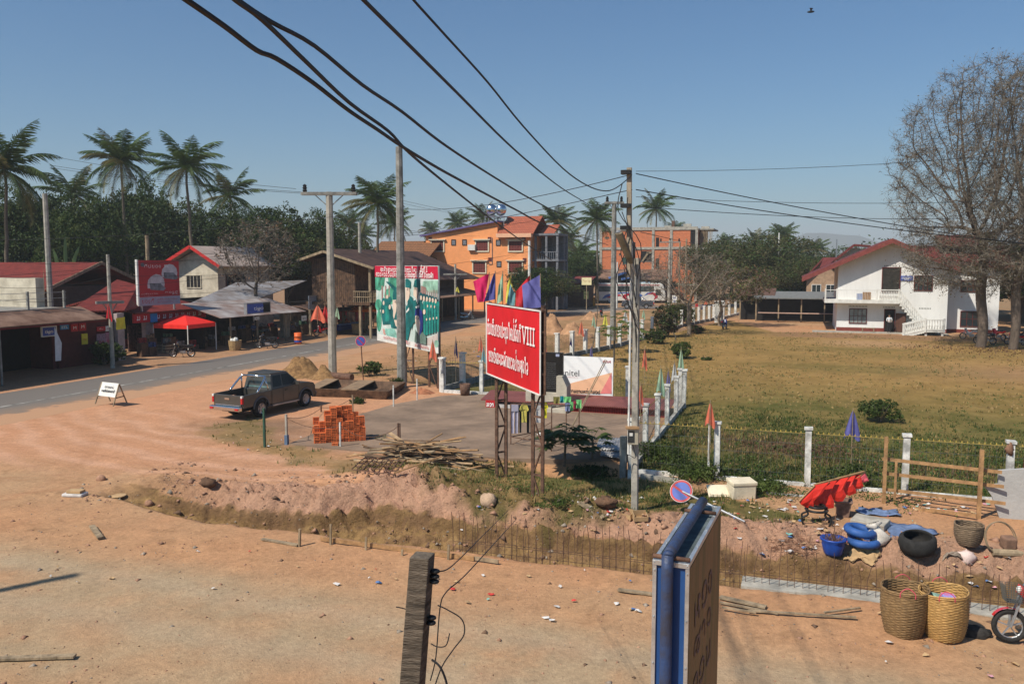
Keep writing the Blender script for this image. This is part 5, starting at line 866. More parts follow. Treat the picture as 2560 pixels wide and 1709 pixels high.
# ================= fences, boards, flags =================
gold=mat('dull gold paint',(.50,.36,.08),.6,.2);mesh_m=mat('fence wire',(.085,.095,.085),.6,.1)
def fence(name,label,pts,h=1.7,base=.12,wth=.14,pw=.17,trim=True,panel=True,wallm=None,zlo=-.45,sub=True,vsp=.17,pm=None):
 pts=[Vector((x,y,0))for x,y in pts];t=thing(name,label,'fence',pts[0])
 for i,p in enumerate(pts):
  d=(pts[min(i+1,len(pts)-1)]-pts[max(0,i-1)]);rz=math.atan2(d.y,d.x);jx,jy,jh=random.uniform(-.025,.025),random.uniform(-.025,.025),random.uniform(-.03,.03);m=MB();m.bar((p.x,p.y,-.3),(p.x+jx,p.y+jy,h+jh),pw);m.v=[tuple(Matrix.Translation((p.x,p.y,0))@Matrix.Rotation(rz,4,'Z')@Matrix.Translation((-p.x,-p.y,0))@Vector(v))for v in m.v]if abs(math.sin(2*rz))>.1 else m.v;m.cbox((p.x+jx,p.y+jy,h+.02+jh),(pw+.07,pw+.07,.07),rz,random.uniform(-.05,.05),random.uniform(-.05,.05));m.build('post',pm or M_['whitew'],t)
 m=MB()
 for a,b in zip(pts[:-1],pts[1:]):
  d=(b-a);rz=math.atan2(d.y,d.x);c=(a+b)/2;m.cbox((c.x,c.y,(base+zlo)/2),(d.length-pw-.002,wth,base-zlo),rz)
 m.build('base_wall',wallm or M_['whitew'],t)
 if panel:
  for a,b in zip(pts[:-1],pts[1:]):
   d=(b-a);L=d.length;e=d/L;m=MB();n=int(L/vsp)
   for k in range(1,n):q=a+e*(L*k/n);m.bar((q.x,q.y,base),(q.x,q.y,h-.12),.006)
   for z in(base+.25,(base+h)/2,h-.45,h-.14):m.bar((a.x,a.y,z),(b.x,b.y,z),.008)
   o=m.build('wire_panel',mesh_m,t)
   if trim:
    m=MB();n=int(L/.15)
    for k in range(n):
     q=a+e*(.12+(L-.2)*k/n);m.add([q+Vector((0,0,h-.12))-e*.022,q+Vector((0,0,h-.12))+e*.022,q+Vector((0,0,h-.05))],[(0,1,2)])
    m.bar(a+Vector((0,0,h-.13)),b+Vector((0,0,h-.13)),.01);m.build('spike_trim',gold,o)
 return t
fence('front_fence','white post and wire fence along the trench, nearest to the viewer',[(-4.75+2.6*k,25.5)for k in range(1,7)],base=.1)
fence('side_fence','white post and wire fence on a low wall beside the yard',[(-4.75,25.35+2.55*k)for k in range(6)],base=.22,wallm=mat('stained fence wall',(.50,.48,.43),.9,.35,1.5,.3),zlo=-.6)
MB_=fence('front_fence','short wire fence bay joining the yard wall to the front fence',[(-4.6,25.5),(-2.4,25.5)],base=.1,pw=.06)
fence('rear_fence','white fence bays behind the monument and phone board',[(-4.95,38.25)]+[(-4.95-2.45*k,38.4)for k in range(1,5)]+[(-16.9,38.5)],base=.16)
FR=[(-17.0,38.7)]+gxy([(1157,965),(1290,925)])+gxy([(1393,898),(1430,891),(1463,884),(1494,878),(1522,872),(1549,866),(1574,858),(1605,850),(1630,842),(1656,833),(1673,828),(1687,824),(1704,817),(1719,814),(1734,811),(1747,808),(1760,805),(1773,803),(1784,800)])
fence('roadside_fence','long white post fence on a grey wall between field and main road',FR,h=1.75,base=.3,trim=False,wallm=M_['concd'],pw=.25,vsp=.25,pm=M_['white'])
fence('far_fence','farther row of white fence posts beyond the gate pillars',gxy([(1808,797),(1823,793),(1838,789),(1852,785),(1866,782),(1880,779),(1893,777)]),h=1.9,base=.3,trim=False,panel=False,pw=.28)
for k,px in enumerate((1793,1801)):g=G(px,806-k*2);m=MB();m.box(g.x-.28,g.y-.28,-.1,g.x+.28,g.y+.28,2.25);m.box(g.x-.36,g.y-.36,2.25,g.x+.36,g.y+.36,2.38);tag(m.build('gate_pillar',M_['whitew']),('thick white gate pillar, left of the two','thick white gate pillar, right of the two')[k],'pillar')
# ---- flags
FC=dict(o=(.85,.22,.13),g=(.42,.62,.42),b=(.12,.12,.38),p=(.15,.15,.42),w=(.62,.64,.62),y=(.80,.75,.12),r=(.62,.03,.04),m=(.70,.02,.13),t=(.20,.42,.46),n=(.03,.03,.12),l=(.20,.35,.55))
FN=dict(o='salmon orange',g='pale green',b='blue',p='purple',w='whitish',y='yellow',r='red',m='magenta',t='teal',n='dark navy',l='light blue')
fm={k:leafmat('flag cloth '+FN[k],v,tuple(c*.8 for c in v),3,.3)for k,v in FC.items()}
def flag(lab,c,px,ty,by,D=None,gpt=None,h=None,wpx=None,lean=0,stick=None,side=0):
 """drooping pennant whose tip is at (px,ty), hem at by; D depth"""
 tip=AT(px,ty,D);hem=AT(px,by,D);H_=tip.z-hem.z;W_=(wpx or 26)/FPX*D
 t=thing('flag',lab,'flag',(tip.x,tip.y,0),0,'coloured flags on the fences and boards');n=12;vs=[];fs=[];rr=random.Random(int(px))
 for j in range(7):
  f=j/6
  for i in range(n+1):
   s=i/n-.5;w_=W_*(f**.8)*(1 if f<.85 else 1-(f-.85)*1.5*abs(s));x=s*w_+side*W_*f*.4;y=.10*W_*math.sin(s*11+rr.random()*.3)*f+.03
   z=-H_*f*(1-.12*math.cos(s*6+1));vs.append(tip+Vector((_r.x*x,_r.y*x+y,z)))
 for j in range(6):
  for i in range(n):k=j*(n+1)+i;fs.append((k,k+1,k+n+2,k+n+1))
 m=MB();m.add(vs,fs);m.build('cloth',fm[c],t,True,fix=False)
 zb=stick if stick is not None else 1.0;MB().tube([(tip.x-lean,tip.y,zb),tuple(tip+Vector((0,0,.05)))],.012,5).build('stick',M_['timber'],t);return t
fl=[('orange flag on the front fence, left end','o',1776,1003,1066,24.9,30,.6),('purple flag leaning over the front fence','p',2133,1024,1096,24.6,46,.6),('orange flag at the near end of the side fence','o',1602,958,1010,27.6,18,1.2),('orange flag just right of the meter pole','o',1612,868,922,37.5,16,1.0),('pale green flag on the side fence, nearest of the greens','g',1652,917,985,31,26,1.2),('purple flag on the side fence','p',1671,922,975,34,14,1.2),('whitish flag on the side fence','w',1686,903,957,36,18,1.2),('pale green flag at the far corner of the side fence','g',1703,869,925,38.2,18,1.5),('salmon flag on the white post left of the red billboard','o',1081,850,900,41.5,24,1.6),('dark navy flag before the ditch','n',1139,842,890,42,11,.6),('salmon flag beside the teal one at the billboard edge','o',1201,842,880,41.8,16,1.5),('teal flag at the left edge of the red billboard','t',1208,865,905,41,14,1.5),('salmon flag right of the red billboard, low','o',1363,852,895,40.5,12,1.2),('dark blue flag on the roadside fence','n',1427,842,865,57,8,1.2),('salmon flag, leftmost high on the roadside fence','o',1453,802,838,60,17,1.5),('pale green flag on the roadside fence by the thin trunk','g',1484,788,817,62,12,1.5),('yellow flag on the roadside fence','y',1513,784,815,64,16,1.5),('thin orange flag right of the grey pole','o',1549,792,818,66,7,1.5),('whitish flag over the papaya plant','w',1563,778,806,67,18,1.5),('pale green flag right of the meter pole','g',1609,772,796,70,10,1.6),('purple flag below the thin trunk by the phone board','p',1478,862,892,56,9,.4),('small salmon flag by the white signboard','o',1648,761,780,88,7,1.5),('tiny white flag on the far roadside fence','w',1701,761,776,90,6,1.7),('small red flag behind the bare tree','r',1742,750,768,96,9,1.7),('small navy flag behind the bare tree','n',1757,758,775,97,10,1.7),('small orange flag behind the bare tree','o',1765,748,762,98,10,1.7),('large salmon flag hanging by the crossarm pole','o',793,762,803,48.5,46,3),('dark red flag behind the salmon one on the crossarm pole','r',812,762,806,48.8,24,3),('pale green flag on the far side of the crossarm pole','g',842,766,795,56,14,2.5),('light blue flag on the stilt house pole','l',894,720,738,78,12,3),('red flag on the slim roadside pole','r',270,758,800,51.5,20,3),('red and yellow flag on the short crossarm pole','y',1143,716,730,97,12,3)]
for lab,c,px,ty,by,D,wp,st_ in fl:flag(lab,c,px,ty,by,D,wpx=wp,stick=st_)
def quadcloth(mb,cs,Ds,n=8,rip=.05,seed=0):
 P4=[AT(x,y,D)for(x,y),D in zip(cs,Ds)];vs=[];fs=[];nn=_f
 for j in range(n+1):
  for i in range(n+1):
   u,v=i/n,j/n;p=P4[0].lerp(P4[1],u).lerp(P4[3].lerp(P4[2],u),v);vs.append(p+nn*(rip*math.sin(u*7+v*3+seed)+rip*.6*math.sin(u*15-v*5+seed)))
 for j in range(n):
  for i in range(n):k=j*(n+1)+i;fs.append((k,k+1,k+n+2,k+n+1))
 mb.add(vs,fs)
def lattice_leg(t,A,B,z0,z1,m,w_=.06,step=.55):
 l=MB();A=Vector(A);B=Vector(B)
 for p in(A,B):l.bar((p.x,p.y,z0),(p.x,p.y,z1),w_)
 z=z0+.2;k=0
 while z<z1-.1:l.bar((A.x,A.y,z),(B.x,B.y,z),w_*.6);a,b=(A,B)if k%2 else(B,A);l.bar((a.x,a.y,z),(b.x,b.y,min(z+step*1.6,z1)),w_*.45);z+=step*1.6;k+=1
 l.build('leg',m,t)
rz=lambda x,y,z=0:Vector((x*math.cos(YAW)-y*math.sin(YAW),x*math.sin(YAW)+y*math.cos(YAW),z))
a=rz(-.81,26.8);b=rz(.76,22.3);d=(b-a).normalized();nb=Vector((d.y,-d.x,0));nb=nb if nb.dot(-_f)>0 else-nb;a=a+nb*.42;b=b+nb*.42
def pln(px,py,P0=a,n=nb,off=0):r_=ray(px,py);s=(P0+n*off-O).dot(n)/r_.dot(n);return O+r_*s
t_=thing('slogan_billboard','tall red slogan billboard with white lettering on rusty lattice legs','billboard',((a+b)/2).to_tuple())
cTL,cTR,cBR,cBL=pln(1217,760),pln(1352,775),pln(1350,982),pln(1220,938);zt1,zb1=(cTL.z+cTR.z)/2,(cBL.z+cBR.z)/2
vy=mat('sagging red vinyl',(.66,.014,.02),.55,.16,.8,.0,stretch=(1,1,.5))
v_=MB();n=20;vs=[];fs=[]
for j in range(n+1):
 for i in range(n+1):
  u,v=i/n,j/n;p=Vector((cTL.x,cTL.y,zt1)).lerp(Vector((cTR.x,cTR.y,zt1)),u);p.z=zt1+(zb1-zt1)*v;e=math.sin(PI*u)*math.sin(PI*v);vs.append(p+nb*(.012*e*math.sin((u+v)*17)+.012*e*math.sin((u*1.3-v)*11)))
for j in range(n):
 for i in range(n):k=j*(n+1)+i;fs.append((k,k+1,k+n+2,k+n+1))
v_.add(vs,fs);bd=v_.build('banner',vy,t_,True,fix=False)
fr_=MB();T0=Vector((cTL.x,cTL.y,zt1));T1=Vector((cTR.x,cTR.y,zt1));B0=Vector((cTL.x,cTL.y,zb1));B1=Vector((cTR.x,cTR.y,zb1))
for p,q in((T0,T1),(B0,B1),(T0,B0),(T1,B1)):fr_.bar(p+nb*.01,q+nb*.01,.035)
fr_.build('white_edge',M_['white'],t_);bk=MB();bo_=-nb*.06
for k in range(5):z_=zb1+(zt1-zb1)*k/4;bk.bar(Vector((T0.x,T0.y,z_))+bo_,Vector((T1.x,T1.y,z_))+bo_,.05)
for k in range(4):p=T0.lerp(T1,k/3)+bo_*2;bk.bar((p.x,p.y,zb1),(p.x,p.y,zt1+.05),.05)
bk.slab([B0+bo_*1.8,B1+bo_*1.8,T1+bo_*1.8,T0+bo_*1.8],.01);bk.build('back_frame',M_['rust'],t_)
W_=(T1-T0).length;H_=zt1-zb1;lt=MB();ex=d;letters(lt,L1T[:-4],B0+ex*(W_*.035)+Vector((0,0,H_*.575)),ex,(0,0,1),.32,W_*.66,lw=.17,lift=.035)
letters(lt,['V','I','I','I'],B0+ex*(W_*.715)+Vector((0,0,H_*.575)),ex,(0,0,1),.33,W_*.22,lw=.17,lift=.035);letters(lt,L2T,B0+ex*(W_*.065)+Vector((0,0,H_*.20)),ex,(0,0,1),.30,W_*.76,lw=.17,lift=.035);lt.build('lettering',M_['text'],bd)
for(p1,p2)in(((1242,1195),(1265,1192)),((1332,1256),(1356,1262))):
 A,B=G(*p1),G(*p2);dd=(B-A);lattice_leg(t_,A,B,-.2,zb1+1.6,M_['rust'],.085,.5)
lo=G(1356,1262);e2=MB();e2.bar((lo.x,lo.y,zb1),(lo.x,lo.y,zt1+.1),.1);e2.build('side_post',M_['rust'],t_)
BF=[('magenta flag, leftmost on top of the red billboard','m',[(1183,703),(1223,683),(1211,754),(1194,756)]),('blue flag, second from the left on the red billboard','b',[(1232,690),(1238,680),(1238,748),(1210,754)]),('pale green flag standing on the red billboard','g',[(1246,716),(1257,681),(1258,750),(1241,762)]),('yellow flag standing on the red billboard','y',[(1267,716),(1278,684),(1282,740),(1264,758)]),('teal flag drooping over the red billboard top','t',[(1276,710),(1288,735),(1284,797),(1266,762)]),('bright red flag beside the big blue one','r',[(1290,728),(1326,686),(1313,768),(1289,770)]),('large blue flag, rightmost on top of the red billboard','p',[(1305,713),(1351,686),(1352,768),(1309,772)])]
for k,(lab,c,q)in enumerate(BF):
 D=26.6+(22.3-26.6)*((q[1][0]-1217)/135);t=thing('flag',lab,'flag',tuple(AT(q[1][0],q[2][1],D)),0,'coloured flags on the fences and boards');m=MB();quadcloth(m,q,[D+(.15 if q[0][0]<q[1][0]-15 else 0),D,D,D],8,.035,k*2.3);m.build('cloth',fm[c],t,True,fix=False)
 tp=AT(q[1][0],q[1][1]-3,D);MB().tube([(tp.x,tp.y,zt1-.3),tuple(tp)],.014,5).build('stick',M_['timber'],t)
a2=G(943,0)if 0 else rz(-7.63,47.1);b2=rz(-3.59,40.3);d2=(b2-a2).normalized();n2=Vector((d2.y,-d2.x,0));n2=n2 if n2.dot(-_f)>0 else-n2;a2=a2-n2*.9;b2=b2-n2*.9
t_=thing('painted_billboard','big painted billboard of soldiers in green with a red headline','billboard',((a2+b2)/2).to_tuple())
q=lambda px,py,off=0:pln(px,py,a2,n2,off);K=lambda x,y:(930+x*.15943,650+y*.15943)
TL,TR,BR,BL=q(939,664),q(1096,664),q(1094,884),q(943,848);bm_=MB();bm_.slab([TL,TR,BR,BL],.08,nrm=n2);bd=bm_.build('board',mat('painting ground',(.62,.66,.62),.6,.25,1.5,0,col2=(.38,.52,.47)),t_)
lay=[0]
def art(nm,m,shapes,par=bd):
 mb=MB();
 for s in shapes:
  lay[0]+=1;mb.face([q(*K(x,y),.012+.0009*(lay[0]%90))for x,y in s])
 return mb.build(nm,m,par)
def E(cx,cy,rx,ry,n=14,a0=0,a1=2*PI):return[(cx+rx*math.cos(a0+(a1-a0)*i/n),cy+ry*math.sin(a0+(a1-a0)*i/n))for i in range(n if a1-a0>6.2 else n+1)]
pc=lambda n_,c,v=.25,s=3:mat('painted '+n_,c,.6,v,s)
art('red_band',mat('crimson band',(.55,.015,.05),.5,.06),[[(45,90),(1030,98),(1036,300),(45,262)]])
art('white_band',M_['white'],[[(80,1150),(1038,1365),(1040,1462),(80,1256)]])
art('foliage',pc('foliage',(.09,.42,.27),.5,1.2),[[(50,265),(200,270),(190,400),(120,480),(55,460)],[(250,275),(420,280),(415,440),(330,430),(260,360)],E(300,560,110,130),E(110,950,40,170),E(100,700,50,90)])
art('foliage',pc('pale foliage',(.32,.55,.42),.4,1.5),[[(800,330),(1030,320),(1032,520),(880,500),(790,430)],E(1010,1310,35,60)])
art('tree_trunks',pc('trunk pink',(.42,.25,.22),.3,2),[[(150+i*55,400),(165+i*55,400),(170+i*55,620),(150+i*55,620)]for i in range(3)]+[[(860+i*30,470),(870+i*30,470),(872+i*30,590),(858+i*30,590)]for i in range(6)]+[[(770,400),(850,430),(840,560),(760,540)]])
teal=pc('uniform teal',(.012,.17,.17),.4,1.2);tl2=pc('uniform light teal',(.02,.30,.25),.4,1.2);skin_=pc('face',(.72,.58,.46),.08);inkm=pc('ink',(.015,.03,.05),.2)
art('helmeted_soldier',teal,[[(215,335),(260,340),(430,470),(440,560),(380,520)],E(372,560,50,110),[(340,620),(430,600),(430,1080),(300,1060),(270,860),(340,820)]])
art('soldier_crowd',teal,[[(150,640),(210,600),(260,620),(330,800),(320,1000),(170,1010),(140,800)],E(180,640,28,50),E(280,620,26,50),E(170,760,26,46)]);art('soldier_crowd',tl2,[[(210,720),(260,720),(270,960),(210,960)]])
art('faces',skin_,[E(182,672,14,34),E(238,575,16,30),E(278,735,16,38),E(175,805,14,30),[(325,625),(378,622),(385,720),(378,800),(345,925),(330,880),(332,760),(322,700)],[(345,935),(395,940),(420,1010),(415,1070),(370,1030)],[(522,420),(585,430),(592,520),(575,640),(545,690),(525,600)],[(655,425),(718,430),(722,500),(700,640),(690,600),(660,570),(645,540)]])
art('caps',teal,[[(522,300),(560,290),(605,330),(605,440),(522,425)],[(665,320),(700,292),(740,310),(752,400),(748,500),(722,500),(715,430),(648,420)]])
art('uniforms',teal,[[(528,700),(600,560),(640,590),(640,900),(560,1260),(528,1250)],[(640,640),(690,620),(700,700),(760,600),(800,720),(780,900),(640,1000),(620,1100),(600,900)]])
art('collars',M_['white'],[[(535,690),(560,650),(545,730)],[(690,650),(735,560),(712,660)],[(680,730),(740,700),(745,740),(690,755)],[(840,770),(935,715),(940,728),(850,792)],[(535,800),(580,740),(582,780),(540,830)]])
art('parade_row',tl2,[[(800+i*42,650-i*0),(842+i*42,650),(838+i*42,1180-i*12),(806+i*42,1190-i*12)]for i in range(6)])
art('parade_row_gaps',pc('uniform dark teal',(.01,.10,.12),.3),[[(838+i*40,640),(846+i*40,640),(846+i*40,1180-i*11),(836+i*40,1180-i*11)]for i in range(5)]+[E(768+i*46,545+i*14,26,36,10)for i in range(6)])
art('parade_faces',skin_,[E(768+i*46,590+i*10,15,38,10)for i in range(6)]+[E(855+i*53,930-i*8,10,22,8)for i in range(4)]+[E(870+i*55,720+i*6,9,24,8)for i in range(3)]+[E(818,810,20,42)])
art('scarf',pc('scarf navy',(.02,.035,.22),.3),[[(680,770),(730,750),(785,800),(800,960),(790,1100),(745,1190),(740,1000),(720,880),(672,880)]])
art('front_figure',pc('khaki grey',(.16,.24,.20),.3),[[(680,1080),(720,1180),(740,1190),(790,1120),(850,1200),(850,1325),(665,1285)]])
art('front_face',skin_,[[(678,875),(700,862),(738,885),(752,980),(748,1100),(735,1180),(712,1120),(690,1020),(676,950)]])
art('features',inkm,[[(660,430),(690,425),(690,433),(662,438)],E(683,450,9,6,8),E(663,452,6,6,8),E(552,458,10,7,8),[(535,436),(568,432),(568,440)],E(362,655,9,7,8),[(345,636),(376,632),(376,640)],E(690,912,9,7,8),E(724,920,9,8,8),[(680,895),(702,890),(702,897)],[(714,900),(735,902),(734,910)],[(700,1040),(722,1046),(708,1056)],[(664,560),(680,556),(672,566)],[(540,580),(560,578),(550,588)],[(335,800),(352,796),(345,808)]])
art('rocks',pc('mint rocks',(.28,.60,.50),.3),[[(210,1060),(240,1080),(300,1065),(345,1060),(380,1150),(385,1220),(240,1185),(205,1140)]]);art('pink_flowers',pc('pink',(.7,.38,.32),.2),[[(165,1075),(195,1080),(215,1170),(180,1160)]])
art('ground_patch',pc('ground pink',(.62,.52,.47),.2),[[(855,1230),(1030,1150),(1036,1360),(850,1330)]])
lt=MB();g_=lambda x,y:q(*K(x,y),.02);
def ltp(tok,x0,y0,x1,y1,hh,lw=.2):
 p0,p1=g_(x0,y0),g_(x1,y1);ex=p1-p0;letters(lt,tok,p0,ex,(0,0,1),hh,ex.length,lw=lw,lift=.04)
ltp("s ah l 'oo ng s ah l o ng k o ng p ah s2 'u m ai h yy '1".replace(" l "," h ").replace("'oo","'i").split(),140,178,740,190,.19);ltp("khh 'a '2 ng th 'ii".split(),770,188,842,190,.19);ltp("I I".split(),856,186,880,187,.19)
ltp("s o ng h o ng w 'a n p ah s2 'u m ai h yy '1".split(),70,248,560,265,.19);ltp("k o ng p ah s2 'u m ai h yy khh 'a '2 ng th 'ii".split(),565,266,815,272,.19);ltp("I X".split(),825,272,855,273,.19);ltp("kh o ng ph 'a k".split(),862,274,975,277,.19);lt.build('lettering',M_['text'],bd)
lt=MB();ltp("kh o p h ai k o ng th 'a p n o k kh o ng p k s 'ii m a".split(),190,1225,600,1320,.12);ltp("n o n m ah kh 'a n m o ng k a n".split(),680,1345,900,1400,.12);lt.build('lettering',mat('faded red lettering',(.55,.12,.12),.6,.1),bd)
for(p1,p2)in(((961,956),(979,957)),((1017,972),(1039,976))):lattice_leg(t_,G(*p1)-n2*1.3,G(*p2)-n2*1.3,-.3,BL.z+.5,M_['rust'],.09,.8)
pR=q(1099,884,-.12);m=MB();m.bar((pR.x,pR.y,-.3),(pR.x,pR.y,TR.z-.1),.09);m.build('leg',M_['rust'],t_)
# ---- phone company board, black stone tablet, low red roof
pbw=mat('bright white vinyl',(.88,.88,.86),.6,.03);t_=thing('phone_board','white unitel advertising board with orange corner behind the red tin roof','billboard',(*G(1470,1000)[:2],0));YU=37.4;a=onY(1392,993,YU);b=onY(1533,894,YU);z0=onY(1530,993,YU).z
bd=MB().box(a.x,YU,z0-.35,b.x,YU+.06,b.z).build('board',pbw,t_);m=MB()
for x_ in(a.x+.1,b.x-.1):m.bar((x_,YU+.1,-.1),(x_,YU+.1,b.z),.08)
m.build('post',M_['rust'],t_);pp=lambda px,py,o=.01:onY(px,py,YU-o)
m=MB();m.add([pp(1425,975),pp(1425,958),pp(1529,931),pp(1529,984),pp(1425,984)],[(0,1,2,3,4)]);m.build('peach_corner',mat('peach',(.86,.50,.30),.6,.05),bd);m=MB();m.add([pp(1500,984,.012),pp(1529,931,.012),pp(1529,984,.012)],[(0,1,2)]);m.build('pink_corner',mat('coral pink',(.80,.24,.22),.6,.05),bd)
g=pp(1402,938);latin('unitel','lettering',mat('charcoal lettering',(.05,.05,.055),.6,.05),bd,(g.x,YU-.003,g.z),(1,0,0),(0,0,1),.30,pp(1448,930).x-g.x)
lt=MB();g=pp(1424,980);letters(lt,"k a n kh a y h k '1 o a n o yy".split(),(g.x,YU-.014,g.z),(1,0,0),(0,0,1),.12,pp(1501,980).x-g.x,lw=.22);lt.build('lettering',M_['textk'],bd)
lt=MB();g=pp(1415,943);letters(lt,"th ii d 'ii n a k m a y".replace('ii','n').replace("'n","'i").split(),(g.x,YU-.004,g.z),(1,0,0),(0,0,1),.035,.6);g=pp(1507,906);letters(lt,"s k o y 's".replace("'s","s").split(),(g.x,YU-.004,g.z),(1,0,0),(0,0,1),.09,.38);lt.build('lettering',sred,bd)
t_=thing('monument','concrete monument holding a black inscribed stone tablet','monument',(*G(1380,1040)[:2],0));YM=35.3;pm_=lambda px,py,Y=YM:onY(px,py,Y)
a=pm_(1346,1004);b=pm_(1408,882);m=MB();m.box(a.x,YM,pm_(1370,982).z,b.x,YM+.12,b.z);tb=m.build('tablet',mat('black stone',(.012,.012,.013),.25,.3,3,spec=.5),t_);lt=MB()
for k in range(14):letters(lt,random.choices(['k','o','ng','m','s2','p','a','n','ah','h','th'],k=14),(a.x+.12,YM-.002,pm_(1370,978).z+.15+k*.085),(1,0,0),(0,0,1),.03,(b.x-a.x)*.62,lw=.2,lift=.006)
lt.build('lettering',mat('dull engraved lettering',(.16,.16,.16),.7,.1),tb);g=pm_(1393,888);MB().box(g.x-.06,YM-.015,g.z-.05,g.x+.1,YM-.002,g.z+.06).build('emblem',mat('pale blue emblem',(.45,.5,.7),.6,.2),tb)
cs=mat('pale monument concrete',(.50,.45,.36),.9,.2,2,.2);m=MB();a=pm_(1314,1000,YM-.25);b=pm_(1395,983,YM-.25);m.box(a.x,YM-.25,.2,b.x+.3,YM+.25,b.z);p0=pm_(1398,940,YM-.3)
m.prism([(pm_(1395,1).x if 0 else b.x-.05,.2),(b.x+.42,.2),(b.x+.42,p0.z-.45),(b.x+.2,p0.z),(b.x-.05,p0.z)],YM-.35,YM+.35);m.build('plinth',cs,t_);MB().box(a.x+.25,YM-.8,-.05,b.x+.55,YM+.6,.2).build('base_step',cs,t_)
t_=thing('sunken_stall','long low stall with a faded red tin roof behind the yard','stall',(*G(1500,1040)[:2],0));Yf_=34.9;Yb_=37.2
f0=onY(1202,1008,Yf_);f1=onY(1618,1030,Yf_);zf=onY(1500,1014,Yf_).z;bz=onY(1500,988,Yb_).z;x0=onY(1228,985,Yb_).x;x1=onY(1650,990,Yb_).x
r_=MB();r_.slab([(f0.x,Yf_,zf),(-4.95,Yf_,zf),(-5.0,Yb_,bz),(x0,Yb_,bz)],.05);r_.build('roof',mat('faded maroon tin',(.30,.10,.085),.7,.15,1.2,.4,kind='wave',bscale=4,col2=(.22,.07,.06)),t_)
wr_=MB();wr_.box(onY(1400,1,Yf_+.2).x,Yf_+.2,0,-5.1,Yf_+.25,zf-.06);wr_.build('shutter',mat('dark red shutter',(.30,.025,.02),.7,.2,3,.2,kind='wave',bscale=3),t_);MB().box(f0.x+.35,Yf_+.05,0,onY(1400,1,Yf_).x,Yf_+.5,zf-.2).build('wall',mat('pale panel',(.55,.52,.5),.8,.2),t_)
s_=MB().box(onY(1211,1,Yf_).x,Yf_+.0,zf-.42,onY(1240,1,Yf_).x,Yf_+.04,zf-.02).build('sign_strip',sred,t_);lt=MB();letters(lt,"m w a".split(),(onY(1214,1,Yf_).x,Yf_-.002,zf-.3),(1,0,0),(0,0,1),.14,.35,lw=.25);lt.build('lettering',M_['text'],s_)
# ================= vehicles =================
def wheel(par,c,r,w_,rimm,n=24):
 t=MB();t.lathe([(r*.62,-w_/2),(r*.92,-w_/2),(r,-w_*.35),(r,w_*.35),(r*.92,w_/2),(r*.62,w_/2)],n);m=Matrix.Translation(c)@Matrix.Rotation(PI/2,4,'X');t.v=[tuple(m@Vector(v))for v in t.v];o=t.build('wheel',M_['rubber'],par,True)
 h=MB();h.lathe([(0,w_*.30),(r*.18,w_*.34),(r*.2,w_*.2),(r*.56,w_*.3),(r*.64,w_*.44)],16);h.lathe([(0,-w_*.30),(r*.18,-w_*.34),(r*.2,-w_*.2),(r*.56,-w_*.3),(r*.64,-w_*.44)],16)
 for k in range(6):a=k*PI/3;h.bar((r*.15*math.cos(a),r*.15*math.sin(a),w_*.36),(r*.6*math.cos(a),r*.6*math.sin(a),w_*.38),r*.12,.02);h.bar((r*.15*math.cos(a),r*.15*math.sin(a),-w_*.36),(r*.6*math.cos(a),r*.6*math.sin(a),-w_*.38),r*.12,.02)
 h.v=[tuple(m@Vector(v))for v in h.v];h.build('rim',rimm,o)
def arch(cx,cz,r,n=8):return[(cx+r*math.cos(PI-PI*i/n),cz+r*math.sin(PI-PI*i/n))for i in range(n+1)]
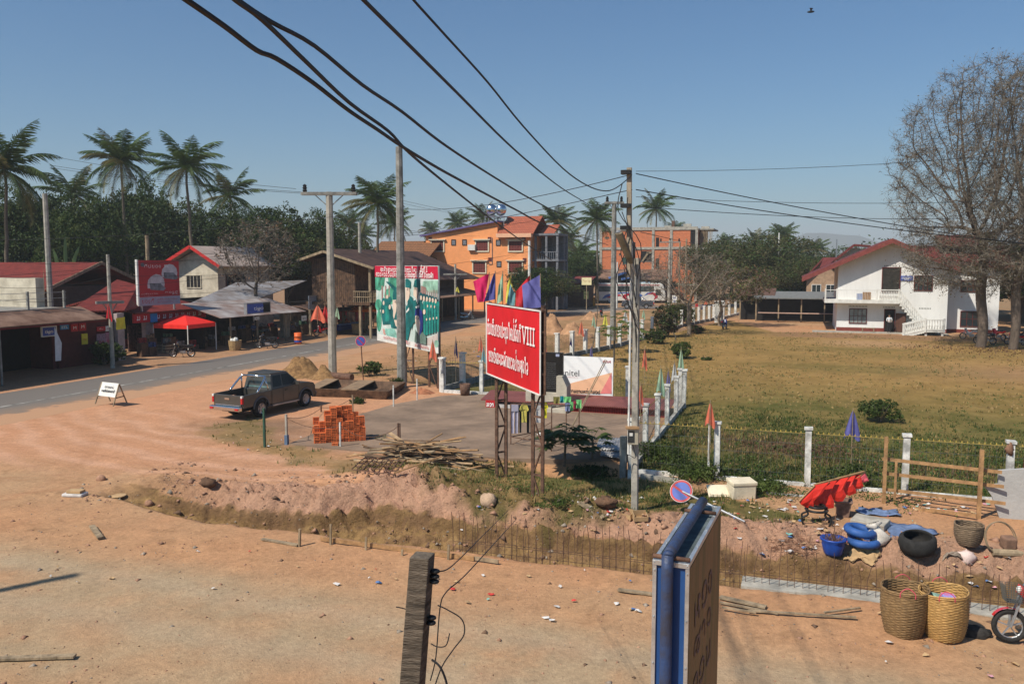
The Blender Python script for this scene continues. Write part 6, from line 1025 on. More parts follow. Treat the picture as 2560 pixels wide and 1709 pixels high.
def pickup(label,loc,rz_,paint,s=1):
 t=thing('pickup_truck',label,'pickup truck');y=.84
 b=MB();side=[(-.72,.42)]+[(.95,.42)]+[(p[0],max(p[1],.42))for p in arch(1.48,.40,.45)]+[(2.06,.42),(2.16,.60),(2.15,.92),(2.04,1.05),(1.7,1.13),(1.2,1.16),(-.72,1.09)]
 b.prism(side,-y,y)
 bs=[(-2.42,.50),(-1.85,.50)]+[(p[0],max(p[1],.5))for p in arch(-1.37,.40,.45)]+[(-.73,.45),(-.73,1.08),(-2.42,1.05)]
 b.prism(bs,-y,-y+.07);b.prism(bs,y-.07,y);b.box(-2.36,-y+.07,.55,-.73,y-.07,.60);b.box(-.80,-y+.07,.6,-.73,y-.07,1.08);b.build('body',paint,t,bevel=.035)
 for s_ in(-1,1):
  w_=MB();w_.box(-1.75,min(s_*(y-.07),s_*(y-.3)),.6,-1.0,max(s_*(y-.07),s_*(y-.3)),.8);w_.build('wheel_well',M_['black'],t)
  fl_=MB();[fl_.tube([(cx+.46*math.cos(a),s_*(y+.012),.40+.46*math.sin(a))for a in[PI*i/12 for i in range(13)]],.035,6)for cx in(-1.37,1.48)];fl_.build('fender_flare',mat('grey flare',(.10,.11,.12),.5,.1),t)
 tg=MB();tg.box(-2.475,-.76,.52,-2.42,.76,1.045);tl_=tg.build('tailgate',paint,t,bevel=.02);MB().box(-2.49,-.68,.60,-2.476,.68,.63).build('trim_strip',M_['chrome'],tl_);MB().box(-2.5,-.13,.84,-2.476,.13,.92).build('handle',M_['chrome'],tl_)
 cab=MB();yt=.66;zt=1.74;
 cab.add([(-.70,-.80,1.07),(1.16,-.80,1.14),(1.16,.80,1.14),(-.70,.80,1.07),(-.60,-yt,zt-.03),(.44,-yt,zt),(.44,yt,zt),(-.60,yt,zt-.03)],[(0,1,5,4),(1,2,6,5),(2,3,7,6),(3,0,4,7),(4,5,6,7),(0,3,2,1)]);cab.box(-.6,-yt,zt-.03,.42,yt,zt+.03);c_=cab.build('cabin',paint,t,bevel=.03)
 def pt(x,z,s_):f=(z-1.08)/(zt-1.08);return(x,s_*(.80+(yt-.80)*f+.008),z)
 for s_ in(-1,1):
  for q_ in([(1.04,1.19),(.44,1.66),(.04,1.66),(.04,1.17)],[(-.03,1.17),(-.03,1.66),(-.5,1.64),(-.58,1.16)]):m=MB();m.face([pt(x,z,s_)for x,z in q_]);m.slab([pt(x,z,s_)for x,z in q_],.004,nrm=(0,s_,.3));m.build('side_window',M_['glass'],c_)
  m=MB();m.bar((-.015,s_*.845,.5),(-.015,s_*.845,1.08),.012,.006);m.bar((1.0,s_*.845,.52),(1.02,s_*.845,1.05),.012,.006);m.bar((-.015,s_*.845,.5),(.96,s_*.845,.5),.006,.012);m.build('door_line',M_['black'],t)
  m=MB();m.cbox((.18,s_*.86,.97),(.16,.03,.03));m.build('door_handle',M_['black'],t);m=MB();m.cbox((.82,s_*.95,1.2),(.1,.2,.17));m.build('mirror',paint,t,bevel=.02)
  MB().cbox((.1,s_*.84,.40),(1.7,.14,.05)).build('side_step',M_['steel'],t)
  MB().cbox((-2.45,s_*.80,.83),(.10,.10,.27)).build('tail_light',M_['lamp'],t,bevel=.01);MB().cbox((-2.46,s_*.80,.99),(.085,.09,.09)).build('indicator',M_['white'],t);MB().cbox((2.13,s_*.68,.80),(.08,.24,.14)).build('headlight',mat('lamp glass',(.7,.7,.66),.15,.05),t,bevel=.01)
 m=MB();m.slab([(1.14,-.72,1.17),(1.14,.72,1.17),(.48,.6,1.70),(.48,-.6,1.70)],.004,nrm=(.6,0,.8));m.v=[(x+.012,y_,z+.012)for x,y_,z in m.v];m.build('windscreen',M_['glass'],c_);m=MB();m.slab([(-.692,-.66,1.14),(-.692,.66,1.14),(-.60,.56,1.6),(-.60,-.56,1.6)],.004,nrm=(-1,0,.2));m.build('rear_window',mat('pale green glass',(.14,.22,.21),.12,.3,2),c_)
 m=MB();[m.tube(smooth([(-1.55,s_*.78,1.06),(-1.02,s_*.70,1.55),(-.9,s_*.62,1.66)],5),.045,8)for s_ in(-1,1)];m.tube([(-.9,-.62,1.66),(-.9,.62,1.66)],.045,8);[m.tube([(-.95,s_*.68,1.6),(-.85,s_*.76,1.06)],.035,8)for s_ in(-1,1)];m.build('roll_bar',M_['chrome'],t,True)
 m=MB();m.box(-2.68,-.84,.40,-2.50,.84,.58);bo2=m.build('rear_bumper',M_['chrome'],t,bevel=.03);[MB().cbox((-2.69,s_*.7,.49),(.03,.18,.08)).build('reflector',M_['lamp'],bo2)for s_ in(-1,1)];MB().box(2.12,-.84,.38,2.26,.84,.62).build('front_bumper',paint,t,bevel=.04);MB().box(2.14,-.52,.66,2.18,.52,.88).build('grille',M_['black'],t)
 m=MB();m.box(-2.3,-.5,.3,2.2,.5,.45);m.build('chassis',M_['black'],t)
 for cx in(-1.37,1.48):
  for s_ in(-1,1):wheel(t,(cx,s_*.73,.37),.37,.25,M_['steel'])
 t.location=loc;t.rotation_euler=(0,0,rz_);t.scale=(s,)*3;return t
gp=mat('dark grey green car paint',(.085,.080,.070),.32,.12,2,metal=.3,coat=.5);gr=G(653,1041);gf=G(762,1016);dd=gf-gr;ang=math.atan2(dd.y,dd.x);cen=gr+dd.normalized()*1.37;nrm=Vector((-dd.y,dd.x,0)).normalized()
pickup('dark grey pick-up truck with chrome roll bar parked on the dirt',(cen.x+nrm.x*.8,cen.y+nrm.y*.8,GZ(cen.x,cen.y)),ang,gp)
g=G(1570,771);pickup('dark pick-up truck coming along the road in front of the coach',(g.x+1,g.y+1.5,-.05),R(180+12),mat('far truck paint',(.09,.10,.12),.35,.2,2,metal=.4,coat=.4))
t_=thing('coach','white long distance coach with red and blue swirls parked by the shops','bus');LB=11.5;HB=3.35
b=MB();prof=[(-LB/2,.55),(-LB/2+.1,.38),(LB/2-.1,.38),(LB/2,.6),(LB/2-.05,1.5),(LB/2-.45,3.05),(LB/2-.9,HB),(-LB/2+.3,HB),(-LB/2,3.1)];b.prism(prof,-1.25,1.25);b.build('body',M_['white'],t_,bevel=.12)
m=MB();m.box(-LB/2+.35,-1.27,1.95,LB/2-2.1,-1.252,2.85);m.box(-LB/2+.35,1.252,1.95,LB/2-2.1,1.27,2.85);w1=m.build('window_band',mat('tinted coach glass',(.10,.13,.13),.2,.6,1.2),t_);m=MB()
for k in range(7):x=-LB/2+.35+(LB-2.45)*k/6;m.box(x-.04,-1.285,1.95,x+.04,-1.271,2.85)
m.build('window_divider',M_['black'],w1);m=MB();m.prism([(LB/2-1.75,1.35),(LB/2-.75,1.35),(LB/2-.95,2.3),(LB/2-1.75,2.3)],-1.275,-1.252);m.build('driver_window',M_['glass'],t_);m=MB();m.slab([(LB/2+.0,-1.1,1.5),(LB/2+.0,1.1,1.5),(LB/2-.40,1.1,3.0),(LB/2-.40,-1.1,3.0)],.03,nrm=(1,0,.25));m.build('windscreen',M_['glass'],t_)
def swirl(pts,Y=-1.26,k=0):return[(x,Y-.002*k,z)for x,z in pts]
m=MB();m.face(swirl([(-4.9,.75),(-4.4,1.35),(-3.0,1.75),(-1.0,1.85),(.5,1.6),(-1.4,1.65),(-3.0,1.45),(-4.2,.9)],k=1));m.face(swirl([(2.0,1.2),(2.6,1.75),(3.6,1.9),(3.1,1.6)],k=2));m.face(swirl([(-.2,.6),(1.1,.7),(1.9,1.3),(1.2,1.75),(1.35,1.2),(.6,.8)],k=3));m.build('blue_swirl',mat('coach blue',(.06,.14,.42),.4,.1),t_)
m=MB();m.face(swirl([(-4.2,.95),(-3.3,1.35),(-2.0,1.5),(-1.6,1.25),(-2.8,1.1),(-3.4,.85)],k=4));m.face(swirl(E(-.2,1.1,1.35,.55,16),k=5));m.face(swirl([(2.6,1.5),(3.5,1.85),(4.3,1.6),(4.4,1.0),(3.7,.55),(3.9,1.1),(3.5,1.5)],k=6));m.build('red_swirl',mat('coach red',(.48,.03,.05),.4,.1),t_);m=MB();m.face(swirl(E(-.35,.98,.55,.3,14),k=8));m.face(swirl(E(.25,1.32,.3,.22,12),k=9));m.build('white_swirl',M_['white'],t_)
m=MB();m.box(1.5,-.6,HB,3.2,.6,HB+.18);m.build('roof_unit',mat('pale blue unit',(.5,.65,.75),.5,.1),t_);m=MB();m.box(-LB/2+.25,-1.262,2.95,LB/2-1.1,-1.252,3.08);m.build('roof_stripe',_mc['coach red'],t_)
for cx in(-3.6,3.6):
 for s_ in(-1,1):wheel(t_,(cx,s_*1.08,.5),.5,.32,M_['steel'],16)
g=G(1575,757);g0=G(1502,757);t_.location=(g.x,g.y+.5,-.02);t_.rotation_euler=(0,0,YAW*.9)
def bike(label,loc,rz_,col,basket_=False,steer=0,lean=R(-6),tall=1):
 t=thing('motorbike',label,'motorbike',(0,0,0),0,'parked motorbikes');pm=mat('bike paint '+col[0],col[1],.25,.08,coat=.5)
 for cx in(-.6,.62):
  o=MB().torus((cx,0,.29),.245,.045,22,6).build('wheel',M_['rubber'],t,True);h=MB();h.torus((cx,0,.29),.205,.014,18,4);[h.bar((cx,0,.29),(cx+.2*math.cos(a),0,.29+.2*math.sin(a)),.03,.02)for a in[k*2*PI/5+.3 for k in range(5)]];h.lathe([(.05,-.04),(.05,.04)],8,(0,0,0));h.build('rim',M_['steel'],o)
 f=MB();f.prism([(-.62,.62),(-.2,.66),(.0,.50),(.22,.48),(.36,.72),(.42,.92),(.36,.95),(.24,.70),(.1,.62),(-.1,.76),(-.55,.80),(-.85,.86),(-.82,.76)],-.1,.1);f.build('body',pm,t,bevel=.03)
 f=MB();f.add([(.40,-.17,.95),(.40,.17,.95),(.24,.2,.38),(.24,-.2,.38),(.47,0,.98),(.33,0,.36)],[(0,4,5,3),(4,1,2,5)]);f.prism([(.36,.95),(.46,1.0),(.50,.86),(.44,.80)],-.12,.12);f.build('leg_shield',pm,t)
 f=MB();f.box(-.7,-.12,.80,.05,.12,.87);f.box(-.75,-.1,.84,-.4,.1,.90);f.build('seat',M_['black'],t,bevel=.03)
 f=MB();f.cbox((-.05,0,.36),(.36,.2,.22));f.tube([(.0,0,.4),(.2,0,.42)],.07,8);f.tube([(-.6,.08,.29),(-.1,.1,.36)],.03,5);f.build('engine',M_['steel'],t,bevel=.02);f=MB();f.tube([(.05,-.1,.28),(-.3,-.14,.24),(-.85,-.15,.34)],[.02,.035,.045],8);f.build('exhaust',M_['chrome'],t)
 f=MB();[f.tube([(.62,s_*.07,.29),(.42,s_*.07,.92)],.022,6)for s_ in(-1,1)];f.build('fork',M_['steel'],t);f=MB();pts=[(.62+.31*math.cos(a),.29+.31*math.sin(a))for a in[R(30+13*i)for i in range(11)]];f.add([(x,s_*.055,z)for s_ in(-1,1)for x,z in pts],[(i,i+1,i+12,i+11)for i in range(10)]);f.build('front_mudguard',pm,t);f=MB();pts=[(-.6+.32*math.cos(a),.29+.32*math.sin(a))for a in[R(60+12*i)for i in range(10)]];f.add([(x,s_*.06,z)for s_ in(-1,1)for x,z in pts],[(i,i+1,i+11,i+10)for i in range(9)]);f.build('rear_mudguard',M_['black'],t)
 f=MB();f.tube([(.28,-.33,1.0),(.38,-.12,.98),(.38,.12,.98),(.28,.33,1.0)],.014,6);f.build('handlebar',M_['chrome'],t)
 for s_ in(-1,1):f=MB();f.tube([(.33,s_*.2,.98),(.32,s_*.27,1.14)],.006,4);f.cbox((.31,s_*.29,1.16),(.02,.1,.07));f.build('mirror',M_['chrome'],t)
 f=MB();f.ball((.47,0,.92),.085,8,(.7,1,.8));f.build('headlight',mat('lamp glass',(.7,.7,.66),.15,.05),t,True);f=MB();f.cbox((-.86,0,.80),(.05,.14,.08));f.build('tail_light',M_['lamp'],t)
 if basket_:
  f=MB();
  for z in[.72+.035*i for i in range(9)]:k=.8+(z-.72)*.8;[f.bar((.58-.14*k,sy*.16*k,z),(.58+.16*k,sy*.16*k,z),.006)for sy in(-1,1)];[f.bar((.58+sx*.15*k,-.16*k,z),(.58+sx*.15*k,.16*k,z),.006)for sx in(-1,1)]
  for i in range(8):
   q_=-1+2*i/7
   for(x0_,y0_)in((q_,-1),(q_,1),(1,q_),(-1,q_)):f.bar((.58+.12*x0_,.13*y0_,.72),(.58+.16*x0_,.165*y0_,1.0),.006)
  f.box(.46,-.13,.715,.70,.13,.722);f.build('basket',mat('grey wire',(.10,.10,.09),.6,.1),t)
 f=MB();f.bar((0,.1,.3),(-.12,.26,.0),.02);f.build('kick_stand',M_['black'],t)
 t.location=loc;t.rotation_euler=(lean,0,rz_);return t
blk=('black',(.015,.015,.017));rd=('red',(.62,.02,.02));sv=('silver',(.35,.36,.38));bl_=('blue',(.02,.04,.18))
g=G(2503,1598);bike('bright red motorbike with a wire front basket at the right edge',(g.x+.72,g.y-.06,GZ(g.x,g.y)+.01),R(180+4),rd,True,lean=R(7))
for lab,px,py,rz_,c in(('black motorbike parked under the edge of the red canopy',456,890,R(215),blk),('black motorbike with a shining mirror before the tin roofed shop',668,868,R(205),blk),('red motorbike in the shade beside the crossarm pole',808,838,R(230),rd),('silver motorbike parked before the old shop row',1168,797,R(20),sv),('dark motorbike with its tail to us at the edge of the main road',1504,792,R(100),blk),('dark blue motorbike by the white gate pillar',1812,822,R(80),bl_),('silver motorbike beside the school under the big tree',2427,848,R(160),sv),('silver motorbike nearer the trunk under the big tree',2462,860,R(150),blk),('red motorbike between the two big trunks',2495,850,R(120),rd),('red motorbike right of the big trunks',2540,862,R(150),rd),('dark motorbike at the right edge behind the trunks',2555,852,R(130),blk)):
 g=G(px,py);bike(lab,(g.x,g.y,GZ(g.x,g.y)if g.x>-30 else-.06),rz_,c)
def person(label,loc,rz_,shirt,trous,pose='stand',hairm=None,hold=None):
 t=thing('person',label,'person');J={}
 if pose=='stand':J=dict(pel=(0,0,.92),ch=(0,0,1.28),nk=(0,0,1.46),hd=(0,-.01,1.62),sl=(.19,0,1.40),el=(.25,-.04,1.12),wl=(.14,-.24,1.08),sr=(-.19,0,1.40),er=(-.25,-.03,1.12),wr=(-.13,-.24,1.07),hl=(.09,0,.88),kl=(.10,-.01,.48),al=(.11,.03,.08),fl=(.12,-.14,.03),hr=(-.09,0,.88),kr=(-.10,0,.48),ar=(-.11,.03,.08),fr=(-.13,-.14,.03))
 else:J=dict(pel=(0,0,.5),ch=(0,-.05,.88),nk=(0,-.08,1.06),hd=(0,-.11,1.22),sl=(.19,-.06,1.0),el=(.25,-.16,.76),wl=(.12,-.38,.72),sr=(-.19,-.06,1.0),er=(-.25,-.16,.76),wr=(-.12,-.38,.72),hl=(.09,0,.48),kl=(.13,-.42,.48),al=(.13,-.40,.08),fl=(.13,-.56,.03),hr=(-.09,0,.48),kr=(-.13,-.42,.48),ar=(-.13,-.40,.08),fr=(-.13,-.56,.03))
 rad=dict(pel=.13,ch=.14,nk=.055,hd=.095,sl=.065,el=.042,wl=.03,hl=.09,kl=.06,al=.04,fl=.035)
 ed=[('pel','ch'),('ch','nk'),('nk','hd'),('ch','sl'),('sl','el'),('el','wl'),('ch','sr'),('sr','er'),('er','wr'),('pel','hl'),('hl','kl'),('kl','al'),('al','fl'),('pel','hr'),('hr','kr'),('kr','ar'),('ar','fr')]
 ks=list(J);me=bpy.data.meshes.new('body');me.from_pydata([J[k]for k in ks],[(ks.index(a),ks.index(b))for a,b in ed],[]);o=bpy.data.objects.new('body',me);sc.collection.objects.link(o);sk=o.modifiers.new('s','SKIN');o.modifiers.new('u','SUBSURF').levels=1
 for i,k in enumerate(ks):r_=rad.get(k,rad.get(k[:-1]+'l' if k[-1]=='r' else k,.05));me.skin_vertices[0].data[i].radius=(r_,r_*(.75 if k in('pel','ch')else 1));me.skin_vertices[0].data[i].use_root=(k=='pel')
 dg=bpy.context.evaluated_depsgraph_get();dg.update();m2=bpy.data.meshes.new_from_object(o.evaluated_get(dg));o.modifiers.clear();o.data=m2
 m2.materials.clear();[m2.materials.append(m)for m in(mat('brown skin',(.36,.20,.13),.6,.1),shirt,trous)]
 hw=J['pel'][2]
 for p in m2.polygons:c=p.center;p.material_index=0 if(c.z>J['nk'][2]-.02 or(abs(c.x)>.0 and c.y<J['el'][1]-.05 and c.z>.6 and c.y<-.1 and pose=='stand'))else(1 if c.z>hw+.06 else 2);p.use_smooth=True
 o.parent=t;h=MB();hd=J['hd'];h.ball((hd[0],hd[1]+.02,hd[2]+.045),.105,10,(.92,1.05,.85));h.build('hair',M_['black'],t,True)
 fc=MB();fc.ball((hd[0],hd[1]-.1,hd[2]),.018,6,(1,1.3,1.5));[fc.ball((hd[0]+s_*.095,hd[1],hd[2]),.02,6,(.5,1,1.4))for s_ in(-1,1)];fc.build('nose_and_ears',_mc['brown skin'],t)
 for s_,k in((1,'wl'),(-1,'wr')):
  hb_=MB();w_=Vector(J[k]);hb_.ball(w_+Vector((0,-.05,0)),.035,6,(1,1.3,.6));[hb_.tube([w_+Vector(((i-1.5)*.017,-.08,0)),w_+Vector(((i-1.5)*.017,-.12,-.01)),w_+Vector(((i-1.5)*.016,-.14-.008*(i in(1,2)),-.03))],.009,5)for i in range(4)];hb_.tube([w_+Vector((-s_*.03,-.04,0)),w_+Vector((-s_*.055,-.08,.0))],.01,5);hb_.build('hand',_mc['brown skin'],t)
 if hold:MB().cbox((0,-.36,1.10),(.22,.02,.28),rx=.5).build('papers',M_['white'],t)
 t.location=loc;t.rotation_euler=(0,0,rz_);return t
wsh=mat('white shirt',(.75,.77,.8),.8,.08);dtr=mat('dark trousers',(.025,.025,.03),.9,.2)
g=onY(2222,825,86.5-.75);person('person in a white shirt and dark trousers at the school door',(g.x,86.5-.8,.07),R(15),wsh,dtr,hold=True)
for k,(px,py,pose,sh,lab)in enumerate(((728,838,'sit',mat('violet grey shirt',(.14,.12,.17),.8,.2),'person in a dim violet shirt seated inside the tin roofed shop'),(634,850,'stand',mat('blue shirt',(.05,.08,.2),.8,.1),'person in a blue shirt standing under the blue roof sign'),(862,822,'stand',mat('green striped shirt',(.2,.4,.32),.8,.3,9),'person in a pale green shirt behind the blue tables'))):
 g=onX(px,py,XS-.9);person(lab,(XS-.9,g.y,-.05),R(80),sh,dtr,pose)
 if pose=='sit':t=thing('stool','plastic stool under the seated person','stool',(XS-.95,g.y,-.05));MB().box(XS-1.1,g.y-.15,.3,XS-.8,g.y+.15,.36).build('seat',blue,t);[MB().box(XS-.97+a-.02,g.y+b-.02,-.05,XS-.97+a+.02,g.y+b+.02,.3).build('leg',blue,t)for a in(-.1,.12)for b in(-.12,.12)]
def tz(p):return Vector((p.x,p.y,GZ(p.x,p.y)))
fA,fB,bA,bB=G(238,1009),G(283,1015),G(276,1002),G(317,1006);t_=thing('sandwich_board','small white sandwich board with black writing on the road edge','sign',tuple((fA+bB)/2));up=Vector((0,0,.98));mA=(fA+bA)/2+up;mB=(fB+bB)/2+up
m=MB();a0=fA.lerp(mA,.38);b0=fB.lerp(mB,.38);m.slab([a0,b0,mB,mA],.03);bd=m.build('board',M_['white'],t_);lt=MB();ex=(b0-a0).normalized();ey=(mA-a0).normalized();nn=ex.cross(ey);L=(b0-a0).length;Hh=(mA-a0).length
fo=nn*(.01 if nn.dot(-_f)>0 else-.045);exs=ex
letters(lt,"p ah k a d b o a n '1".replace(' b ',' kh ').split(),a0+ex*L*.25+ey*Hh*.62+fo,ex,ey,.07,L*.5,lw=.25);letters(lt,"h a m p ai h yy n kh o ng m k a p 'ii".split(),a0+ex*L*.14+ey*Hh*.32+fo,ex,ey,.08,L*.72,lw=.25);lt.build('lettering',M_['textk'],bd)
for p,q_ in((fA,mA),(fB,mB),(bA,mA),(bB,mB)):m=MB();m.bar(p,q_-Vector((0,0,.02)),.045);m.build('leg',M_['timber'],t_)
m=MB();m.bar(fB.lerp(mB,.35),bB.lerp(mB,.35),.04);m.bar(fA.lerp(mA,.35),bA.lerp(mA,.35),.04);m.build('brace',M_['wood'],t_)
def nopark(lab,c,nrm,r,p0,p1,tip=0):
 t=thing('road_sign',lab,'road sign',tuple(p0));n_=Vector(nrm).normalized();q_=n_.to_track_quat('Z','Y').to_matrix().to_4x4();M0=Matrix.Translation(c)@q_@Matrix.Rotation(tip,4,'Z')
 def disc(r0,r1,z,a0=0,a1=2*PI):return[M0@Vector((rr*math.cos(a),rr*math.sin(a),z))for rr in(r0,r1)for a in[a0+(a1-a0)*i/28 for i in range(29)]]
 m=MB();m.lathe([(0,-.015),(r,-.015),(r,0),(0,0)],28);m.v=[tuple(M0@Vector(v))for v in m.v];d_=m.build('disc',blue,t);fs=[(i,i+1,i+30,i+29)for i in range(28)]
 m=MB();m.add(disc(r*.80,r*.97,.004),fs);m.add([M0@Vector(v)for v in((-r*.62,r*.48,.006),(-r*.48,r*.62,.006),(r*.62,-r*.48,.006),(r*.48,-r*.62,.006))],[(0,1,2,3)]);m.build('red_ring',sred,d_);m=MB();m.add(disc(r*.97,r*1.0,.003),fs);m.build('white_rim',M_['white'],d_)
 m=MB();m.tube([p0,p1],.03,8);m.build('post',M_['rust']if tip==0 else M_['steel'],t)
g=G(909,953);c=Vector((g.x,g.y-.06,HZ(909,953,853)));c2=AT(901.5,852.5,(c-O).dot(_f));nopark('round blue no parking sign with a red ring by the grey pole',c2,(-_f+_u*.0),.29,Vector((g.x,g.y,-.2)),c2-_f*(-.05)+Vector((0,0,.1)))
g=GP(1862,1312);c2=AT(1703,1227,21.7);nopark('round blue no parking sign leaning over among the rubbish',c2,(-_f+_r*-.5+_u*.5),.30,g,c2+_f*.04,tip=.3)
foam=mat('stained foam',(.78,.68,.50),.8,.12,3,.1);g=GP(1852,1243);t_=thing('foam_box','big stained white foam box beside its lid in the weeds','foam box',tuple(g),R(25));m=MB();M0=Matrix.Translation(g)@Matrix.Rotation(R(28),4,'Z')@Matrix.Rotation(R(4),4,'X');m.M=M0;m.box(-.34,-.24,0,.34,.24,.46);m.build('box_body',foam,t_,bevel=.03);m=MB();m.M=M0;m.box(-.36,-.26,.40,.36,.26,.50);m.build('rim',foam,t_,bevel=.02)
g=GP(1795,1240);m=MB();m.cbox(g+Vector((0,0,.14)),(.6,.42,.05),rz=R(20),rx=R(38));m.cbox(g+Vector((.02,0,.16)),(.5,.34,.05),rz=R(20),rx=R(38));tag(m.build('foam_lid',foam,bevel=.015),'white foam lid leaning on the ground left of the big foam box','lid')  # loose lid of the foam box
redp=mat('scuffed red enamel',(.72,.035,.02),.45,.15,3);g=GP(2040,1312);t_=thing('nested_red_shells','row of overlapping red shells slanting up from a black iron stand','playground ride',tuple(g));p0=AT(2010,1262,21.0);p1=AT(2165,1182,21.4)
FL=[(20.75,redp,[(340,235),(165,410),(190,450),(240,478),(330,486),(320,440),(420,330),(500,200)]),(20.95,redp,[(500,195),(270,365),(300,405),(350,455),(430,465),(490,495),(555,485),(556,410),(520,330),(590,180)]),(21.1,redp,[(580,175),(435,290),(460,335),(530,390),(600,415),(655,410),(695,350),(660,280),(720,145)]),(21.25,redp,[(715,145),(570,245),(600,290),(660,330),(730,348),(805,320),(800,280),(760,220),(800,125)]),(21.4,redp,[(785,122),(705,200),(740,240),(790,270),(850,272),(888,245),(870,200),(850,110)]),(21.5,mat('pink faded enamel',(.78,.12,.14),.5,.15,3),[(900,85),(815,150),(850,185),(885,203),(945,187),(930,150)])]
for k,(D,mm,pl)in enumerate(FL):
 P_=[AT(1960+x*.2235,1160+y*.2235,D+(.14 if i in(0,len(pl)-1)else(.0 if i<3 else .07)))for i,(x,y)in enumerate(pl)];c=sum(P_,Vector())/len(P_)-_f*.025;m=MB();n_=len(P_);md=[p.lerp(c,.4)-_f*.02 for p in P_];m.add(P_+md+[c],[(i,(i+1)%n_,n_+(i+1)%n_,n_+i)for i in range(n_)]+[(n_+i,n_+(i+1)%n_,2*n_)for i in range(n_)]);o=m.build('shell',mm,t_,False,fix=False);sm=o.modifiers.new('t','SOLIDIFY');sm.thickness=.025;sm.offset=0
 m=MB();m.bar(P_[0]-_f*.03,P_[1]-_f*.03,.035,.02);m.build('edge',M_['plank'],o)
m=MB();m.bar(AT(2036,1211,20.9),AT(2160,1178,21.6),.06,.03);m.build('spine',M_['plank'],t_)
st_=GP(2040,1308);m=MB()
for s_ in(-1,1):
 for s2 in(-1,1):m.tube(smooth([st_+Vector((s_*.30,s2*.18,0)),st_+Vector((s_*.34,s2*.18,.16)),st_+Vector((s_*.20,s2*.16,.26)),st_+Vector((s_*.26,s2*.15,.40))],4),.025,6)
m.torus(st_+Vector((0,0,.36)),.26,.03,20,6,'z');m.torus(st_+Vector((0,.02,.44)),.2,.035,20,6,'z');m.build('stand',M_['black'],t_,True)
g=GP(2106,1290);t_=thing('metal_bin','square tapered rusty bin under the tip of the red shells','bin',tuple(g));m=MB();vs=[]
for z,r in((0,.14),(.38,.20),(.40,.23),(.43,.23),(.43,.19),(.06,.12)):vs+=[g+Vector((x*r,y*r,z))for x,y in((-1,-1),(1,-1),(1,1),(-1,1))]
m.add(vs,[(4*j+i,4*j+(i+1)%4,4*j+4+(i+1)%4,4*j+4+i)for j in range(5)for i in range(4)]+[(20,21,22,23),(3,2,1,0)]);m.build('bin_body',mat('rusted bin',(.25,.16,.12),.7,.4,5),t_)
def sheet(name,label,cat,pts,m_,n=10,amp=.03,lift=.02,seed=0,grp=None,th=.006):
 P4=[GP(*p)for p in pts];vs=[];fs=[]
 for j in range(n+1):
  for i in range(n+1):
   u,v=i/n,j/n;p=P4[0].lerp(P4[1],u).lerp(P4[3].lerp(P4[2],u),v);p.x+=.04*math.sin(v*9+seed)*(1 if i in(0,n)else 0);z=GZ(p.x,p.y);vs.append(Vector((p.x,p.y,z+lift+amp*abs(math.sin(u*7+v*4+seed))*abs(math.sin(v*6-u*3+seed*2)))))
 for j in range(n):
  for i in range(n):k=j*(n+1)+i;fs.append((k,k+1,k+n+2,k+n+1))
 mb=MB();mb.add(vs,fs);o=mb.build(name,m_,None,True,fix=False);sm=o.modifiers.new('t','SOLIDIFY');sm.thickness=th;tag(o,label,cat,grp);return o
btarp=mat('faded blue tarp',(.17,.24,.40),.6,.25,6,.2);sheet('tarp','crumpled blue tarpaulin behind the grey slab','tarpaulin',[(2142,1274),(2240,1279),(2252,1294),(2145,1288)],btarp,amp=.07,seed=1);sheet('tarp','blue striped mat spread beneath the black tyre planter','mat',[(2222,1308),(2300,1318),(2352,1336),(2225,1346)],btarp,amp=.05,seed=2)
g=GP(2176,1318);m=MB();m.cbox(g+Vector((0,.12,.08)),(.82,.5,.2),rz=R(-22),rx=R(6));tag(m.build('concrete_block',M_['conc'],bevel=.02),'broken grey concrete slab behind the blue tyres','concrete slab')
g=GP(2082,1388);t_=thing('blue_planter','glossy blue scalloped pot full of dry twigs','pot',tuple(g));m=MB();m.lathe([(.01,.0),(.17,.0),(.20,.05),(.25,.25),(.24,.30),(.29,.36),(.29,.39),(.25,.39),(.22,.3),(.01,.28)],24,tuple(g),wob=lambda t,z:1+.03*math.sin(t*8)*(z>.1));m.build('pot_body',mat('blue glaze',(.02,.07,.33),.35,.2,5),t_,True);m=MB()
for _ in range(70):a=random.uniform(0,6.28);r=random.uniform(0,.2);p=g+Vector((r*math.cos(a),r*math.sin(a),.3));m.tube([p,p+Vector((random.gauss(0,.09),random.gauss(0,.09),random.uniform(.08,.24)))],.005,3,False)
m.tube([g+Vector((0,0,.3)),g+Vector((.04,0,1.1))],.01,5);m.build('dry_twigs',mat('dry twig',(.24,.13,.08),.9,.3),t_)
tyb=mat('blue painted tyre',(.035,.11,.34),.6,.2,5)
for k,(px,py,z,tl_)in enumerate(((2160,1366,.09,0),(2150,1362,.30,8))):g=GP(px,py);m=MB();m.M=Matrix.Translation(g+Vector((0,.1,z)))@Matrix.Rotation(R(tl_*1.0),4,'Y');m.torus((0,0,0),.27,.095,28,8,'z');tag(m.build('old_tyre',tyb,None,True),('blue painted tyre, lower of the two','blue painted tyre, tilted on top of the other')[k],'tyre','blue painted tyres')  # two loose painted tyres, not planters
def blob(name,label,cat,g,sz,m_,jit=.18,n=12,seed=0,parent=None):
 random.seed(seed+11);m=MB();m.ball(g+Vector((0,0,sz[2]*.3)),1,n,sz,jit);o=m.build(name,m_,parent,True)
 if parent is None:tag(o,label,cat)
 return o
sackm=mat('white plastic sack',(.66,.60,.52),.6,.12,6,.3);g=GP(2203,1362);m=MB();vs=[];n=10
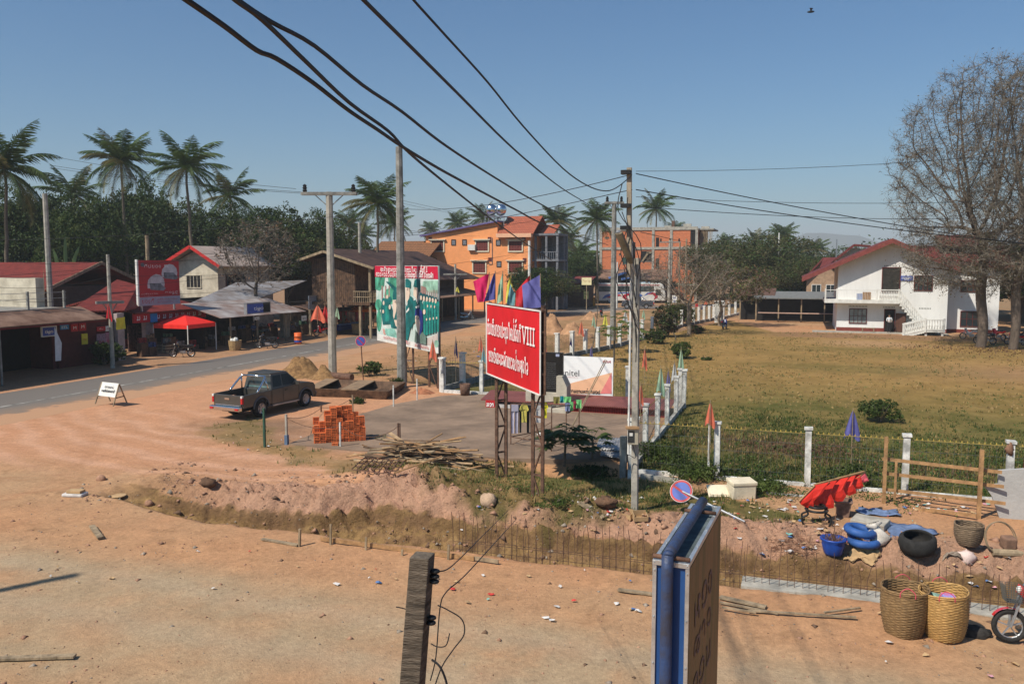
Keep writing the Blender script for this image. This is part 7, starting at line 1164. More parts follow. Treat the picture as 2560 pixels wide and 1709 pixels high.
m.M=Matrix.Translation(g)@Matrix.Rotation(R(-22),4,'Y')@Matrix.Diagonal((1.25,.8,1,1));prof=[(.09,.52),(.13,.47),(.07,.41),(.10,.36),(.14,.25),(.17,.12),(.13,.01),(.01,.0)];m.lathe(prof,16,(0,0,0),wob=lambda t,z:1+.25*math.sin(t*3+z*14)+.16*math.sin(t*5-z*23));tag(m.build('sack',sackm,None,True),'white plastic sack slumped against the blue tyres','sack')
g=GP(2292,1388);t_=thing('old_tyre','black pot made from an old tyre, open to the side','planter',tuple(g));m=MB();M0=Matrix.Translation(g+Vector((0,.05,.0)))@Matrix.Rotation(R(12),4,'X');m.M=M0;m.lathe([(.01,.0),(.22,.0),(.36,.10),(.40,.24),(.36,.38),(.29,.44),(.27,.42),(.31,.34),(.34,.24),(.30,.12),(.01,.06)],26,(0,0,0),wob=lambda t,z:1+(.07*math.sin(t*2+1)if z>.3 else 0));m.build('planter_body',M_['rubber'],t_,True);m=MB();m.M=M0;letters(m,"M".replace('M','m').split()+['w','o','n'],(-.37,-.12,.14),(-.1,-1,0),(0,0,1),.1);m.build('mark',M_['text'],t_)
def wicker(label,g,r0,r1,h,mm,lean=(0,0),fill=0,hm=None):
 t=thing('wicker_basket',label,'basket',tuple(g),0,'woven bamboo baskets');N=72;rows=int(h/.024)*2;nst=24;vs=[];fs=[]
 M0=Matrix.Translation(g)@Matrix.Rotation(lean[0],4,'X')@Matrix.Rotation(lean[1],4,'Y')
 def rad(f,t,side):sq=1+.07*(1-f)*abs(math.cos(2*t))**3;base=(r0+(r1-r0)*(f**.75)+.03*math.sin(f*PI));return base*sq
 for side in(0,1):
  for j in range(rows+1):
   f=j/rows
   for i in range(N):t2=2*PI*i/N;w_=.009*math.sin(t2*nst/2*1.0)*(1 if(j//2)%2 else-1)+(.007 if j%2 else 0);r=rad(f,t2,side)+(w_ if side==0 else-.02+w_);vs.append((r*math.cos(t2),r*math.sin(t2),h*f+.008*math.sin(t2*3)))
 for s_ in range(2):
  o_=s_*(rows+1)*N
  for j in range(rows):
   for i in range(N):a=o_+j*N+i;b=o_+j*N+(i+1)%N;q_=(a,b,b+N,a+N);fs.append(q_ if s_==0 else q_[::-1])
 m=MB();m.M=M0;m.add(vs,fs);m.lathe([(.01,.004),(r0*1.02,.003),(r0*1.04,.03)],32);m.lathe([(.01,.03),(r0,.03)],24);m.build('basket_body',mm,t,True,fix=False)
 m=MB();m.M=M0
 for s_ in(0,.022):m.tube([((r1+.003)*math.cos(a),(r1+.003)*math.sin(a),h-.005-s_*1.4+.01*math.sin(a*3))for a in[2*PI*i/48 for i in range(49)]],.016,6)
 m.build('rim',mm,t,True)
 if hm:
  for s_ in(-1,1):m=MB();m.M=M0;m.tube(smooth([(-.12,s_*r1,h-.06),(-.11,s_*r1*.98,h+.03),(0,s_*r1*.92,h+.10),(.11,s_*r1*.98,h+.03),(.12,s_*r1,h-.06)],4),.008,5);m.build('handle',hm,t)
 return t,M0
pinkc=mat('pink cord',(.62,.08,.12),.6,.1);wk1=mat('old split bamboo',(.31,.19,.085),.7,.4,14,.2,stretch=(1,1,5));wk2=mat('fresh split bamboo',(.58,.34,.12),.55,.35,14,.2,stretch=(1,1,5));wk3=mat('greyed split bamboo',(.27,.19,.12),.8,.4,14,.2,stretch=(1,1,5))
g=GP(2258,1582);t1_,M1=wicker('tall dull brown wicker basket with pink handles, nearly empty',g,.27,.385,.84,wk1,hm=pinkc);m=MB();m.M=M1;m.add([(-.12,-.1,.3),(.02,-.14,.3),(.1,.0,.32),(-.02,.1,.3),(-.03,-.04,.66)],[(0,1,4),(1,2,4),(2,3,4),(3,0,4)]);m.build('plastic_bag',M_['white'],t1_)
g=GP(2362,1592);t1_,M1=wicker('tall golden wicker basket heaped with colourful rubbish',g,.26,.385,.84,wk2,(R(0),R(-4)),hm=pinkc)
def itm(name,label,lm,c,sz,rot,m_,cat='litter'):o=MB();o.cbox(M1@Vector(c),sz,*rot);tag(o.build(name,m_,bevel=.008),label,cat)
m=MB();m.M=M1;m.lathe([(.01,.62),(.34,.60)],20);m.build('rubbish_bed',mat('dark rubbish',(.10,.08,.07),.8,.5,12),t1_)
itm('carton','blue and pink drink carton on top of the golden basket',0,(.06,-.04,.70),(.22,.14,.15),(.3,.2,.1),mat('carton blue',(.08,.35,.75),.4,.5,5,col2=(.6,.15,.3)));itm('carton','small pale green packet on top of the golden basket',0,(-.08,.12,.68),(.22,.14,.05),(.6,.2,.3),mat('packet mint',(.35,.6,.5),.4,.4,9));itm('carton','orange snack packet at the left of the golden basket',0,(-.2,.0,.66),(.13,.12,.06),(.2,.5,.3),mat('packet orange',(.8,.3,.08),.4,.5,14,col2=(.8,.7,.5)))
blob('plastic_bag','clear whitish bag at the right of the golden basket','bag',M1@Vector((.24,-.06,.60)),(.13,.12,.08),M_['white'],.3,10,3)
g=GP(2420,1366);wicker('small grey brown wicker basket on the rubbish ground',g,.19,.29,.47,wk3)
g=GP(2502,1384);m=MB();m.M=Matrix.Translation(g+Vector((0,.05,.33)))@Matrix.Rotation(R(-20),4,'X')@Matrix.Rotation(R(24),4,'Z');m.torus((0,0,0),.36,.013,36,5,'y');m.torus((0,.05,0),.355,.012,36,5,'y');tag(m.build('cart_hoop',M_['timber'],None,True),'thin bamboo hoop standing behind the small basket','hoop')
g=GP(2520,1370);m=MB();m.cbox(g+Vector((0,0,.12)),(.28,.25,.27),rz=.3,rx=.1);tag(m.build('mud_block',mat('brown clay block',(.26,.15,.10),.9,.3,5),bevel=.04),'brown clay block inside the bamboo hoop','block')
g=GP(2480,1388);g1=GP(2600,1398);m=MB();m.tube([g+Vector((0,0,.07)),g1+Vector((0,0,.07))],.085,10);tag(m.build('log',M_['timber']),'weathered log lying at the right edge behind the baskets','log')
t_=thing('timber_frame','upright frame of brown timber rails before the white fence','frame',tuple(GP(2212,1258)));pA,pB=GP(2209,1258),GP(2448,1296)
for(px,b_,t0,w_)in((2209,1258,1088,.09),(2236,1262,1150,.06),(2446,1296,1120,.10)):p=GP(px,b_);D=(p-O).dot(_f);zt_=AT(px+1,t0,D).z;m=MB();m.bar(p-Vector((0,0,.1)),(p.x,p.y,zt_),w_,w_*.7);m.build('post',M_['plank'],t_)
DA=(pA-O).dot(_f);DB=(pB-O).dot(_f)
for(ya,xb,yb)in((1146,2505,1180),(1182,2510,1216),(1222,2514,1258),(1262,2440,1288)):m=MB();m.bar(AT(2206,ya,DA+.06),AT(xb,yb,DB-.18),.035,.085);m.build('rail',M_['plank'],t_)
t_=GP(2500,1298);YG=t_.y+.15;m=MB();sl=[(2500,1298),(2480,1240),(2462,1215),(2496,1210),(2497,1176),(2560,1172),(2700,1178),(2700,1320)];pts=[onY(x,y,YG)for x,y in sl];m.prism([(p.x,p.z)for p in pts],YG,YG+.12);o=m.build('rendered_wall',mat('grey cement render',(.42,.41,.39),.9,.08,3,.2));tag(o,'ragged edged grey cement wall at the right edge','wall')
m=MB();g=onY(2553,1105,25.5);m.box(g.x+.12,25.35,-.2,g.x+.5,25.65,g.z-.1);tag(m.build('gate_post',mat('maroon paint',(.22,.03,.05),.6,.1)),'dark maroon gate post behind the last white fence post','post')
blob('dry_wreath','small brown dry clump hanging by the last white post','plant',onY(2525,1120,25.4)-Vector((0,0,.08)),(.11,.08,.18),mat('dry twig',(.24,.13,.08)),.4,10,5)
rebar=mat('rusty rebar',(.12,.065,.045),.8,.3,20)
def rebars(lab,xa,xb,h0,h1,row2=True):
 m=MB();x=xa;k=0
 while x<xb:
  h=h0+(h1-h0)*(x-xa)/(xb-xa);y=17.22+.02*math.sin(k);x2=x+random.uniform(-.03,.03);h*=random.choice([1,1,.98,.9,.8,1.06]);m.tube([(x2,y,-.35),(x2+random.uniform(-.015,.015),y,h*.5),(x2+random.uniform(-.07,.07),y+random.uniform(-.07,.07),h)],.0075,4,False)
  if row2 and k%2==0:m.tube([(x+.07,y+.3,-.5),(x+.07+random.uniform(-.04,.04),y+.32,h*random.uniform(.45,.8))],.0065,4,False)
  x+=.152;k+=1
 for z in(-.02,.16):m.tube([(xa,17.2,z),((xa+xb)/2,17.22,z+.01),(xb,17.2,z)],.0065,4,False)
 m.tube([(xa,17.52,.1),(xb,17.52,.1)],.006,4,False);tag(m.build('rebar_mat',rebar),lab,'rebar','rebar mats standing in the trench')
rebars('long mat of upright rusty rebar in the trench, left of the blue sign',-7.3,-.9,.86,.88);rebars('mat of upright rusty rebar in the trench, right of the blue sign',-.8,6.5,.80,.72,False)
def plank(label,p0,p1,w_,th,m_,z=.02,grp=None,name='plank',tilt=0):
 a=GP(*p0)+Vector((0,0,z+th/2));b=GP(*p1)+Vector((0,0,z+th/2));m=MB();m.bar(a,b,w_,th);o=m.build(name,m_);tag(o,label,'plank',grp);return o
def edgeboard(label,p0,p1,h,th,m_):
 a=G(*p0);b=G(*p1);a.z=b.z=.04;m=MB();m.bar(a+Vector((0,0,.02)),b+Vector((0,0,.02)),th,h);tag(m.build('plank',m_),label,'plank')
edgeboard('long brown formwork board on edge along the trench',(802,1352),(1185,1402),.10,.035,M_['plank']);edgeboard('shorter formwork board continuing past the concrete post',(1186,1401),(1246,1410),.08,.03,M_['timber'])
for k,(px,py,ty)in enumerate(((826,1362,1312),(914,1375,1345),(1004,1388,1372),(1120,1398,1360))):
 g=GP(px,py);g.z=0;m=MB();m.bar((g.x,g.y,-.15),(g.x+.02,g.y,HZ(px,py,ty)),.05,.03);tag(m.build('stake',M_['timber']),('tall wooden stake at the left end of the formwork board','short stake on the formwork board, second from the left','stub of a stake just left of the concrete post','stake right behind the concrete post')[k],'stake')
plank('pale plank lying across the trench end with a stake',(655,1350),(745,1366),.11,.03,M_['timber']);g=GP(748,1366);m=MB();m.bar(g-Vector((0,0,.1)),g+Vector((.03,0,.42)),.05);tag(m.build('stake',M_['timber']),'upright stake at the end of the pale trench plank','stake')
plank('weathered plank end poking up on the left dirt',(230,1320),(252,1350),.13,.05,M_['timber'],.03);plank('grey plank pointing right at the lower left corner',(-30,1655),(188,1648),.12,.04,M_['timber'],.03);plank('broad plank lying by the foot of the meter pole',(1450,1262),(1512,1298),.22,.04,M_['timber'],.03)
for k,(a,b,w_,l)in enumerate((((1545,1478),(1632,1490),.12,'plank poking out left of the blue sign'),((1800,1498),(1915,1524),.14,'wide plank beside the footing, right of the blue sign'),((1800,1512),(1945,1540),.05,'thin batten below the wide plank'),((1870,1535),(2140,1552),.05,'long thin batten pointing at the big baskets'),((2060,1540),(2150,1530),.04,'short batten crossing the long one'),((1805,1528),(1890,1542),.04,'thin batten at the foot of the blue sign'))):plank(l,a,b,w_,.03,M_['timber'],.02+.01*k)
D0=5.5;P0=AT(1056,1386,D0);lean=Vector((_r.x*-.084,_r.y*-.084,-1));t_=thing('cut_concrete_post','dark square concrete post with cut off top in the foreground','post',(P0.x-_r.x*.38,P0.y-_r.y*.38,0))
b_=P0+lean*(P0.z);m=MB();hw_=.073;ang=R(18.9)-R(13);ex=Vector((math.cos(ang),math.sin(ang),0));ey=Vector((-math.sin(ang),math.cos(ang),0));vs=[c+ex*sx*hw_*k+ey*sy*hw_*k for c,k in((P0,.92),(b_,1.12))for sx,sy in((-1,-1),(1,-1),(1,1),(-1,1))]
m.add(vs,[(0,1,2,3),(4,7,6,5),(0,4,5,1),(1,5,6,2),(2,6,7,3),(3,7,4,0)]);m.build('shaft',mat('blackened concrete',(.17,.135,.10),.95,.4,6,.6,col2=(.05,.04,.03),stretch=(.7,.7,5)),t_,bevel=.008)
def IP(px,py,D=5.5):return AT(px,py,D)
for k,(y_,n_)in enumerate(((1425,3),(1545,2))):
 m=MB();
 for i in range(n_):c=P0+lean*((y_-1386)/FPX*D0+i*.035)+ex*.095;m.ball(c,.03,10,(1.2,1,.55));
 m.build('insulator',M_['black'],t_,True)
def fcable(lab,pts,r=.0045):m=MB();m.tube(smooth([tuple(IP(x,y,D))for x,y,D in pts],5),r,5);tag(m.build('cable',M_['wire']),lab,'cable','loose cables at the concrete post')
fcable('cable from the concrete post rising to the billboard side',[(1098,1428,5.5),(1120,1421,5.6),(1150,1395,6.2),(1200,1345,8),(1270,1275,14)]);fcable('cable looping beside the concrete post',[(1076,1700,5.5),(1090,1640,5.5),(1100,1520,5.5),(1115,1480,5.5),(1160,1440,5.8),(1220,1375,7),(1290,1298,13)])
fcable('cable bowing right from the concrete post',[(1094,1512,5.4),(1120,1524,5.4),(1155,1548,5.4),(1160,1585,5.4),(1135,1620,5.4),(1105,1665,5.4),(1085,1720,5.4)]);fcable('short hooked cable end on the concrete post',[(1078,1608,5.5),(1095,1616,5.45),(1115,1612,5.4),(1124,1582,5.4)],.004);fcable('thin cable stub left of the concrete post',[(990,1516,5.6),(1012,1521,5.6),(1025,1528,5.6)],.004);fcable('thick tangled cable low on the concrete post',[(1080,1648,5.45),(1100,1665,5.4),(1115,1700,5.4),(1122,1740,5.4)],.008)
DN=4.47;PL=AT(1631,1396,DN);XL=PL.x;Yn=PL.y;XR_=onY(1724.5,1403,Yn).x;Yf2=AT(1803,1253,5.45).y;ZT=PL.z;t_=thing('light_box_sign','tall blue sided box sign with a pipe frame in the foreground','sign',((XL+XR_)/2,Yn,0));Hs=2.6;al=mat('brushed aluminium',(.62,.64,.65),.35,.2,9,.1,.7)
m=MB();m.box(XL+.006,Yn+.012,ZT-Hs,XR_-.006,Yf2-.006,ZT-.03);bx2=m.build('box_body',mat('blue panel',(.02,.075,.23),.45,.15,2),t_);m=MB();m.box(XR_-.0055,Yn+.02,ZT-Hs,XR_+.001,Yf2-.01,ZT-.035)
pm=mat('faded picture panel',(.20,.105,.05),.6,.5,3,.0,col2=(.09,.075,.025),stretch=(1,3,.5));o=m.build('picture_panel',pm,t_);lt=MB();vio=mat('violet lettering',(.13,.085,.085),.7,.2)
for k,(z_,h_,tok)in enumerate(((.42,.13,"h o ng"),(.62,.10,"s a ng"),(.86,.12,"k o n"),(1.14,.10,"s o y"))):letters(lt,tok.split(),(XR_+.001,Yn+.16,ZT-z_),(0,1,0),(0,0,1),h_,(Yf2-Yn)*.6,lw=.2,lift=.003)
lt.build('lettering',vio,o);latin('Tabol','lettering',mat('black lettering',(.03,.03,.035)),o,(XR_+.004,Yn+.38,ZT-1.42),(0,1,0),(0,.12,1),.12,.55)
fr_=MB()
for a in((XL,XL+.022),(XR_-.022,XR_)):fr_.box(a[0],Yn,ZT-Hs,a[1],Yn+.011,ZT-.032)
fr_.box(XL,Yn-.004,ZT-.032,XR_,Yn+.02,ZT-.004);fr_.box(XL,Yn+.021,ZT-.03,XL+.022,Yf2,ZT-.002);fr_.box(XR_-.022,Yn+.021,ZT-.03,XR_,Yf2,ZT-.002);fr_.box(XL+.022,Yf2-.02,ZT-.03,XR_-.022,Yf2,ZT-.002)
fo_=fr_.build('frame',al,t_,bevel=.002);rv=MB();[rv.ball((x,Yn-.003,ZT-z),.005,6)for x in(XL+.011,XR_-.011)for z in(.016,.06,.32,.58,.84)];[rv.ball((x,Yn+y_,ZT),.004,6)for x in(XL+.011,XR_-.011)for y_ in(.3,.6,.9)];rv.build('rivet',M_['steel'],fo_);LBS=t_
m=MB();m.box(XL+.023,Yn+.021,ZT-.028,XR_-.023,Yf2-.021,ZT-.024);m.build('top_panel',mat('grimy blue top',(.12,.15,.16),.8,.4,6),t_);xc=(XL+XR_)/2-.012;bp_=mat('chipped blue pipe',(.03,.06,.15),.5,.25,9,.15,col2=(.045,.045,.06))
m=MB();rr=.032;m.tube(smooth([(xc,Yf2-.06,ZT+.035),(xc,Yn+.1,ZT+.035),(xc,Yn+.01,ZT+.033),(xc,Yn-.028,ZT+.01),(xc,Yn-.032,ZT-.06),(xc,Yn-.032,ZT-1.2),(xc,Yn-.032,ZT-Hs)],3),rr,14);m.build('pipe',bp_,t_,True)
for y_ in(Yn+.015,Yf2-.22):m=MB();m.tube([(XL+.0,y_,ZT+.012),(XR_-.0,y_,ZT+.012)],.012,8);m.build('crossbar',M_['rust'],t_,True)
LBS.rotation_euler=(0,0,R(-3.4))
# ---- bricks
bm0=mat('new red brick',(.80,.19,.055),.9,.2,6,.15);_t=bm0.node_tree;_p=_t.nodes['Principled BSDF'];_s=_p.inputs['Base Color'].links[0].from_socket;_o=_t.nodes.new('ShaderNodeObjectInfo');_m=_t.nodes.new('ShaderNodeMapRange');_m.inputs[3].default_value=.7;_m.inputs[4].default_value=1.15;_t.links.new(_o.outputs['Random'],_m.inputs[0]);_v=_t.nodes.new('ShaderNodeVectorMath');_v.operation='SCALE';_t.links.new(_s,_v.inputs[0]);_t.links.new(_m.outputs[0],_v.inputs['Scale']);_t.links.new(_v.outputs[0],_p.inputs['Base Color'])
g0=G(786,1112);exb=(G(880,1106)-g0).normalized();eyb=Vector((-exb.y,exb.x,0));proto=None;cnt=0;W_,D_,H_=.215,.145,.125;rb=math.atan2(exb.y,exb.x);rnd=random.Random(4)
hts=[6,6,9,10,10,9,10,8,7]
for dep in range(4):
 for i in range(9):
  hh=hts[i]-(3 if(dep==0 and i not in(2,3))else 0)+(1 if dep==2 else 0)-(1 if dep==3 else 0);hh=max(3,min(hh+rnd.choice([0,0,-1,-2]),10))
  for k in range(hh):
   if dep==1 and k<hh-3-2 and 0<i<8 and k<hts[i]-4:continue
   if dep>=2 and k<hh-2 and i<8:continue
   if cnt>=290:continue
   loc=g0+exb*(i*(W_-.012)+W_/2+rnd.uniform(-.012,.012))+eyb*(dep*(D_+.17)*.62+D_/2+rnd.uniform(-.015,.015))+Vector((0,0,.02+k*(H_+.002)));loc.z+=GZ(loc.x,loc.y)
   if proto is None:
    m=MB();m.box(-W_/2,-D_/2,0,W_/2-.002,D_/2,H_);m2=MB()
    for z_ in(.035,.09):
     for x_ in(-.055,0,.055):m.box(x_-.018,-D_/2-.001,z_-.016,x_+.018,-D_/2+.001,z_+.016)
    proto=m.build('brick',[bm0,M_['dark']]);mi_=[0]*6+[1]*36;proto.data.polygons.foreach_set('material_index',mi_);tag(proto,'red hollow brick in the big stack by the yard','brick','red bricks in the stack');b=proto
   else:b=proto.copy();sc.collection.objects.link(b)
   b.location=loc;b.rotation_euler=(0,0,rb+rnd.uniform(-.06,.06));cnt+=1
b=proto.copy();sc.collection.objects.link(b);g=G(838,1116);b.location=g+Vector((0,0,.02));b.rotation_euler=(0,0,.3);b['label']='single red brick lying in front of the brick stack';del b['group']
# ---- pile of old timbers and steel
rnd=random.Random(9);c0=GP(1060,1155);mats_=[M_['plank'],M_['plank'],mat('pale batten',(.50,.34,.19),.85,.25,5),M_['timber'],M_['timber'],mat('dark batten',(.16,.10,.06),.9,.3,4)]
for k in range(110):
 L=rnd.uniform(.9,2.7);a=rnd.gauss(0,.5)+R(-6);f=rnd.random();cx=c0.x+rnd.gauss(0,.8);cy=c0.y+rnd.gauss(0,.5);z=GZ(cx,cy)+.03+max(0,.9-.4*abs(cx-c0.x)-.6*abs(cy-c0.y))*rnd.random();tl=rnd.gauss(0,.11);w_=rnd.choice([.05,.06,.09,.12]);m=MB();m.cbox((cx,cy,z),(L,w_,rnd.choice([.02,.035,.04])),rz=a,ry=tl,rx=rnd.uniform(-.5,.5))
 tag(m.build('old_timber',rnd.choice(mats_)),'old batten jumbled in the timber pile beside the yard','timber','old timbers in the pile')
for lab,a,b in(('long batten sticking up right from the timber pile',(1040,1130),(1152,1092)),('batten sticking up from the top of the timber pile',(1065,1120),(1106,1083)),('long plank on the left side of the timber pile',(905,1125),(1015,1150)),('thin rusty angle iron across the front of the pile',(985,1198),(1105,1140))):
 p=GP(*a)+Vector((0,0,.18));q_=AT(b[0],b[1],(p-O).dot(_f)+.3);m=MB();m.bar(p,q_,.05,.035);tag(m.build('old_timber',M_['plank']),lab,'timber')
m=MB();ga,gb,gc,gd=GP(880,1183),GP(985,1198),GP(1010,1165),GP(915,1152)
for k in range(5):f=k/4;m.bar(ga.lerp(gd,f)+Vector((0,0,.1)),gb.lerp(gc,f)+Vector((0,0,.14)),.025)
for k in range(9):f=k/8;m.bar(ga.lerp(gb,f)+Vector((0,0,.12)),gd.lerp(gc,f)+Vector((0,0,.15)),.025)
tag(m.build('steel_grid',M_['rust']),'rusty steel grid lying at the left of the timber pile','grid')
# ---- low posts with chain round the yard
cp=[(662,1118,1018,'dark green post nearest the pick-up truck',mat('dark green paint',(.03,.09,.06),.6,.2)),(717,1112,1034,'grey post with blue foot in the chain fence',M_['conc']),(803,1030,1012,'low rusty post behind the brick stack',M_['rust']),(851,1118,1054,'pale thin post in front of the brick stack',M_['whitew']),(882,1036,986,'tan thin post behind the brick stack',M_['timber']),(984,1018,962,'white thin post beside the boat end',M_['whitew']),(1043,1000,946,'white thin post near the fence corner',M_['whitew']),(996,1124,1056,'twin rusty post by the timber pile',M_['rust'])]
tops=[]
for px,by,ty,lab,m_ in cp:
 g=GP(px,by);D=(g-O).dot(_f);h=AT(px,ty,D).z;t=thing('chain_post',lab,'post',tuple(g));m=MB();m.bar((g.x,g.y,g.z-.1),(g.x,g.y,h),.07 if px<800 else .05);px==996 and m.bar((g.x+.07,g.y,g.z-.1),(g.x+.07,g.y,h),.035);m.build('shaft',m_,t);tops.append(Vector((g.x,g.y,h-.12)))
 if px==717:MB().box(g.x-.06,g.y-.06,g.z,g.x+.06,g.y+.06,g.z+.35).build('blue_foot',mat('faded blue foot',(.12,.18,.28),.8,.2),t)
for a,b,sg_ in((1,2,.18),(1,3,.22),(3,7,.4),(2,4,.15)):
 P_=[tops[a].lerp(tops[b],i/12)-Vector((0,0,sg_*4*(i/12)*(1-i/12)))for i in range(13)];m=MB();m.tube(P_,.011,5);tag(m.build('chain',M_['rust']),{(1,2):'chain slung behind the brick stack',(1,3):'chain slung in front of the brick stack',(3,7):'chain sagging towards the timber pile',(2,4):'short chain at the back of the brick stack'}[(a,b)],'chain')
A,B,C_,D2=G(778,990),G(965,998),G(1005,975),G(822,968);t_=thing('rusty_boat','long flat rusty brown boat hull lying by the pick-up truck','boat',tuple((A+C_)/2));hb=.42;br=mat('rusty hull',(.15,.085,.05),.8,.45,3,.3);m=MB();ins=.12;ctr=(A+B+C_+D2)/4;out=[p+(p-ctr)*.09 for p in(A,B,C_,D2)];up=Vector((0,0,hb));inn=[p+(ctr-p).normalized()*.13 for p in out]
vs=[A,B,C_,D2]+[p+up for p in out]+[p+up for p in inn]+[p+(ctr-p).normalized()*.2+Vector((0,0,.08))for p in(A,B,C_,D2)]
m.add(vs,[(i,(i+1)%4,4+(i+1)%4,4+i)for i in range(4)]+[(4+i,4+(i+1)%4,8+(i+1)%4,8+i)for i in range(4)]+[(8+i,8+(i+1)%4,12+(i+1)%4,12+i)for i in range(4)]+[(12,13,14,15),(3,2,1,0)]);m.build('hull',br,t_,bevel=.02)
m=MB();q_=[out[0].lerp(out[1],.42),out[0].lerp(out[1],.62),out[3].lerp(out[2],.62),out[3].lerp(out[2],.42)];m.slab([p+Vector((0,0,hb+.02))for p in q_],.05);m.build('deck_plate',mat('tan deck plate',(.30,.20,.12),.8,.25,3),t_);m=MB();p=out[3].lerp(out[0],.4);m.slab([out[0]+up+Vector((0,0,.03)),out[0].lerp(out[1],.16)+up+Vector((0,0,.03)),out[3].lerp(out[2],.16)+up+Vector((0,0,.03)),out[3]+up+Vector((0,0,.03))],.04);m.build('end_plate',_mc['tan deck plate'],t_)
g=G(805,945);m=MB();m.tube([g+Vector((0,0,.2)),G(880,952)+Vector((0,0,.2))],.2,12);tag(m.build('rusty_pipe',M_['rust']),'short thick rusty pipe behind the boat','pipe')
# ---- mounds of earth
def mound(label,px,by,wpx,hpx,m_,seed):
 g=G(px,by);D=(g-O).dot(_f);R_=wpx/FPX*D/2;h=hpx/FPX*D*.95;n=30;r_=np.linspace(0,1,15);th=np.linspace(0,2*PI,n,endpoint=False);rr,tt=np.meshgrid(r_,th,indexing='ij');x=rr*np.cos(tt);y=rr*np.sin(tt)*.75;c=g+Vector((0,R_*.5,0))
 z=h*(.5+.5*np.cos(PI*np.clip(rr,0,1)**.8))*(1+.55*fbm(x*2+seed,y*2,1.2,5,.65))+.16*h*fbm(x*4+seed,y*4,1.8,5,.7)*ss(1,.8,rr);z=np.where(rr>.97,-.15,z);V=np.stack([x*R_+c.x,y*R_+c.y,z-.03],-1).reshape(-1,3);id_=np.arange(15*n).reshape(15,n);F_=np.stack([id_[:-1],np.roll(id_[:-1],-1,1),np.roll(id_[1:],-1,1),id_[1:]],-1).reshape(-1,4);o=npmesh('earth_mound',V,F_[:,::-1],m_,smooth=True);tag(o,label,'earth mound')
mdm=mat('ochre spoil',(.31,.18,.075),.95,.35,5,.9,col2=(.13,.07,.03));mdm2=mat('pinkish spoil',(.46,.26,.14),.95,.3,2,.8)
mound('large ochre earth mound behind the pick-up truck',728,944,170,58,mdm,1);mound('lower shoulder of earth right of the large ochre mound',795,950,110,36,mdm,5);mound('pointed earth mound beyond the red billboard, left',1375,836,92,50,mdm2,2);mound('broad low earth mound beyond the red billboard',1428,838,100,36,mdm2,3);mound('small far earth mound beside the tail-on motorbike',1472,800,62,28,mdm2,4);mound('far earth mound right of the grey pole',1556,803,70,26,mdm2,6);mound('low reddish earth mound by the boat end',1047,985,90,16,mat('red spoil',(.40,.16,.08),.95,.3,3,.8),7)
# ---- laundry rack with clothes
z1=lambda x,y:(1100+x*.30612,840+y*.30612);t_=thing('drying_rack','rusty metal drying rack hung with clothes in the yard','drying rack',tuple(G(*z1(850,880))));posts={}
for k,(x,ty,by)in dict(a=(578,548,892),b=(910,578,952),c=(1030,528,800),d=(1135,545,860)).items():
 p=z1(x,by);g=G(*p);D=(g-O).dot(_f);top=AT(z1(x,0)[0],z1(x,ty)[1],D);posts[k]=(g,Vector((g.x,g.y,top.z)));m=MB();m.bar(g,posts[k][1],.035);m.build('leg',M_['rust'],t_)
m=MB();T={k:v[1]for k,v in posts.items()};m.bar(T['a'],T['c'],.03);m.bar(T['a'],T['b']+Vector((0,0,.1)),.03);m.bar(T['b'],T['d'],.03)
for a,b in(('a','c'),('a','b'),('b','d')):m.bar(posts[a][0]+Vector((0,0,.32)),posts[b][0]+Vector((0,0,.32)),.03)
m.bar(posts['a'][0],T['b']-Vector((0,0,.5)),.02);m.build('rail',M_['rust'],t_)
def hang(label,x0,x1,y0,y1,m_,D,shape='sheet',cat='clothes'):
 a=AT(*z1(x0,y0),D);b=AT(*z1(x1,y0),D);h=a.z-AT(*z1(x0,y1),D).z;b.z=a.z;m=MB();d=b-a;n=Vector((-d.y,d.x,0)).normalized()
 if shape=='sheet':cloth(m,a,b,h,.04)
 elif shape=='pants':
  for s_ in(0,.53):m.add([a+d*(s_)+Vector((0,0,0)),a+d*(s_+.47),a+d*(s_*.96+.40)+Vector((0,0,-h))+n*.03,a+d*(s_*.96+.08)+Vector((0,0,-h))+n*.03,a+d*(s_+.24)+n*.05,a+d*(s_+.24)+n*.07+Vector((0,0,-h))],[(0,4,5,3),(4,1,2,5)])
  m.add([a,b,b+Vector((0,0,-h*.25)),a+Vector((0,0,-h*.25))],[(0,1,2,3)])
 else:
  P_=[(.2,0),(.4,.05),(.6,.05),(.8,0),(1.05,-.3),(.88,-.42),(.8,-.3),(.8,-1),(.2,-1),(.2,-.3),(.12,-.42),(-.05,-.3)];m.add([a+d*u+Vector((0,0,v*h))+n*(.03*math.sin(u*9))for u,v in P_],[tuple(range(12))])
 tag(m.build('garment',m_,None,False,fix=False),label,cat)
cm_=lambda n,c:leafmat('cloth '+n,c,tuple(x*.8 for x in c),4,.15)
hang('lilac trousers hanging at the left of the drying rack',578,640,552,800,cm_('lilac',(.50,.48,.60)),30.2,'pants');hang('dark trousers beside the lilac ones',622,668,560,795,cm_('charcoal',(.04,.045,.05)),30.35,'pants');hang('pale yellow shirt on the drying rack',652,722,555,708,cm_('yellow',(.72,.62,.14)),30.2,'shirt');hang('black trousers in the middle of the drying rack',705,765,565,795,cm_('black',(.02,.02,.025)),30.4,'pants');hang('white shirt behind the billboard leg',775,835,548,710,cm_('white',(.7,.68,.66)),30.5,'shirt');hang('bright yellow shirt at the right of the rack row',838,882,545,672,cm_('lemon',(.8,.72,.03)),30.6,'shirt')
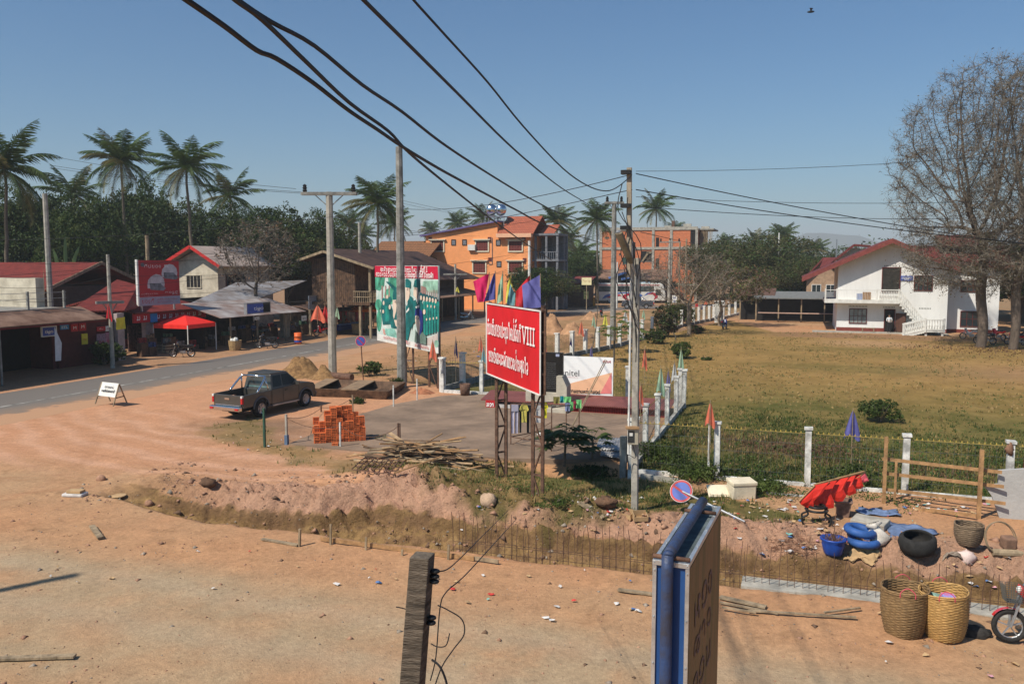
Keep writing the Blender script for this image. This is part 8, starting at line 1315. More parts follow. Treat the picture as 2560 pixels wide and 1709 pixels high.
hang('olive towel over the rack',925,978,494,552,cm_('olive',(.24,.21,.06)),31.2,'sheet','towel');hang('teal towel over the rack',980,1010,488,545,cm_('teal',(.02,.30,.34)),31.3,'sheet','towel');hang('bright green towel beside the teal one',1008,1072,494,540,cm_('green',(.20,.62,.22)),31.2,'sheet','towel');hang('grey violet towel hanging low on the rack',1020,1062,545,612,cm_('slate',(.22,.26,.42)),29.8,'sheet','towel');hang('green strip of cloth beside the grey violet towel',1062,1088,536,610,cm_('green',(.20,.62,.22)),29.9,'sheet','towel');hang('maroon cloth on the rack',1090,1112,528,596,cm_('maroon',(.40,.03,.08)),30.2,'sheet','towel');hang('lime green cloth at the right end of the rack',1110,1156,518,590,cm_('green',(.20,.62,.22)),30.3,'sheet','towel')
for lab,x,y,c in(('dark blue cloth dropped below the rack',845,835,(.04,.07,.12)),('yellow cloth dropped by the papaya plant',1125,856,(.72,.58,.05))):g=G(*z1(x,y));blob('dropped_cloth',lab,'cloth',g,(.28,.14,.06),mat('dropped '+lab[:6],c,.8,.2),.3,12,int(x))
g=G(*z1(815,815));blob('plastic_bag','small white and blue bag on the dark blue cloth','bag',g,(.1,.08,.1),M_['white'],.3,8,4)
for k,(P_,lab)in enumerate((([(1490,1140),(1560,1146),(1566,1112),(1500,1112)],'curled grey corrugated sheet by the yard wall'),([(1500,1148),(1562,1156),(1568,1130),(1508,1130)],'second corrugated sheet under the curled one'))):
 a,b,c,d=[G(*p)for p in P_];vs=[];fs=[];nx_,ny_=40,6
 for j in range(ny_+1):
  for i in range(nx_+1):u,v=i/nx_,j/ny_;p=a.lerp(b,u).lerp(d.lerp(c,u),v);vs.append(p+Vector((0,0,.22-.12*k+.12*math.sin(v*2.4+.3)+.012*math.sin(u*nx_*.5*PI))))
 for j in range(ny_):
  for i in range(nx_):q_=j*(nx_+1)+i;fs.append((q_,q_+1,q_+nx_+2,q_+nx_+1))
 m=MB();m.add(vs,fs);o=m.build('corrugated_sheet',mat('weathered zinc',(.38,.38,.39),.5,.3,3,0,.4),None,True,fix=False);tag(o,lab,'corrugated sheet');s_=o.modifiers.new('t','SOLIDIFY');s_.thickness=.01
m=MB();g=G(1558,1175);m.box(g.x-.1,g.y-.1,-.5,g.x+.1,g.y+.1,HZ(1558,1175,1090));tag(m.build('wall_stub',M_['concd']),'dark concrete stub at the near end of the yard wall','post')
g0,g1=GP(1620,1198),GP(1680,1208);m=MB();m.bar(g0+Vector((-.2,0,.08)),g1+Vector((.2,0,.08)),.14,.16);tag(m.build('kerb_stone',M_['conc']),'short concrete kerb in the weeds right of the meter pole','kerb')
m=MB();g0,g1=GP(1915,1234),GP(2015,1243);m.bar(g0+Vector((0,0,.03)),g1+Vector((0,0,.03)),.05);tag(m.build('plank',M_['whitew']),'white batten lying left of the red shells','plank')
g=G(*z1(205,490));t_=thing('bucket','rusty bucket outside the rear fence bay','bucket',tuple(g));m=MB();m.lathe([(.01,0),(.22,0),(.27,.62),(.25,.62),(.2,.05),(.01,.05)],14,tuple(g));m.build('bucket_body',M_['rust'],t_,True)
g0=G(*z1(1225,645));g1=G(*z1(1345,672));m=MB();m.bar(g0+Vector((0,0,.04)),g1+Vector((0,0,.04)),.07,.03);tag(m.build('plank',M_['timber']),'pale batten on the yard before the sunken stall','plank')
m=MB();m.tube([G(1423,1085)+Vector((0,0,.1)),AT(1513,898,33)],.018,5);m.tube([G(1430,1075)+Vector((0,0,.1)),AT(1517,900,33.2)],.018,5);tag(m.build('leaning_poles',M_['timber']),'pair of thin tied poles leaning before the phone board','poles')
# ---- litter: cartons, sacks, sheets of board
card=mat('tan cardboard',(.50,.33,.17),.85,.15,4);
sheet('cardboard','flattened brown cardboard right of the blue pot','cardboard',[(2128,1385),(2195,1383),(2200,1402),(2110,1405)],card,amp=.08,lift=.03,seed=3,th=.01);sheet('cardboard','bent cardboard edge below the brown cardboard','cardboard',[(2112,1404),(2190,1404),(2186,1418),(2128,1412)],card,amp=.05,lift=.05,seed=5,th=.01);sheet('cardboard','grey brown sheet right of the tyre planter','cardboard',[(2358,1400),(2430,1396),(2440,1410),(2362,1414)],mat('greyish board',(.33,.26,.2),.85,.2,4),amp=.06,seed=6,th=.01)
blob('plastic_bag','pinkish white bag right of the tyre planter','bag',GP(2415,1406),(.2,.16,.17),mat('pinkish bag',(.75,.58,.52),.6,.1,6,.3),.22,12,8)
for k,(px,py,s_,rz_)in enumerate(((1600,1298,.36,.4),(1572,1294,.28,-.5))):g=GP(px,py);t=thing('cardboard_box',('open crushed cardboard box at the foot of the meter pole','smaller crushed box left of the open one')[k],'box',tuple(g));m=MB();m.M=Matrix.Translation(g)@Matrix.Rotation(rz_,4,'Z')@Matrix.Rotation(.15,4,'X');m.box(-s_/2,-s_*.35,0,s_/2,s_*.35,.02);m.box(-s_/2,-s_*.35,.02,-s_/2+.015,s_*.35,.16);m.box(s_/2-.015,-s_*.35,.02,s_/2,s_*.35,.14);m.box(-s_/2+.015,s_*.33,.02,s_/2-.015,s_*.35,.19);m.box(-s_/2+.015,-s_*.35,.02,s_/2-.015,-s_*.33,.12);m.build('box_body',card,t)
blob('rock','large pale stone on the grass before the billboard legs','stone',GP(1222,1258),(.24,.2,.2),mat('pale stone',(.52,.36,.24),.9,.2,5,.4),.16,10,1);blob('rock','dark earth clod on the left trench rim','stone',GP(520,1215),(.26,.16,.16),mat('dark clod',(.18,.10,.06),.95,.3,5,.6),.25,10,2);blob('rock','grey boulder at the trench end, lower right','stone',GP(373,1262),(.13,.11,.10),cm[0],.15,9,3);blob('rock','grey boulder on the trench rim, upper left','stone',GP(253,1200),(.17,.12,.12),cm[0],.15,9,4)
blob('dry_clump','dark dry plant clump on the grass left of the meter pole','plant',GP(1515,1262),(.26,.2,.14),mat('dark clod',(.18,.1,.06)),.35,12,6);0 and blob('dirt_tuft','hanging brown root clump on the trench wall','roots',GP(905,1335),(.16,.12,.26),mat('dry root',(.30,.19,.08),.95,.4,14,.8),.35,12,9);blob('cloth_heap','dark bundle lying behind the golden basket','bundle',GP(2432,1588),(.3,.17,.14),mat('dark mesh cloth',(.05,.045,.04),.8,.4,10),.15,12,12)
m=MB();g=GP(188,1240);m.M=Matrix.Translation(g)@Matrix.Rotation(.2,4,'Z');m.cbox((0,0,.05),(.62,.34,.1),rx=.05);tag(m.build('cement_bag',mat('paper bag white',(.66,.62,.58),.8,.2,5),bevel=.04),'flattened white paper sack at the left end of the trench','sack');m=MB();m.M=Matrix.Translation(g+Vector((.03,0,.1)))@Matrix.Rotation(.2,4,'Z');m.cbox((0,0,.04),(.42,.24,.07));tag(m.build('board_scrap',card),'tan block resting on the flattened white sack','scrap');g=GP(297,1242);m=MB();m.lathe([(.01,.03),(.2,.02),(.21,0)],14,tuple(g+Vector((0,0,.02))));tag(m.build('round_scrap',card),'round tan lid on the earth left of the trench','scrap')
LM=[mat('litter white',(.62,.59,.56),.6,.1),mat('litter pink',(.6,.3,.34),.6,.2),mat('litter blue',(.10,.2,.42),.6,.2),mat('litter red',(.6,.05,.04),.6,.2),card,mat('litter mint',(.25,.5,.42),.6,.2)];rnd=random.Random(22);nl=['white','pinkish','blue','red','tan','mint green']
areas=[(1830,2300,1290,1400,80),(2260,2560,1262,1290,44),(2330,2560,1380,1480,18),(1440,1620,1240,1330,44),(100,1500,1330,1500,22),(1100,1600,1420,1560,14),(540,760,1080,1140,24),(1750,2000,1250,1290,44),(1180,1500,1270,1290,8),(1020,1200,850,930,16),(2020,2540,1470,1700,14)]
an=['on the rubbish ground','under the timber frame','behind the big baskets','round the meter pole foot','on the open dirt','on the dirt by the concrete post','beside the yard corner','in the weeds by the foam box','on the grass before the billboard','by the ditch','on the street edge']
for(x0,x1,y0,y1,n),where in zip(areas,an):
 for _ in range(n):
  px,py=rnd.uniform(x0,x1),rnd.uniform(y0,y1);g=GP(px,py);s_=rnd.uniform(.02,.095)*(2 if y0<1000 else 1);mi_=rnd.choices(range(6),[4,1,.8,.7,4.5,.6])[0];m=MB();n_=rnd.randint(5,7);ang=rnd.uniform(0,6);vs=[g+Vector((s_*rnd.uniform(.6,1.2)*math.cos(ang+6.283*i/n_),s_*rnd.uniform(.4,.8)*math.sin(ang+6.283*i/n_),.015+rnd.uniform(0,.045)))for i in range(n_)];m.add(vs+[g+Vector((0,0,rnd.uniform(.02,.08)))],[(i,(i+1)%n_,n_)for i in range(n_)]);tag(m.build('litter_scrap',LM[mi_],fix=False),'%s scrap of litter %s'%(nl[mi_],where),'litter','litter '+where)
m=MB()
for _ in range(150):g=GP(rnd.uniform(1925,2030),rnd.uniform(1352,1392));a=rnd.uniform(0,6.28);L=rnd.uniform(.1,.4);m.tube([g+Vector((0,0,.03)),g+Vector((L*math.cos(a),L*math.sin(a),rnd.uniform(.02,.10)))],.004,3,False)
tag(m.build('twig_heap',mat('red brown twigs',(.20,.09,.05),.9,.3)),'flat heap of red brown twigs left of the blue pot','twigs')
# ================= trees and plants =================
GM=dict(dark=leafmat('leaf dark',(.042,.075,.012),(.012,.026,.004),.35,.15),mid=leafmat('leaf mid',(.075,.11,.02),(.025,.042,.008),.35,.2),lt=leafmat('leaf light',(.13,.16,.04),(.06,.085,.02),.4,.3),olive=leafmat('leaf olive',(.11,.10,.035),(.05,.05,.018),.35,.25),palm=leafmat('palm frond',(.10,.15,.04),(.035,.06,.016),.5,.25),palmy=leafmat('palm frond yellowing',(.20,.17,.06),(.08,.08,.025),.5,.25),brown=leafmat('leaf brown',(.20,.115,.06),(.10,.05,.03),.8,.25))
bark=mat('grey bark',(.20,.16,.12),.95,.35,3,.6,stretch=(1,1,.3));barkp=mat('palm trunk',(.17,.14,.10),.95,.3,4,.4,stretch=(1,1,6));twigm=mat('bare twig',(.21,.18,.14),.95,.25,2)
def leaves(C_,n_per,spread,size,rs,flat=.0):
 """C_ (k,3) cluster centres -> leaf quads"""
 k=len(C_);n=k*n_per;P=np.repeat(C_,n_per,0)+rs.normal(0,1,(n,3))*np.repeat(spread,n_per)[:,None]*np.array([1,1,.75]);a=rs.normal(0,1,(n,3));a[:,2]*=(1-flat)*.8;a/=np.linalg.norm(a,axis=1)[:,None]+1e-9;b=rs.normal(0,1,(n,3));b=np.cross(a,b);b/=np.linalg.norm(b,axis=1)[:,None]+1e-9
 s_=size*rs.uniform(.5,1.3,n)[:,None];V=np.stack([P-a*s_,P-b*s_*.45,P+a*s_,P+b*s_*.45],1).reshape(-1,3);return V,np.arange(4*n).reshape(-1,4)
def crown(name,seed,R_,H_,z0,ncl,nper,size,mats,parent,lumps=9,flat=0,shell=.55):
 rs=np.random.default_rng(seed);L=rs.normal(0,1,(lumps,3));L/=np.linalg.norm(L,axis=1)[:,None];L*=np.array([R_*.55,R_*.55,H_*.27])*rs.uniform(.5,1.1,(lumps,1));lr=rs.uniform(.38,.62,lumps)*R_;which=rs.integers(0,lumps,ncl);d=rs.normal(0,1,(ncl,3));d/=np.linalg.norm(d,axis=1)[:,None]
 rad=rs.uniform(shell,1.02,ncl)**.6;C_=L[which]+d*(lr[which]*rad)[:,None]*np.array([1,1,H_/R_*.42]);C_[:,2]+=z0+H_*.5;V,F_=leaves(C_,nper,rs.uniform(.03,.07,ncl)*R_,size,rs,flat);pm=[.55,.3,.15][:len(mats)];pm=np.array(pm)/sum(pm);mi=np.repeat(rs.choice(len(mats),ncl,p=pm),nper);return npmesh(name,V,F_,mats,mi,parent)
def limbs(t,h,R_,z0,seed,m_,r0=.22,n=6):
 rs=random.Random(seed);m=MB();tr=[(0,0,-.3),(rs.uniform(-.1,.1),rs.uniform(-.1,.1),z0*.6),(rs.uniform(-.2,.2),rs.uniform(-.2,.2),z0+(h-z0)*.35)];m.tube(smooth(tr,4),[r0*(1.15-.6*i/8)for i in range(9)],8)
 for k in range(n):a=6.28*k/n+rs.uniform(-.3,.3);b=Vector(tr[1]).lerp(Vector(tr[2]),rs.uniform(.2,.9));e=Vector((R_*.6*math.cos(a),R_*.6*math.sin(a),z0+(h-z0)*rs.uniform(.35,.75)));m.tube(smooth([tuple(b),tuple(b.lerp(e,.5)+Vector((0,0,.4))),tuple(e)],3),[r0*.5*(1-.13*i)for i in range(7)],5)
 m.build('trunk',m_,t,True)
def treeproto(label,seed,h,R_,z0,mats,ncl=520,nper=12,size=.30,lumps=9,flat=0,name='broadleaf_tree',r0=.22):t=thing(name,label,'tree');crown('crown',seed,R_,h-z0,z0,ncl,nper,size,mats,t,lumps,flat);limbs(t,h,R_,z0,seed,bark,r0);return t
PT=[treeproto('',1,10,4.2,1.2,[GM['dark'],GM['mid']],1100,30,.125,12),treeproto('',2,10,4.6,1.5,[GM['dark'],GM['mid'],GM['lt']],1100,30,.125,14),treeproto('',3,10,4.0,2.2,[GM['mid'],GM['olive']],900,22,.14,10),treeproto('',4,8,6.2,2.6,[GM['olive'],GM['mid'],GM['dark']],1100,20,.13,15,.4)]
used=[False]*len(PT)
def put(k,label,px,D,top,R_=None,base_z=0,rz_=None,group=None,sx=1):
 p=AT(px,660,D);z=AT(px,top-(52 if D<105 else 12),D).z;h0=(10,10,10,8)[k]*1.0;s_=z/h0;src=PT[k];rr=(4.2,4.6,4.0,6.2)[k];sxy=(R_/rr)if R_ else s_
 if used[k]:t=dup(src)
 else:t=src;used[k]=True
 t.location=(p.x,p.y,base_z);t.rotation_euler=(0,0,rz_ if rz_ is not None else px*.37);t.scale=(sxy,sxy,s_);t['label']=label;t['category']='tree'
 if group:t['group']=group
 return t
W_T='dark trees behind the shops'
tl=[(0,-60,88,500,6,'dark tree at the left edge behind the flat roofed shop'),(1,55,86,520,5,'dark tree under the big left palm'),(0,140,90,500,5.5,'dark tree left of the banana plants'),(1,215,88,545,5,'dark tree behind the red tiled roof ridge'),(0,290,100,528,5.5,'dark tree at the foot of the second palm'),(1,350,104,502,6,'tall dark tree between the two leaning palms'),(0,415,102,520,5.5,'dark tree behind the cream gabled house'),(2,470,104,545,5,'olive tree behind the gabled house roof'),(0,520,102,560,5,'dark tree left of the bare roadside tree'),(1,600,100,556,4.5,'dark tree behind the bare roadside tree'),(0,660,96,542,5,'rounded dark tree above the bare roadside tree'),(2,715,92,585,4.5,'low olive tree right of the bare roadside tree'),(1,775,98,578,4.5,'green tree behind the crossarm pole'),(2,835,104,592,5,'pale green tree left of the tall palm'),(1,170,84,590,4,'low dark tree above the flat roof'),(0,20,84,600,4.5,'low dark tree at the far left edge')]
for k,px,D,top,R_,lab in tl:put(k,lab,px,D,top,R_,group=W_T)
for k,px,D,top,R_,lab in((1,1440,138,640,5,'dark tree right of the orange building'),(0,1350,140,660,5,'dark tree behind the veranda of the orange building'),(2,1760,170,612,8,'hazy tree right of the brick building'),(2,1830,175,620,8,'hazy tree behind the wide crowned tree'),(2,1640,146,690,4,'small tree in front of the brick building'),(0,2120,120,635,7,'dark tree behind the school roof, left'),(0,2060,128,640,8,'dark tree left of the school'),(1,2400,112,655,8,'dark tree behind the school, right'),(1,2480,100,650,8,'dark tree behind the big trunks'),(0,2560,92,640,8,'dark tree at the right edge behind the trunks'),(0,2640,85,640,7,'dark tree just beyond the right edge'),(2,1990,160,640,8,'hazy tree beyond the green gabled house'),(2,2130,170,625,9,'hazy tree far behind the school'),(0,1345,106,668,4.2,'dense dark tree at the right foot of the orange building'),(1,1500,175,640,9,'hazy tree behind the grey pole'),(2,1080,170,640,9,'hazy tree behind the orange building, left'),(2,980,165,615,8,'hazy tree behind the soldier billboard')):put(k,lab,px,D,top,R_,group='background trees')
put(3,'wide crowned spreading green tree beyond the field',1900,122,596,9.2);put(3,'second wide crown left of the spreading tree',1810,128,612,7.5);put(3,'low layered dark tree before the orange building',1365,108,683,5.0);put(3,'lower layer of spreading tree by the market shed',1985,112,655,6.5)
rs=np.random.default_rng(5);fc=[]
for i in range(420):a=R(-44)+R(86)*rs.random();d_=rs.uniform(210,420);fc.append((d_*math.sin(a-YAW),d_*math.cos(a-YAW),rs.uniform(2,10)))
V,F_=leaves(np.array(fc),90,np.full(len(fc),2.4),.6,rs);o=npmesh('far_wood',V,F_,[GM['dark'],GM['mid']],rs.integers(0,2,len(F_)));tag(o,'hazy line of far woodland along the horizon',None,None,'stuff')
# ---- coconut palms
def frond(m,base,az,el,L,droop,rs,wl=.55,mi=0):
 d=Vector((math.cos(az),math.sin(az),0));n=10;P_=[];p=Vector(base);e=el
 for i in range(n+1):P_.append(p.copy());p=p+(d*math.cos(e)+Vector((0,0,math.sin(e))))*(L/n);e-=droop/n*(1+i/n)
 m.mi=mi;m.tube(P_,[.035*(1-i/n*.8)for i in range(n+1)],3,False);sdv=Vector((-d.y,d.x,0));nl=48
 for j in range(2,nl):
  f=j/nl;q_=f*n;i=min(int(q_),n-1);p=P_[i].lerp(P_[i+1],q_-i);tg=(P_[i+1]-P_[i]).normalized();ll=wl*L*.25*(math.sin(PI*min(1,f*1.05)**.8)**.6+.12)*rs.uniform(.8,1.15)
  for s_ in(-1,1):
   e2=(sdv*s_+tg*.85+Vector((0,0,-.25-rs.random()*.5))).normalized();w_=tg*.024*L/3.2;m.add([p-w_,p+w_,p+e2*ll*.6+w_*.8+Vector((0,0,-.03)),p+e2*ll+Vector((0,0,-.12*ll))],[(0,1,2),(0,2,3)])
def palmproto(seed,n=20,L=4.6):
 rs=random.Random(seed);t=thing('coconut_palm','','palm tree');m=MB()
 for k in range(n):f=k/n;el=R(78)-R(125)*f+rs.uniform(-.14,.14);frond(m,(0,0,12),k*2.399+rs.uniform(-.2,.2),el,L*rs.uniform(.85,1.1),R(26)+R(34)*rs.random(),rs,1.0,1 if f>.82 or rs.random()<.15 else 0)
 for k in range(6):a=k;m.mi=1;m.ball((.18*math.cos(a),.18*math.sin(a),11.8),.12,6)
 m.build('crown',[GM['palm'],GM['palmy']],t,fix=False);s_=MB();pts=[(rs.uniform(-.1,.1)+.5*math.sin(i*.25)*(i/10-1)*.5,.25*(i/10-1),12*i/10)for i in range(11)];pts[-1]=(0,0,12);pts[0]=(pts[0][0],pts[0][1],-.3);s_.tube(pts,[.22-.011*i for i in range(11)],8);s_.build('trunk',barkp,t,True);return t
PP=[palmproto(11,27),palmproto(12,22),palmproto(13,30)];pused=[False]*3
def palm(label,px,py,Rpx,k,rz_=0,rm=3.4,D=None):
 D=D or rm*FPX/Rpx;p=AT(px,py,D);s_=rm/3.4;t=dup(PP[k])if pused[k]else PP[k];pused[k]=True;t.location=(p.x,p.y,0);t.rotation_euler=(0,0,rz_);t['label']=label;t['group']='coconut palms';t['category']='palm tree'
 for ch in t.children:
  if ch.name.startswith('trunk'):ch.scale=(1,1,p.z/12)
  else:ch.scale=(s_,)*3;ch.location=(0,0,p.z-12*s_)
for a in(('huge coconut palm at the left edge',12,425,112,0,.3,3.9),('coconut palm rising behind the pale bare pole',186,488,72,1,1.2),('tall coconut palm, second of the left group',302,402,80,2,2.2),('tall coconut palm above the cream gabled house',466,418,84,0,3.3),('dark leaning coconut palm right of the tall pair',574,490,68,1,4.1),('tall coconut palm left of the plain grey pole',944,508,72,2,1.0),('low coconut palm behind the stilt house',872,562,46,0,.5),('coconut palm just right of the plain grey pole',985,560,46,1,2.5),('low coconut palm peeping by the stilt house roof',905,590,36,2,2),('coconut palm above the orange building, left',1143,560,36,0,1.6),('coconut palm left of the water tanks',1207,546,38,1,.2),('small coconut palm left of the orange roof',1077,575,26,2,1),('coconut palm right of the tiled porch roof',1392,556,46,2,2.8),('coconut palm behind the insulator pole',1492,548,52,0,2.1),('coconut palm above the brick building',1640,522,46,1,3.0),('distant coconut palm over the wide crowned tree',1955,592,38,2,.8),('distant coconut palm left of the wide crowned tree',1815,612,30,0,1.9),('distant coconut palm near the far bare poles',1890,604,32,1,1.1),('distant coconut palm left of the school',2040,625,32,2,2.6),('distant coconut palm, far left of the school',2012,632,26,0,.4),('young coconut palm behind the red billboard on the shop roof',400,655,60,1,.9,3.0),('low coconut palm behind the orange veranda',1445,640,48,1,3.3),('coconut palm at the corner of the orange veranda',1420,600,40,0,1.3),('distant small coconut palm above the brick roof edge',1690,575,24,2,0)):palm(*a)
# ---- bare trees grown towards points in a crown envelope
def bare(label,base,trunks,att,step,infl,kill,r_tip,r_pow,parent=None,name='bare_tree',twig=.5,ntw=5,leafn=0,leafm=None,lsz=.07,seed=1,tm=None,lz=None,maxit=220):
 rs=np.random.default_rng(seed);A=np.array(att,float);N=[np.array(p,float)for p in trunks[0]];par=[-1]+list(range(len(N)-1))
 for tr in trunks[1:]:
  s0=len(N);N.append(np.array(tr[0],float));par.append(-1)
  for p in tr[1:]:N.append(np.array(p,float));par.append(len(N)-2)
 NN=np.array(N);dmin=np.full(len(A),1e9);near=np.zeros(len(A),int)
 d=np.linalg.norm(A[:,None]-NN[None],axis=2);near=d.argmin(1);dmin=d.min(1);alive=dmin>kill
 for it in range(maxit):
  act=alive&(dmin<infl)
  if not act.any():break
  ids=near[act];dirs=A[act]-NN[ids];dirs/=np.linalg.norm(dirs,axis=1)[:,None]+1e-9;u,inv=np.unique(ids,return_inverse=True);S_=np.zeros((len(u),3));np.add.at(S_,inv,dirs);S_+=rs.normal(0,.25,S_.shape);S_/=np.linalg.norm(S_,axis=1)[:,None]+1e-9;new=NN[u]+S_*step;n0=len(NN);NN=np.vstack([NN,new]);par+=list(u);dn_=np.linalg.norm(A[:,None]-new[None],axis=2);m_=dn_.min(1);b=m_<dmin;near[b]=n0+dn_.argmin(1)[b];dmin=np.minimum(dmin,m_);alive&=dmin>kill
  if len(NN)>14000:break
 par=np.array(par);n=len(NN);ch=[[]for _ in range(n)]
 for i,p in enumerate(par):
  if p>=0:ch[p].append(i)
 rad=np.zeros(n)
 for i in range(n-1,-1,-1):rad[i]=r_tip if not ch[i]else sum(rad[c]**r_pow for c in ch[i])**(1/r_pow)
 t=thing(name,label,'tree',base);m=MB()
 for i in range(n):
  if par[i]>=0 and len(ch[par[i]])==1:continue
  chain=([par[i]]if par[i]>=0 else[])+[i];j=i
  while len(ch[j])==1:j=ch[j][0];chain.append(j)
  if len(chain)>1:m.tube([NN[k]for k in chain],[max(rad[k],r_tip)if k!=par[i]else min(rad[k],rad[i]*1.15)for k in chain],7 if rad[i]>.1 else(5 if rad[i]>.04 else 3),False)
 m.build('branches',tm or bark,t,True,fix=False);tips=[i for i in range(n)if rad[i]<r_tip*2.4];T=NN[tips];k=len(T)*ntw;P=np.repeat(T,ntw,0);dr=rs.normal(0,1,(k,3));dr[:,2]+=.35;dr/=np.linalg.norm(dr,axis=1)[:,None];L=twig*rs.uniform(.5,1.2,k)[:,None];mid=P+dr*L*.55+rs.normal(0,.05,(k,3))*twig;end=mid+(dr+rs.normal(0,.35,(k,3)))*L*.5;w_=rs.normal(0,1,(k,3));w_=np.cross(dr,w_);w_/=np.linalg.norm(w_,axis=1)[:,None]+1e-9;w_*=r_tip*.9
 V=np.stack([P-w_,P+w_,mid+w_*.7,mid-w_*.7,end,end+w_*.3],1).reshape(-1,3);b_=np.arange(k)[:,None]*6;F_=np.concatenate([b_+np.array([0,1,2,3]),b_+np.array([3,2,5,4])]);npmesh('twigs',V,F_,twigm,None,t).matrix_basis=wmx(t).inverted()
 if leafn:E_=end if lz is None else end[(end[:,2]<lz[0])|(rs.random(len(end))<lz[1])];E_=E_[rs.random(len(E_))<min(1,leafn)];V,F_=leaves(E_,3,np.full(len(E_),.10),lsz,rs);o=npmesh('leaves',V,F_,leafm,rs.integers(0,len(leafm),len(F_)),t);o.matrix_basis=wmx(t).inverted()
 return t
def env(n,c,rx,ry,rz_,seed,cut=None,hollow=.35):
 rs=np.random.default_rng(seed);out=[]
 while len(out)<n:
  p=rs.uniform(-1,1,3);q_=np.linalg.norm(p)
  if q_>1 or q_<hollow*rs.random():continue
  out.append((c[0]+p[0]*rx,c[1]+p[1]*ry,c[2]+p[2]*rz_))
 return out
gA,gB=G(2452,868),G(2532,874);cx,cy=(gA.x+gB.x)/2+.6,(gA.y+gB.y)/2
def tr(g,z1_,dx,n=9):return[(g.x+dx*(i/n)**2+.1*math.sin(i),g.y+.1*math.cos(i*1.3),-.3+(z1_+.3)*i/n)for i in range(n+1)]
at1=env(2500,(gA.x-.2,gA.y,13.2),7.3,5.5,9.2,1)+env(330,(gA.x-2.2,gA.y-1,6.4),4.6,3.6,2.3,2)
bare('tall bare branched tree, left of the two big trunks',(gA.x,gA.y,0),[tr(gA,8.5,-.3)],at1,.30,3.2,.48,.014,2.06,seed=3,twig=.8,ntw=8,leafn=.5,leafm=[GM['brown'],twigm,GM['olive']],lsz=.07,tm=mat('brown grey bark',(.17,.13,.10),.95,.3,3,.7,stretch=(1,1,.3)),lz=(9.0,.35))
at2=env(2100,(gB.x+2.2,gB.y,13.6),6.6,5.5,9.2,5)+env(300,(gB.x+.5,gB.y-1,6.8),5,3.6,2.5,6)
bare('tall bare branched tree, right of the two big trunks',(gB.x,gB.y,0),[tr(gB,9.0,.5)],at2,.30,3.2,.50,.014,2.06,seed=4,twig=.8,ntw=8,leafn=.5,leafm=[GM['brown'],twigm,GM['olive']],lsz=.07,tm=_mc['brown grey bark'],lz=(10.0,.35))
g=G(1722,836);bare('small bare tree in the roadside fence line',(g.x,g.y,0),[[(g.x,g.y,-.3),(g.x+.05,g.y,.6),(g.x-.05,g.y,1.2),(g.x,g.y,2.0)],],env(760,(g.x-.2,g.y,5.4),4.6,3.6,2.9,7,hollow=.8),.22,2.6,.34,.012,2.0,seed=5,twig=.5,ntw=4,leafn=.12,leafm=[GM['brown'],twigm],lsz=.07,tm=mat('pale branch',(.30,.23,.165),.9,.3,3))
g=G(1800,815);bare('small half bare tree by the white gate pillars',(g.x,g.y,0),[[(g.x,g.y,-.3),(g.x-.15,g.y,.8),(g.x+.1,g.y,1.6)]],env(520,(g.x+.6,g.y,4.4),5.0,3.4,2.3,17,hollow=.7),.25,3,.36,.012,2.0,seed=6,twig=.45,ntw=4,leafn=.8,leafm=[GM['brown'],GM['olive'],GM['lt']],lsz=.13,tm=_mc['pale branch'])
p=onX(640,770,XS-4.0);bare('bare dark branched tree growing behind the tin roofed shops',(p.x,p.y,0),[[(p.x,p.y,-.2),(p.x,p.y,1.5),(p.x+.1,p.y,3.0),(p.x,p.y,4.0)]],env(620,(p.x+.2,p.y,7.4),3.9,3.9,3.2,9,hollow=.8),.24,3,.36,.012,2.05,seed=8,twig=.5,ntw=4,leafn=.16,leafm=[GM['brown'],twigm],lsz=.12,tm=mat('dark branch',(.115,.09,.07),.9,.3,3))
# ---- bushes, saplings, papaya
def bush(label,px,by,R_,h,mats,n=260,size=.07,seed=0,name='bush',nper=12,loc=None):
 g=loc or(GP(px,by)if by>0 else G(px,-by));t=thing(name,label,'bush',tuple(g));o=crown('foliage',seed,R_,h*1.25,-.1,n,nper,size,mats,t,8,shell=.2);m=MB();rs=random.Random(seed)
 for _ in range(9):a=rs.uniform(0,6.28);m.tube([g+Vector((0,0,-.1)),g+Vector((R_*.5*math.cos(a),R_*.5*math.sin(a),h*.8))],[.02,.006],4,False)
 m.build('stems',bark,t);return t
bush('rounded green bush in the field, right middle',2200,1055,.95,.95,[GM['mid'],GM['lt']],300,.06,1);bush('rounded light green bush near the roadside fence',1703,896,1.05,1.1,[GM['lt'],GM['mid']],300,.08,2);bush('low green clump in the dry field',1765,900,.45,.35,[GM['mid']],80,.06,3)
bush('leafy roadside bush climbing the white posts',1668,842,1.7,2.6,[GM['olive'],GM['mid'],GM['brown']],420,.11,4);bush('yellowish bush behind the white posts',1705,815,1.6,2.8,[GM['olive'],GM['lt']],380,.11,5);bush('dense bush at the foot of the meter pole line',1640,860,1.2,1.2,[GM['mid'],GM['olive']],260,.09,6);bush('bush under the small bare tree',1745,832,1.3,.8,[GM['mid'],GM['brown']],240,.09,7);bush('green sprouts at the gate pillars',1845,770,1.6,2.4,[GM['lt'],GM['olive']],300,.12,8)
bush('dark shrub at the foot of the slim roadside pole',262,912,1.3,1.5,[GM['dark'],GM['mid']],300,.10,9);bush('shrub by the tub under the orange parasol',925,818,.8,2.0,[GM['lt'],GM['olive']],200,.12,10);bush('green weeds between brick stack and boat',893,1008,.5,.35,[GM['mid']],90,.05,11);bush('small green bush beside the grey pole',925,940,.75,.9,[GM['mid'],GM['lt']],200,.07,12);bush('pale green weed tuft on the yard edge',940,1096,.7,.12,[GM['lt']],90,.04,13);bush('creeper spilling over the dark end of the boat',995,972,.45,.6,[GM['mid'],GM['dark']],140,.06,14)
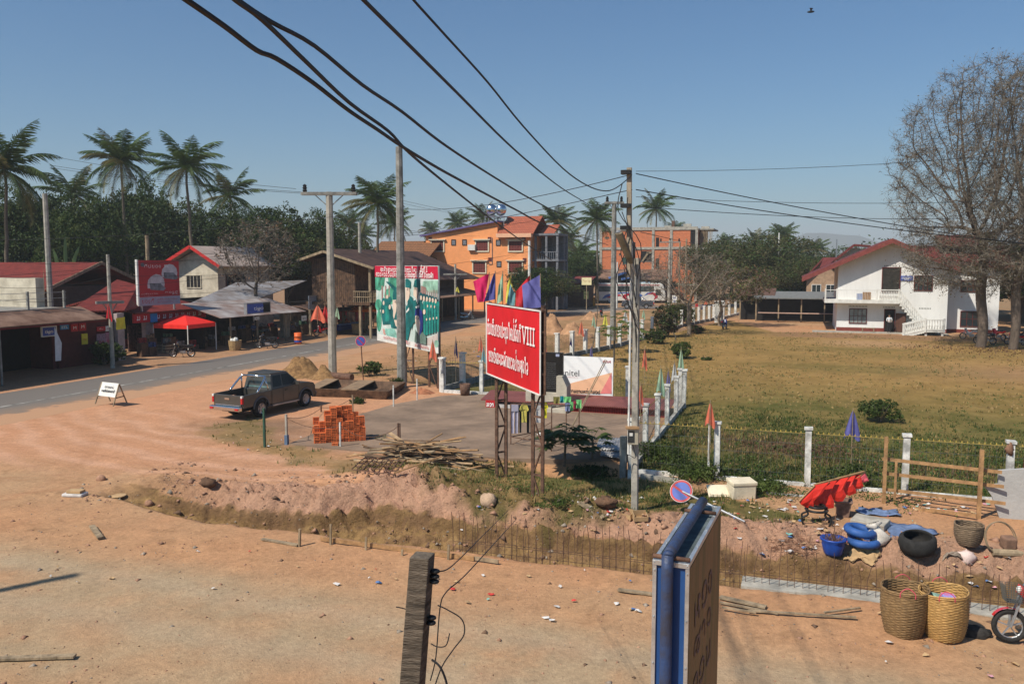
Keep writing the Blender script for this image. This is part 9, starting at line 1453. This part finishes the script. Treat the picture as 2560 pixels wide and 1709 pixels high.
bush('dark weeds below the corrugated sheets',1480,1192,1.0,.35,[GM['dark'],GM['mid']],300,.05,15);bush('green weeds at the fence corner behind the meter pole',1640,1150,1.1,.55,[GM['mid'],GM['lt']],300,.05,16);bush('grassy weeds under the fence by the foam box',1735,1195,1.2,.55,[GM['mid'],GM['lt']],320,.045,17);bush('weeds climbing the wire behind the red shells',2130,1215,.9,.65,[GM['lt'],GM['mid']],260,.045,18)
bush('weeds behind the foam box',1895,1222,1.2,.4,[GM['mid'],GM['lt']],300,.04,19);bush('small weed at the low right of the yard',1385,1258,.6,.22,[GM['mid'],GM['lt']],120,.035,20)
def papaya(label,g,h,rr,n,seed,m_,lobe=.22,trunk=.05):
 rs=random.Random(seed);t=thing('papaya_plant',label,'plant',tuple(g));m=MB();m.tube([g+Vector((0,0,-.1)),g+Vector((.04,0,h*.55)),g+Vector((0,0,h))],[trunk,trunk*.8,trunk*.5],7);m.build('trunk',barkp,t);m=MB()
 for k in range(n):
  a=k*2.4;e=rs.uniform(-.2,.9);L=rr*rs.uniform(.6,1);s0=g+Vector((0,0,h*(1-.45*rs.random())));p=s0+Vector((L*math.cos(a)*math.cos(e),L*math.sin(a)*math.cos(e),L*math.sin(e)*.8));m.tube([s0,p],.008,3,False)
  for j in range(8):b=a-2.2+4.4*j/7;d_=Vector((math.cos(b),math.sin(b),-.35));q_=Vector((-math.sin(b),math.cos(b),0))*lobe*.22;l_=lobe*(1-.35*abs(j-3.5)/3.5)*1.4;m.add([p,p+d_*l_*.5+q_,p+d_*l_,p+d_*l_*.5-q_],[(0,1,2,3)])
 m.build('leaves',m_,t,fix=False)
papaya('dark leafed papaya plant growing at the yard edge',G(1410,1158),1.0,.85,34,1,GM['mid'],.30);papaya('second papaya plant leaning by the yard wall',G(1480,1150),.8,.8,16,4,GM['mid'],.26);papaya('tall thin papaya tree behind the roadside fence',G(1534,905),2.9,1.1,18,2,GM['lt'],.38,.08);papaya('bright leafed papaya beside the thin papaya tree',G(1572,880),2.0,1.2,26,3,GM['lt'],.42,.08)
for k,(px,by,ex_,ey_,lab)in enumerate(((1476,895,1496,735,'thin bare curving sapling by the roadside fence'),(1688,850,1683,832,'short pale stump by the roadside wall'),(1590,900,1578,862,'short bare sapling before the roadside wall'))):
 g=G(px,by);D=(g-O).dot(_f);e=AT(ex_,ey_,D);m=MB();m.tube(smooth([tuple(g),tuple(g.lerp(e,.5)+_r*.12),tuple(e)],5),[.05-.003*i for i in range(11)]if k==0 else .05,6);tag(m.build('sapling',barkp),lab,'sapling')
g=AT(166,655,76);t_=thing('banana_plant','pale banana leaves standing above the flat roofed shop','plant',(g.x,g.y,0));m=MB()
for k,(dx,h,ln)in enumerate(((0,9.0,.1),(-.9,7.9,-.5),(.8,8.1,.9))):
 b=Vector((g.x+dx,g.y,5.2));P_=smooth([tuple(b),tuple(b+Vector((ln*.3,0,(h-5.2)*.6))),tuple(b+Vector((ln,0,h-5.2)))],5);
 for i in range(len(P_)-1):a_,c_=Vector(P_[i]),Vector(P_[i+1]);w0=.2*math.sin(PI*i/(len(P_)-1))+.03;w1=.2*math.sin(PI*(i+1)/(len(P_)-1))+.03;m.add([a_-Vector((w0,.1,0)),a_+Vector((w0,-.1,0)),c_+Vector((w1,-.1,0)),c_-Vector((w1,.1,0))],[(0,1,2,3)])
m.build('leaves',leafmat('banana leaf',(.16,.24,.08),(.14,.20,.06),1,.3),t_,fix=False);MB().tube([(g.x,g.y,-.2),(g.x,g.y,5.4)],.16,8).build('trunk',barkp,t_)
P6=scatter(5000,8,24,58,74,lambda x,y:np.exp(-(((x-gA.x-1)/6)**2+((y-gA.y)/5)**2)));V,F_=leaves(P6+np.array([0,0,.04]),1,np.full(len(P6),.02),.09,rng);o=npmesh('fallen_leaves',V,F_,GM['brown']);tag(o,'brown fallen leaves under the two big trees',None,None,'stuff')
c=AT(2027,30,60);t_=thing('bird','tiny dark bird high in the sky at the right','bird',tuple(c));m=MB();m.ball(c,.12,8,(2.2,.8,.7));m.add([c,c+Vector((-.1,-.5,.15)),c+Vector((.15,-.45,.12)),c+Vector((-.1,.5,.15)),c+Vector((.15,.45,.12))],[(0,1,2),(0,4,3)]);m.build('body',M_['black'],t_)
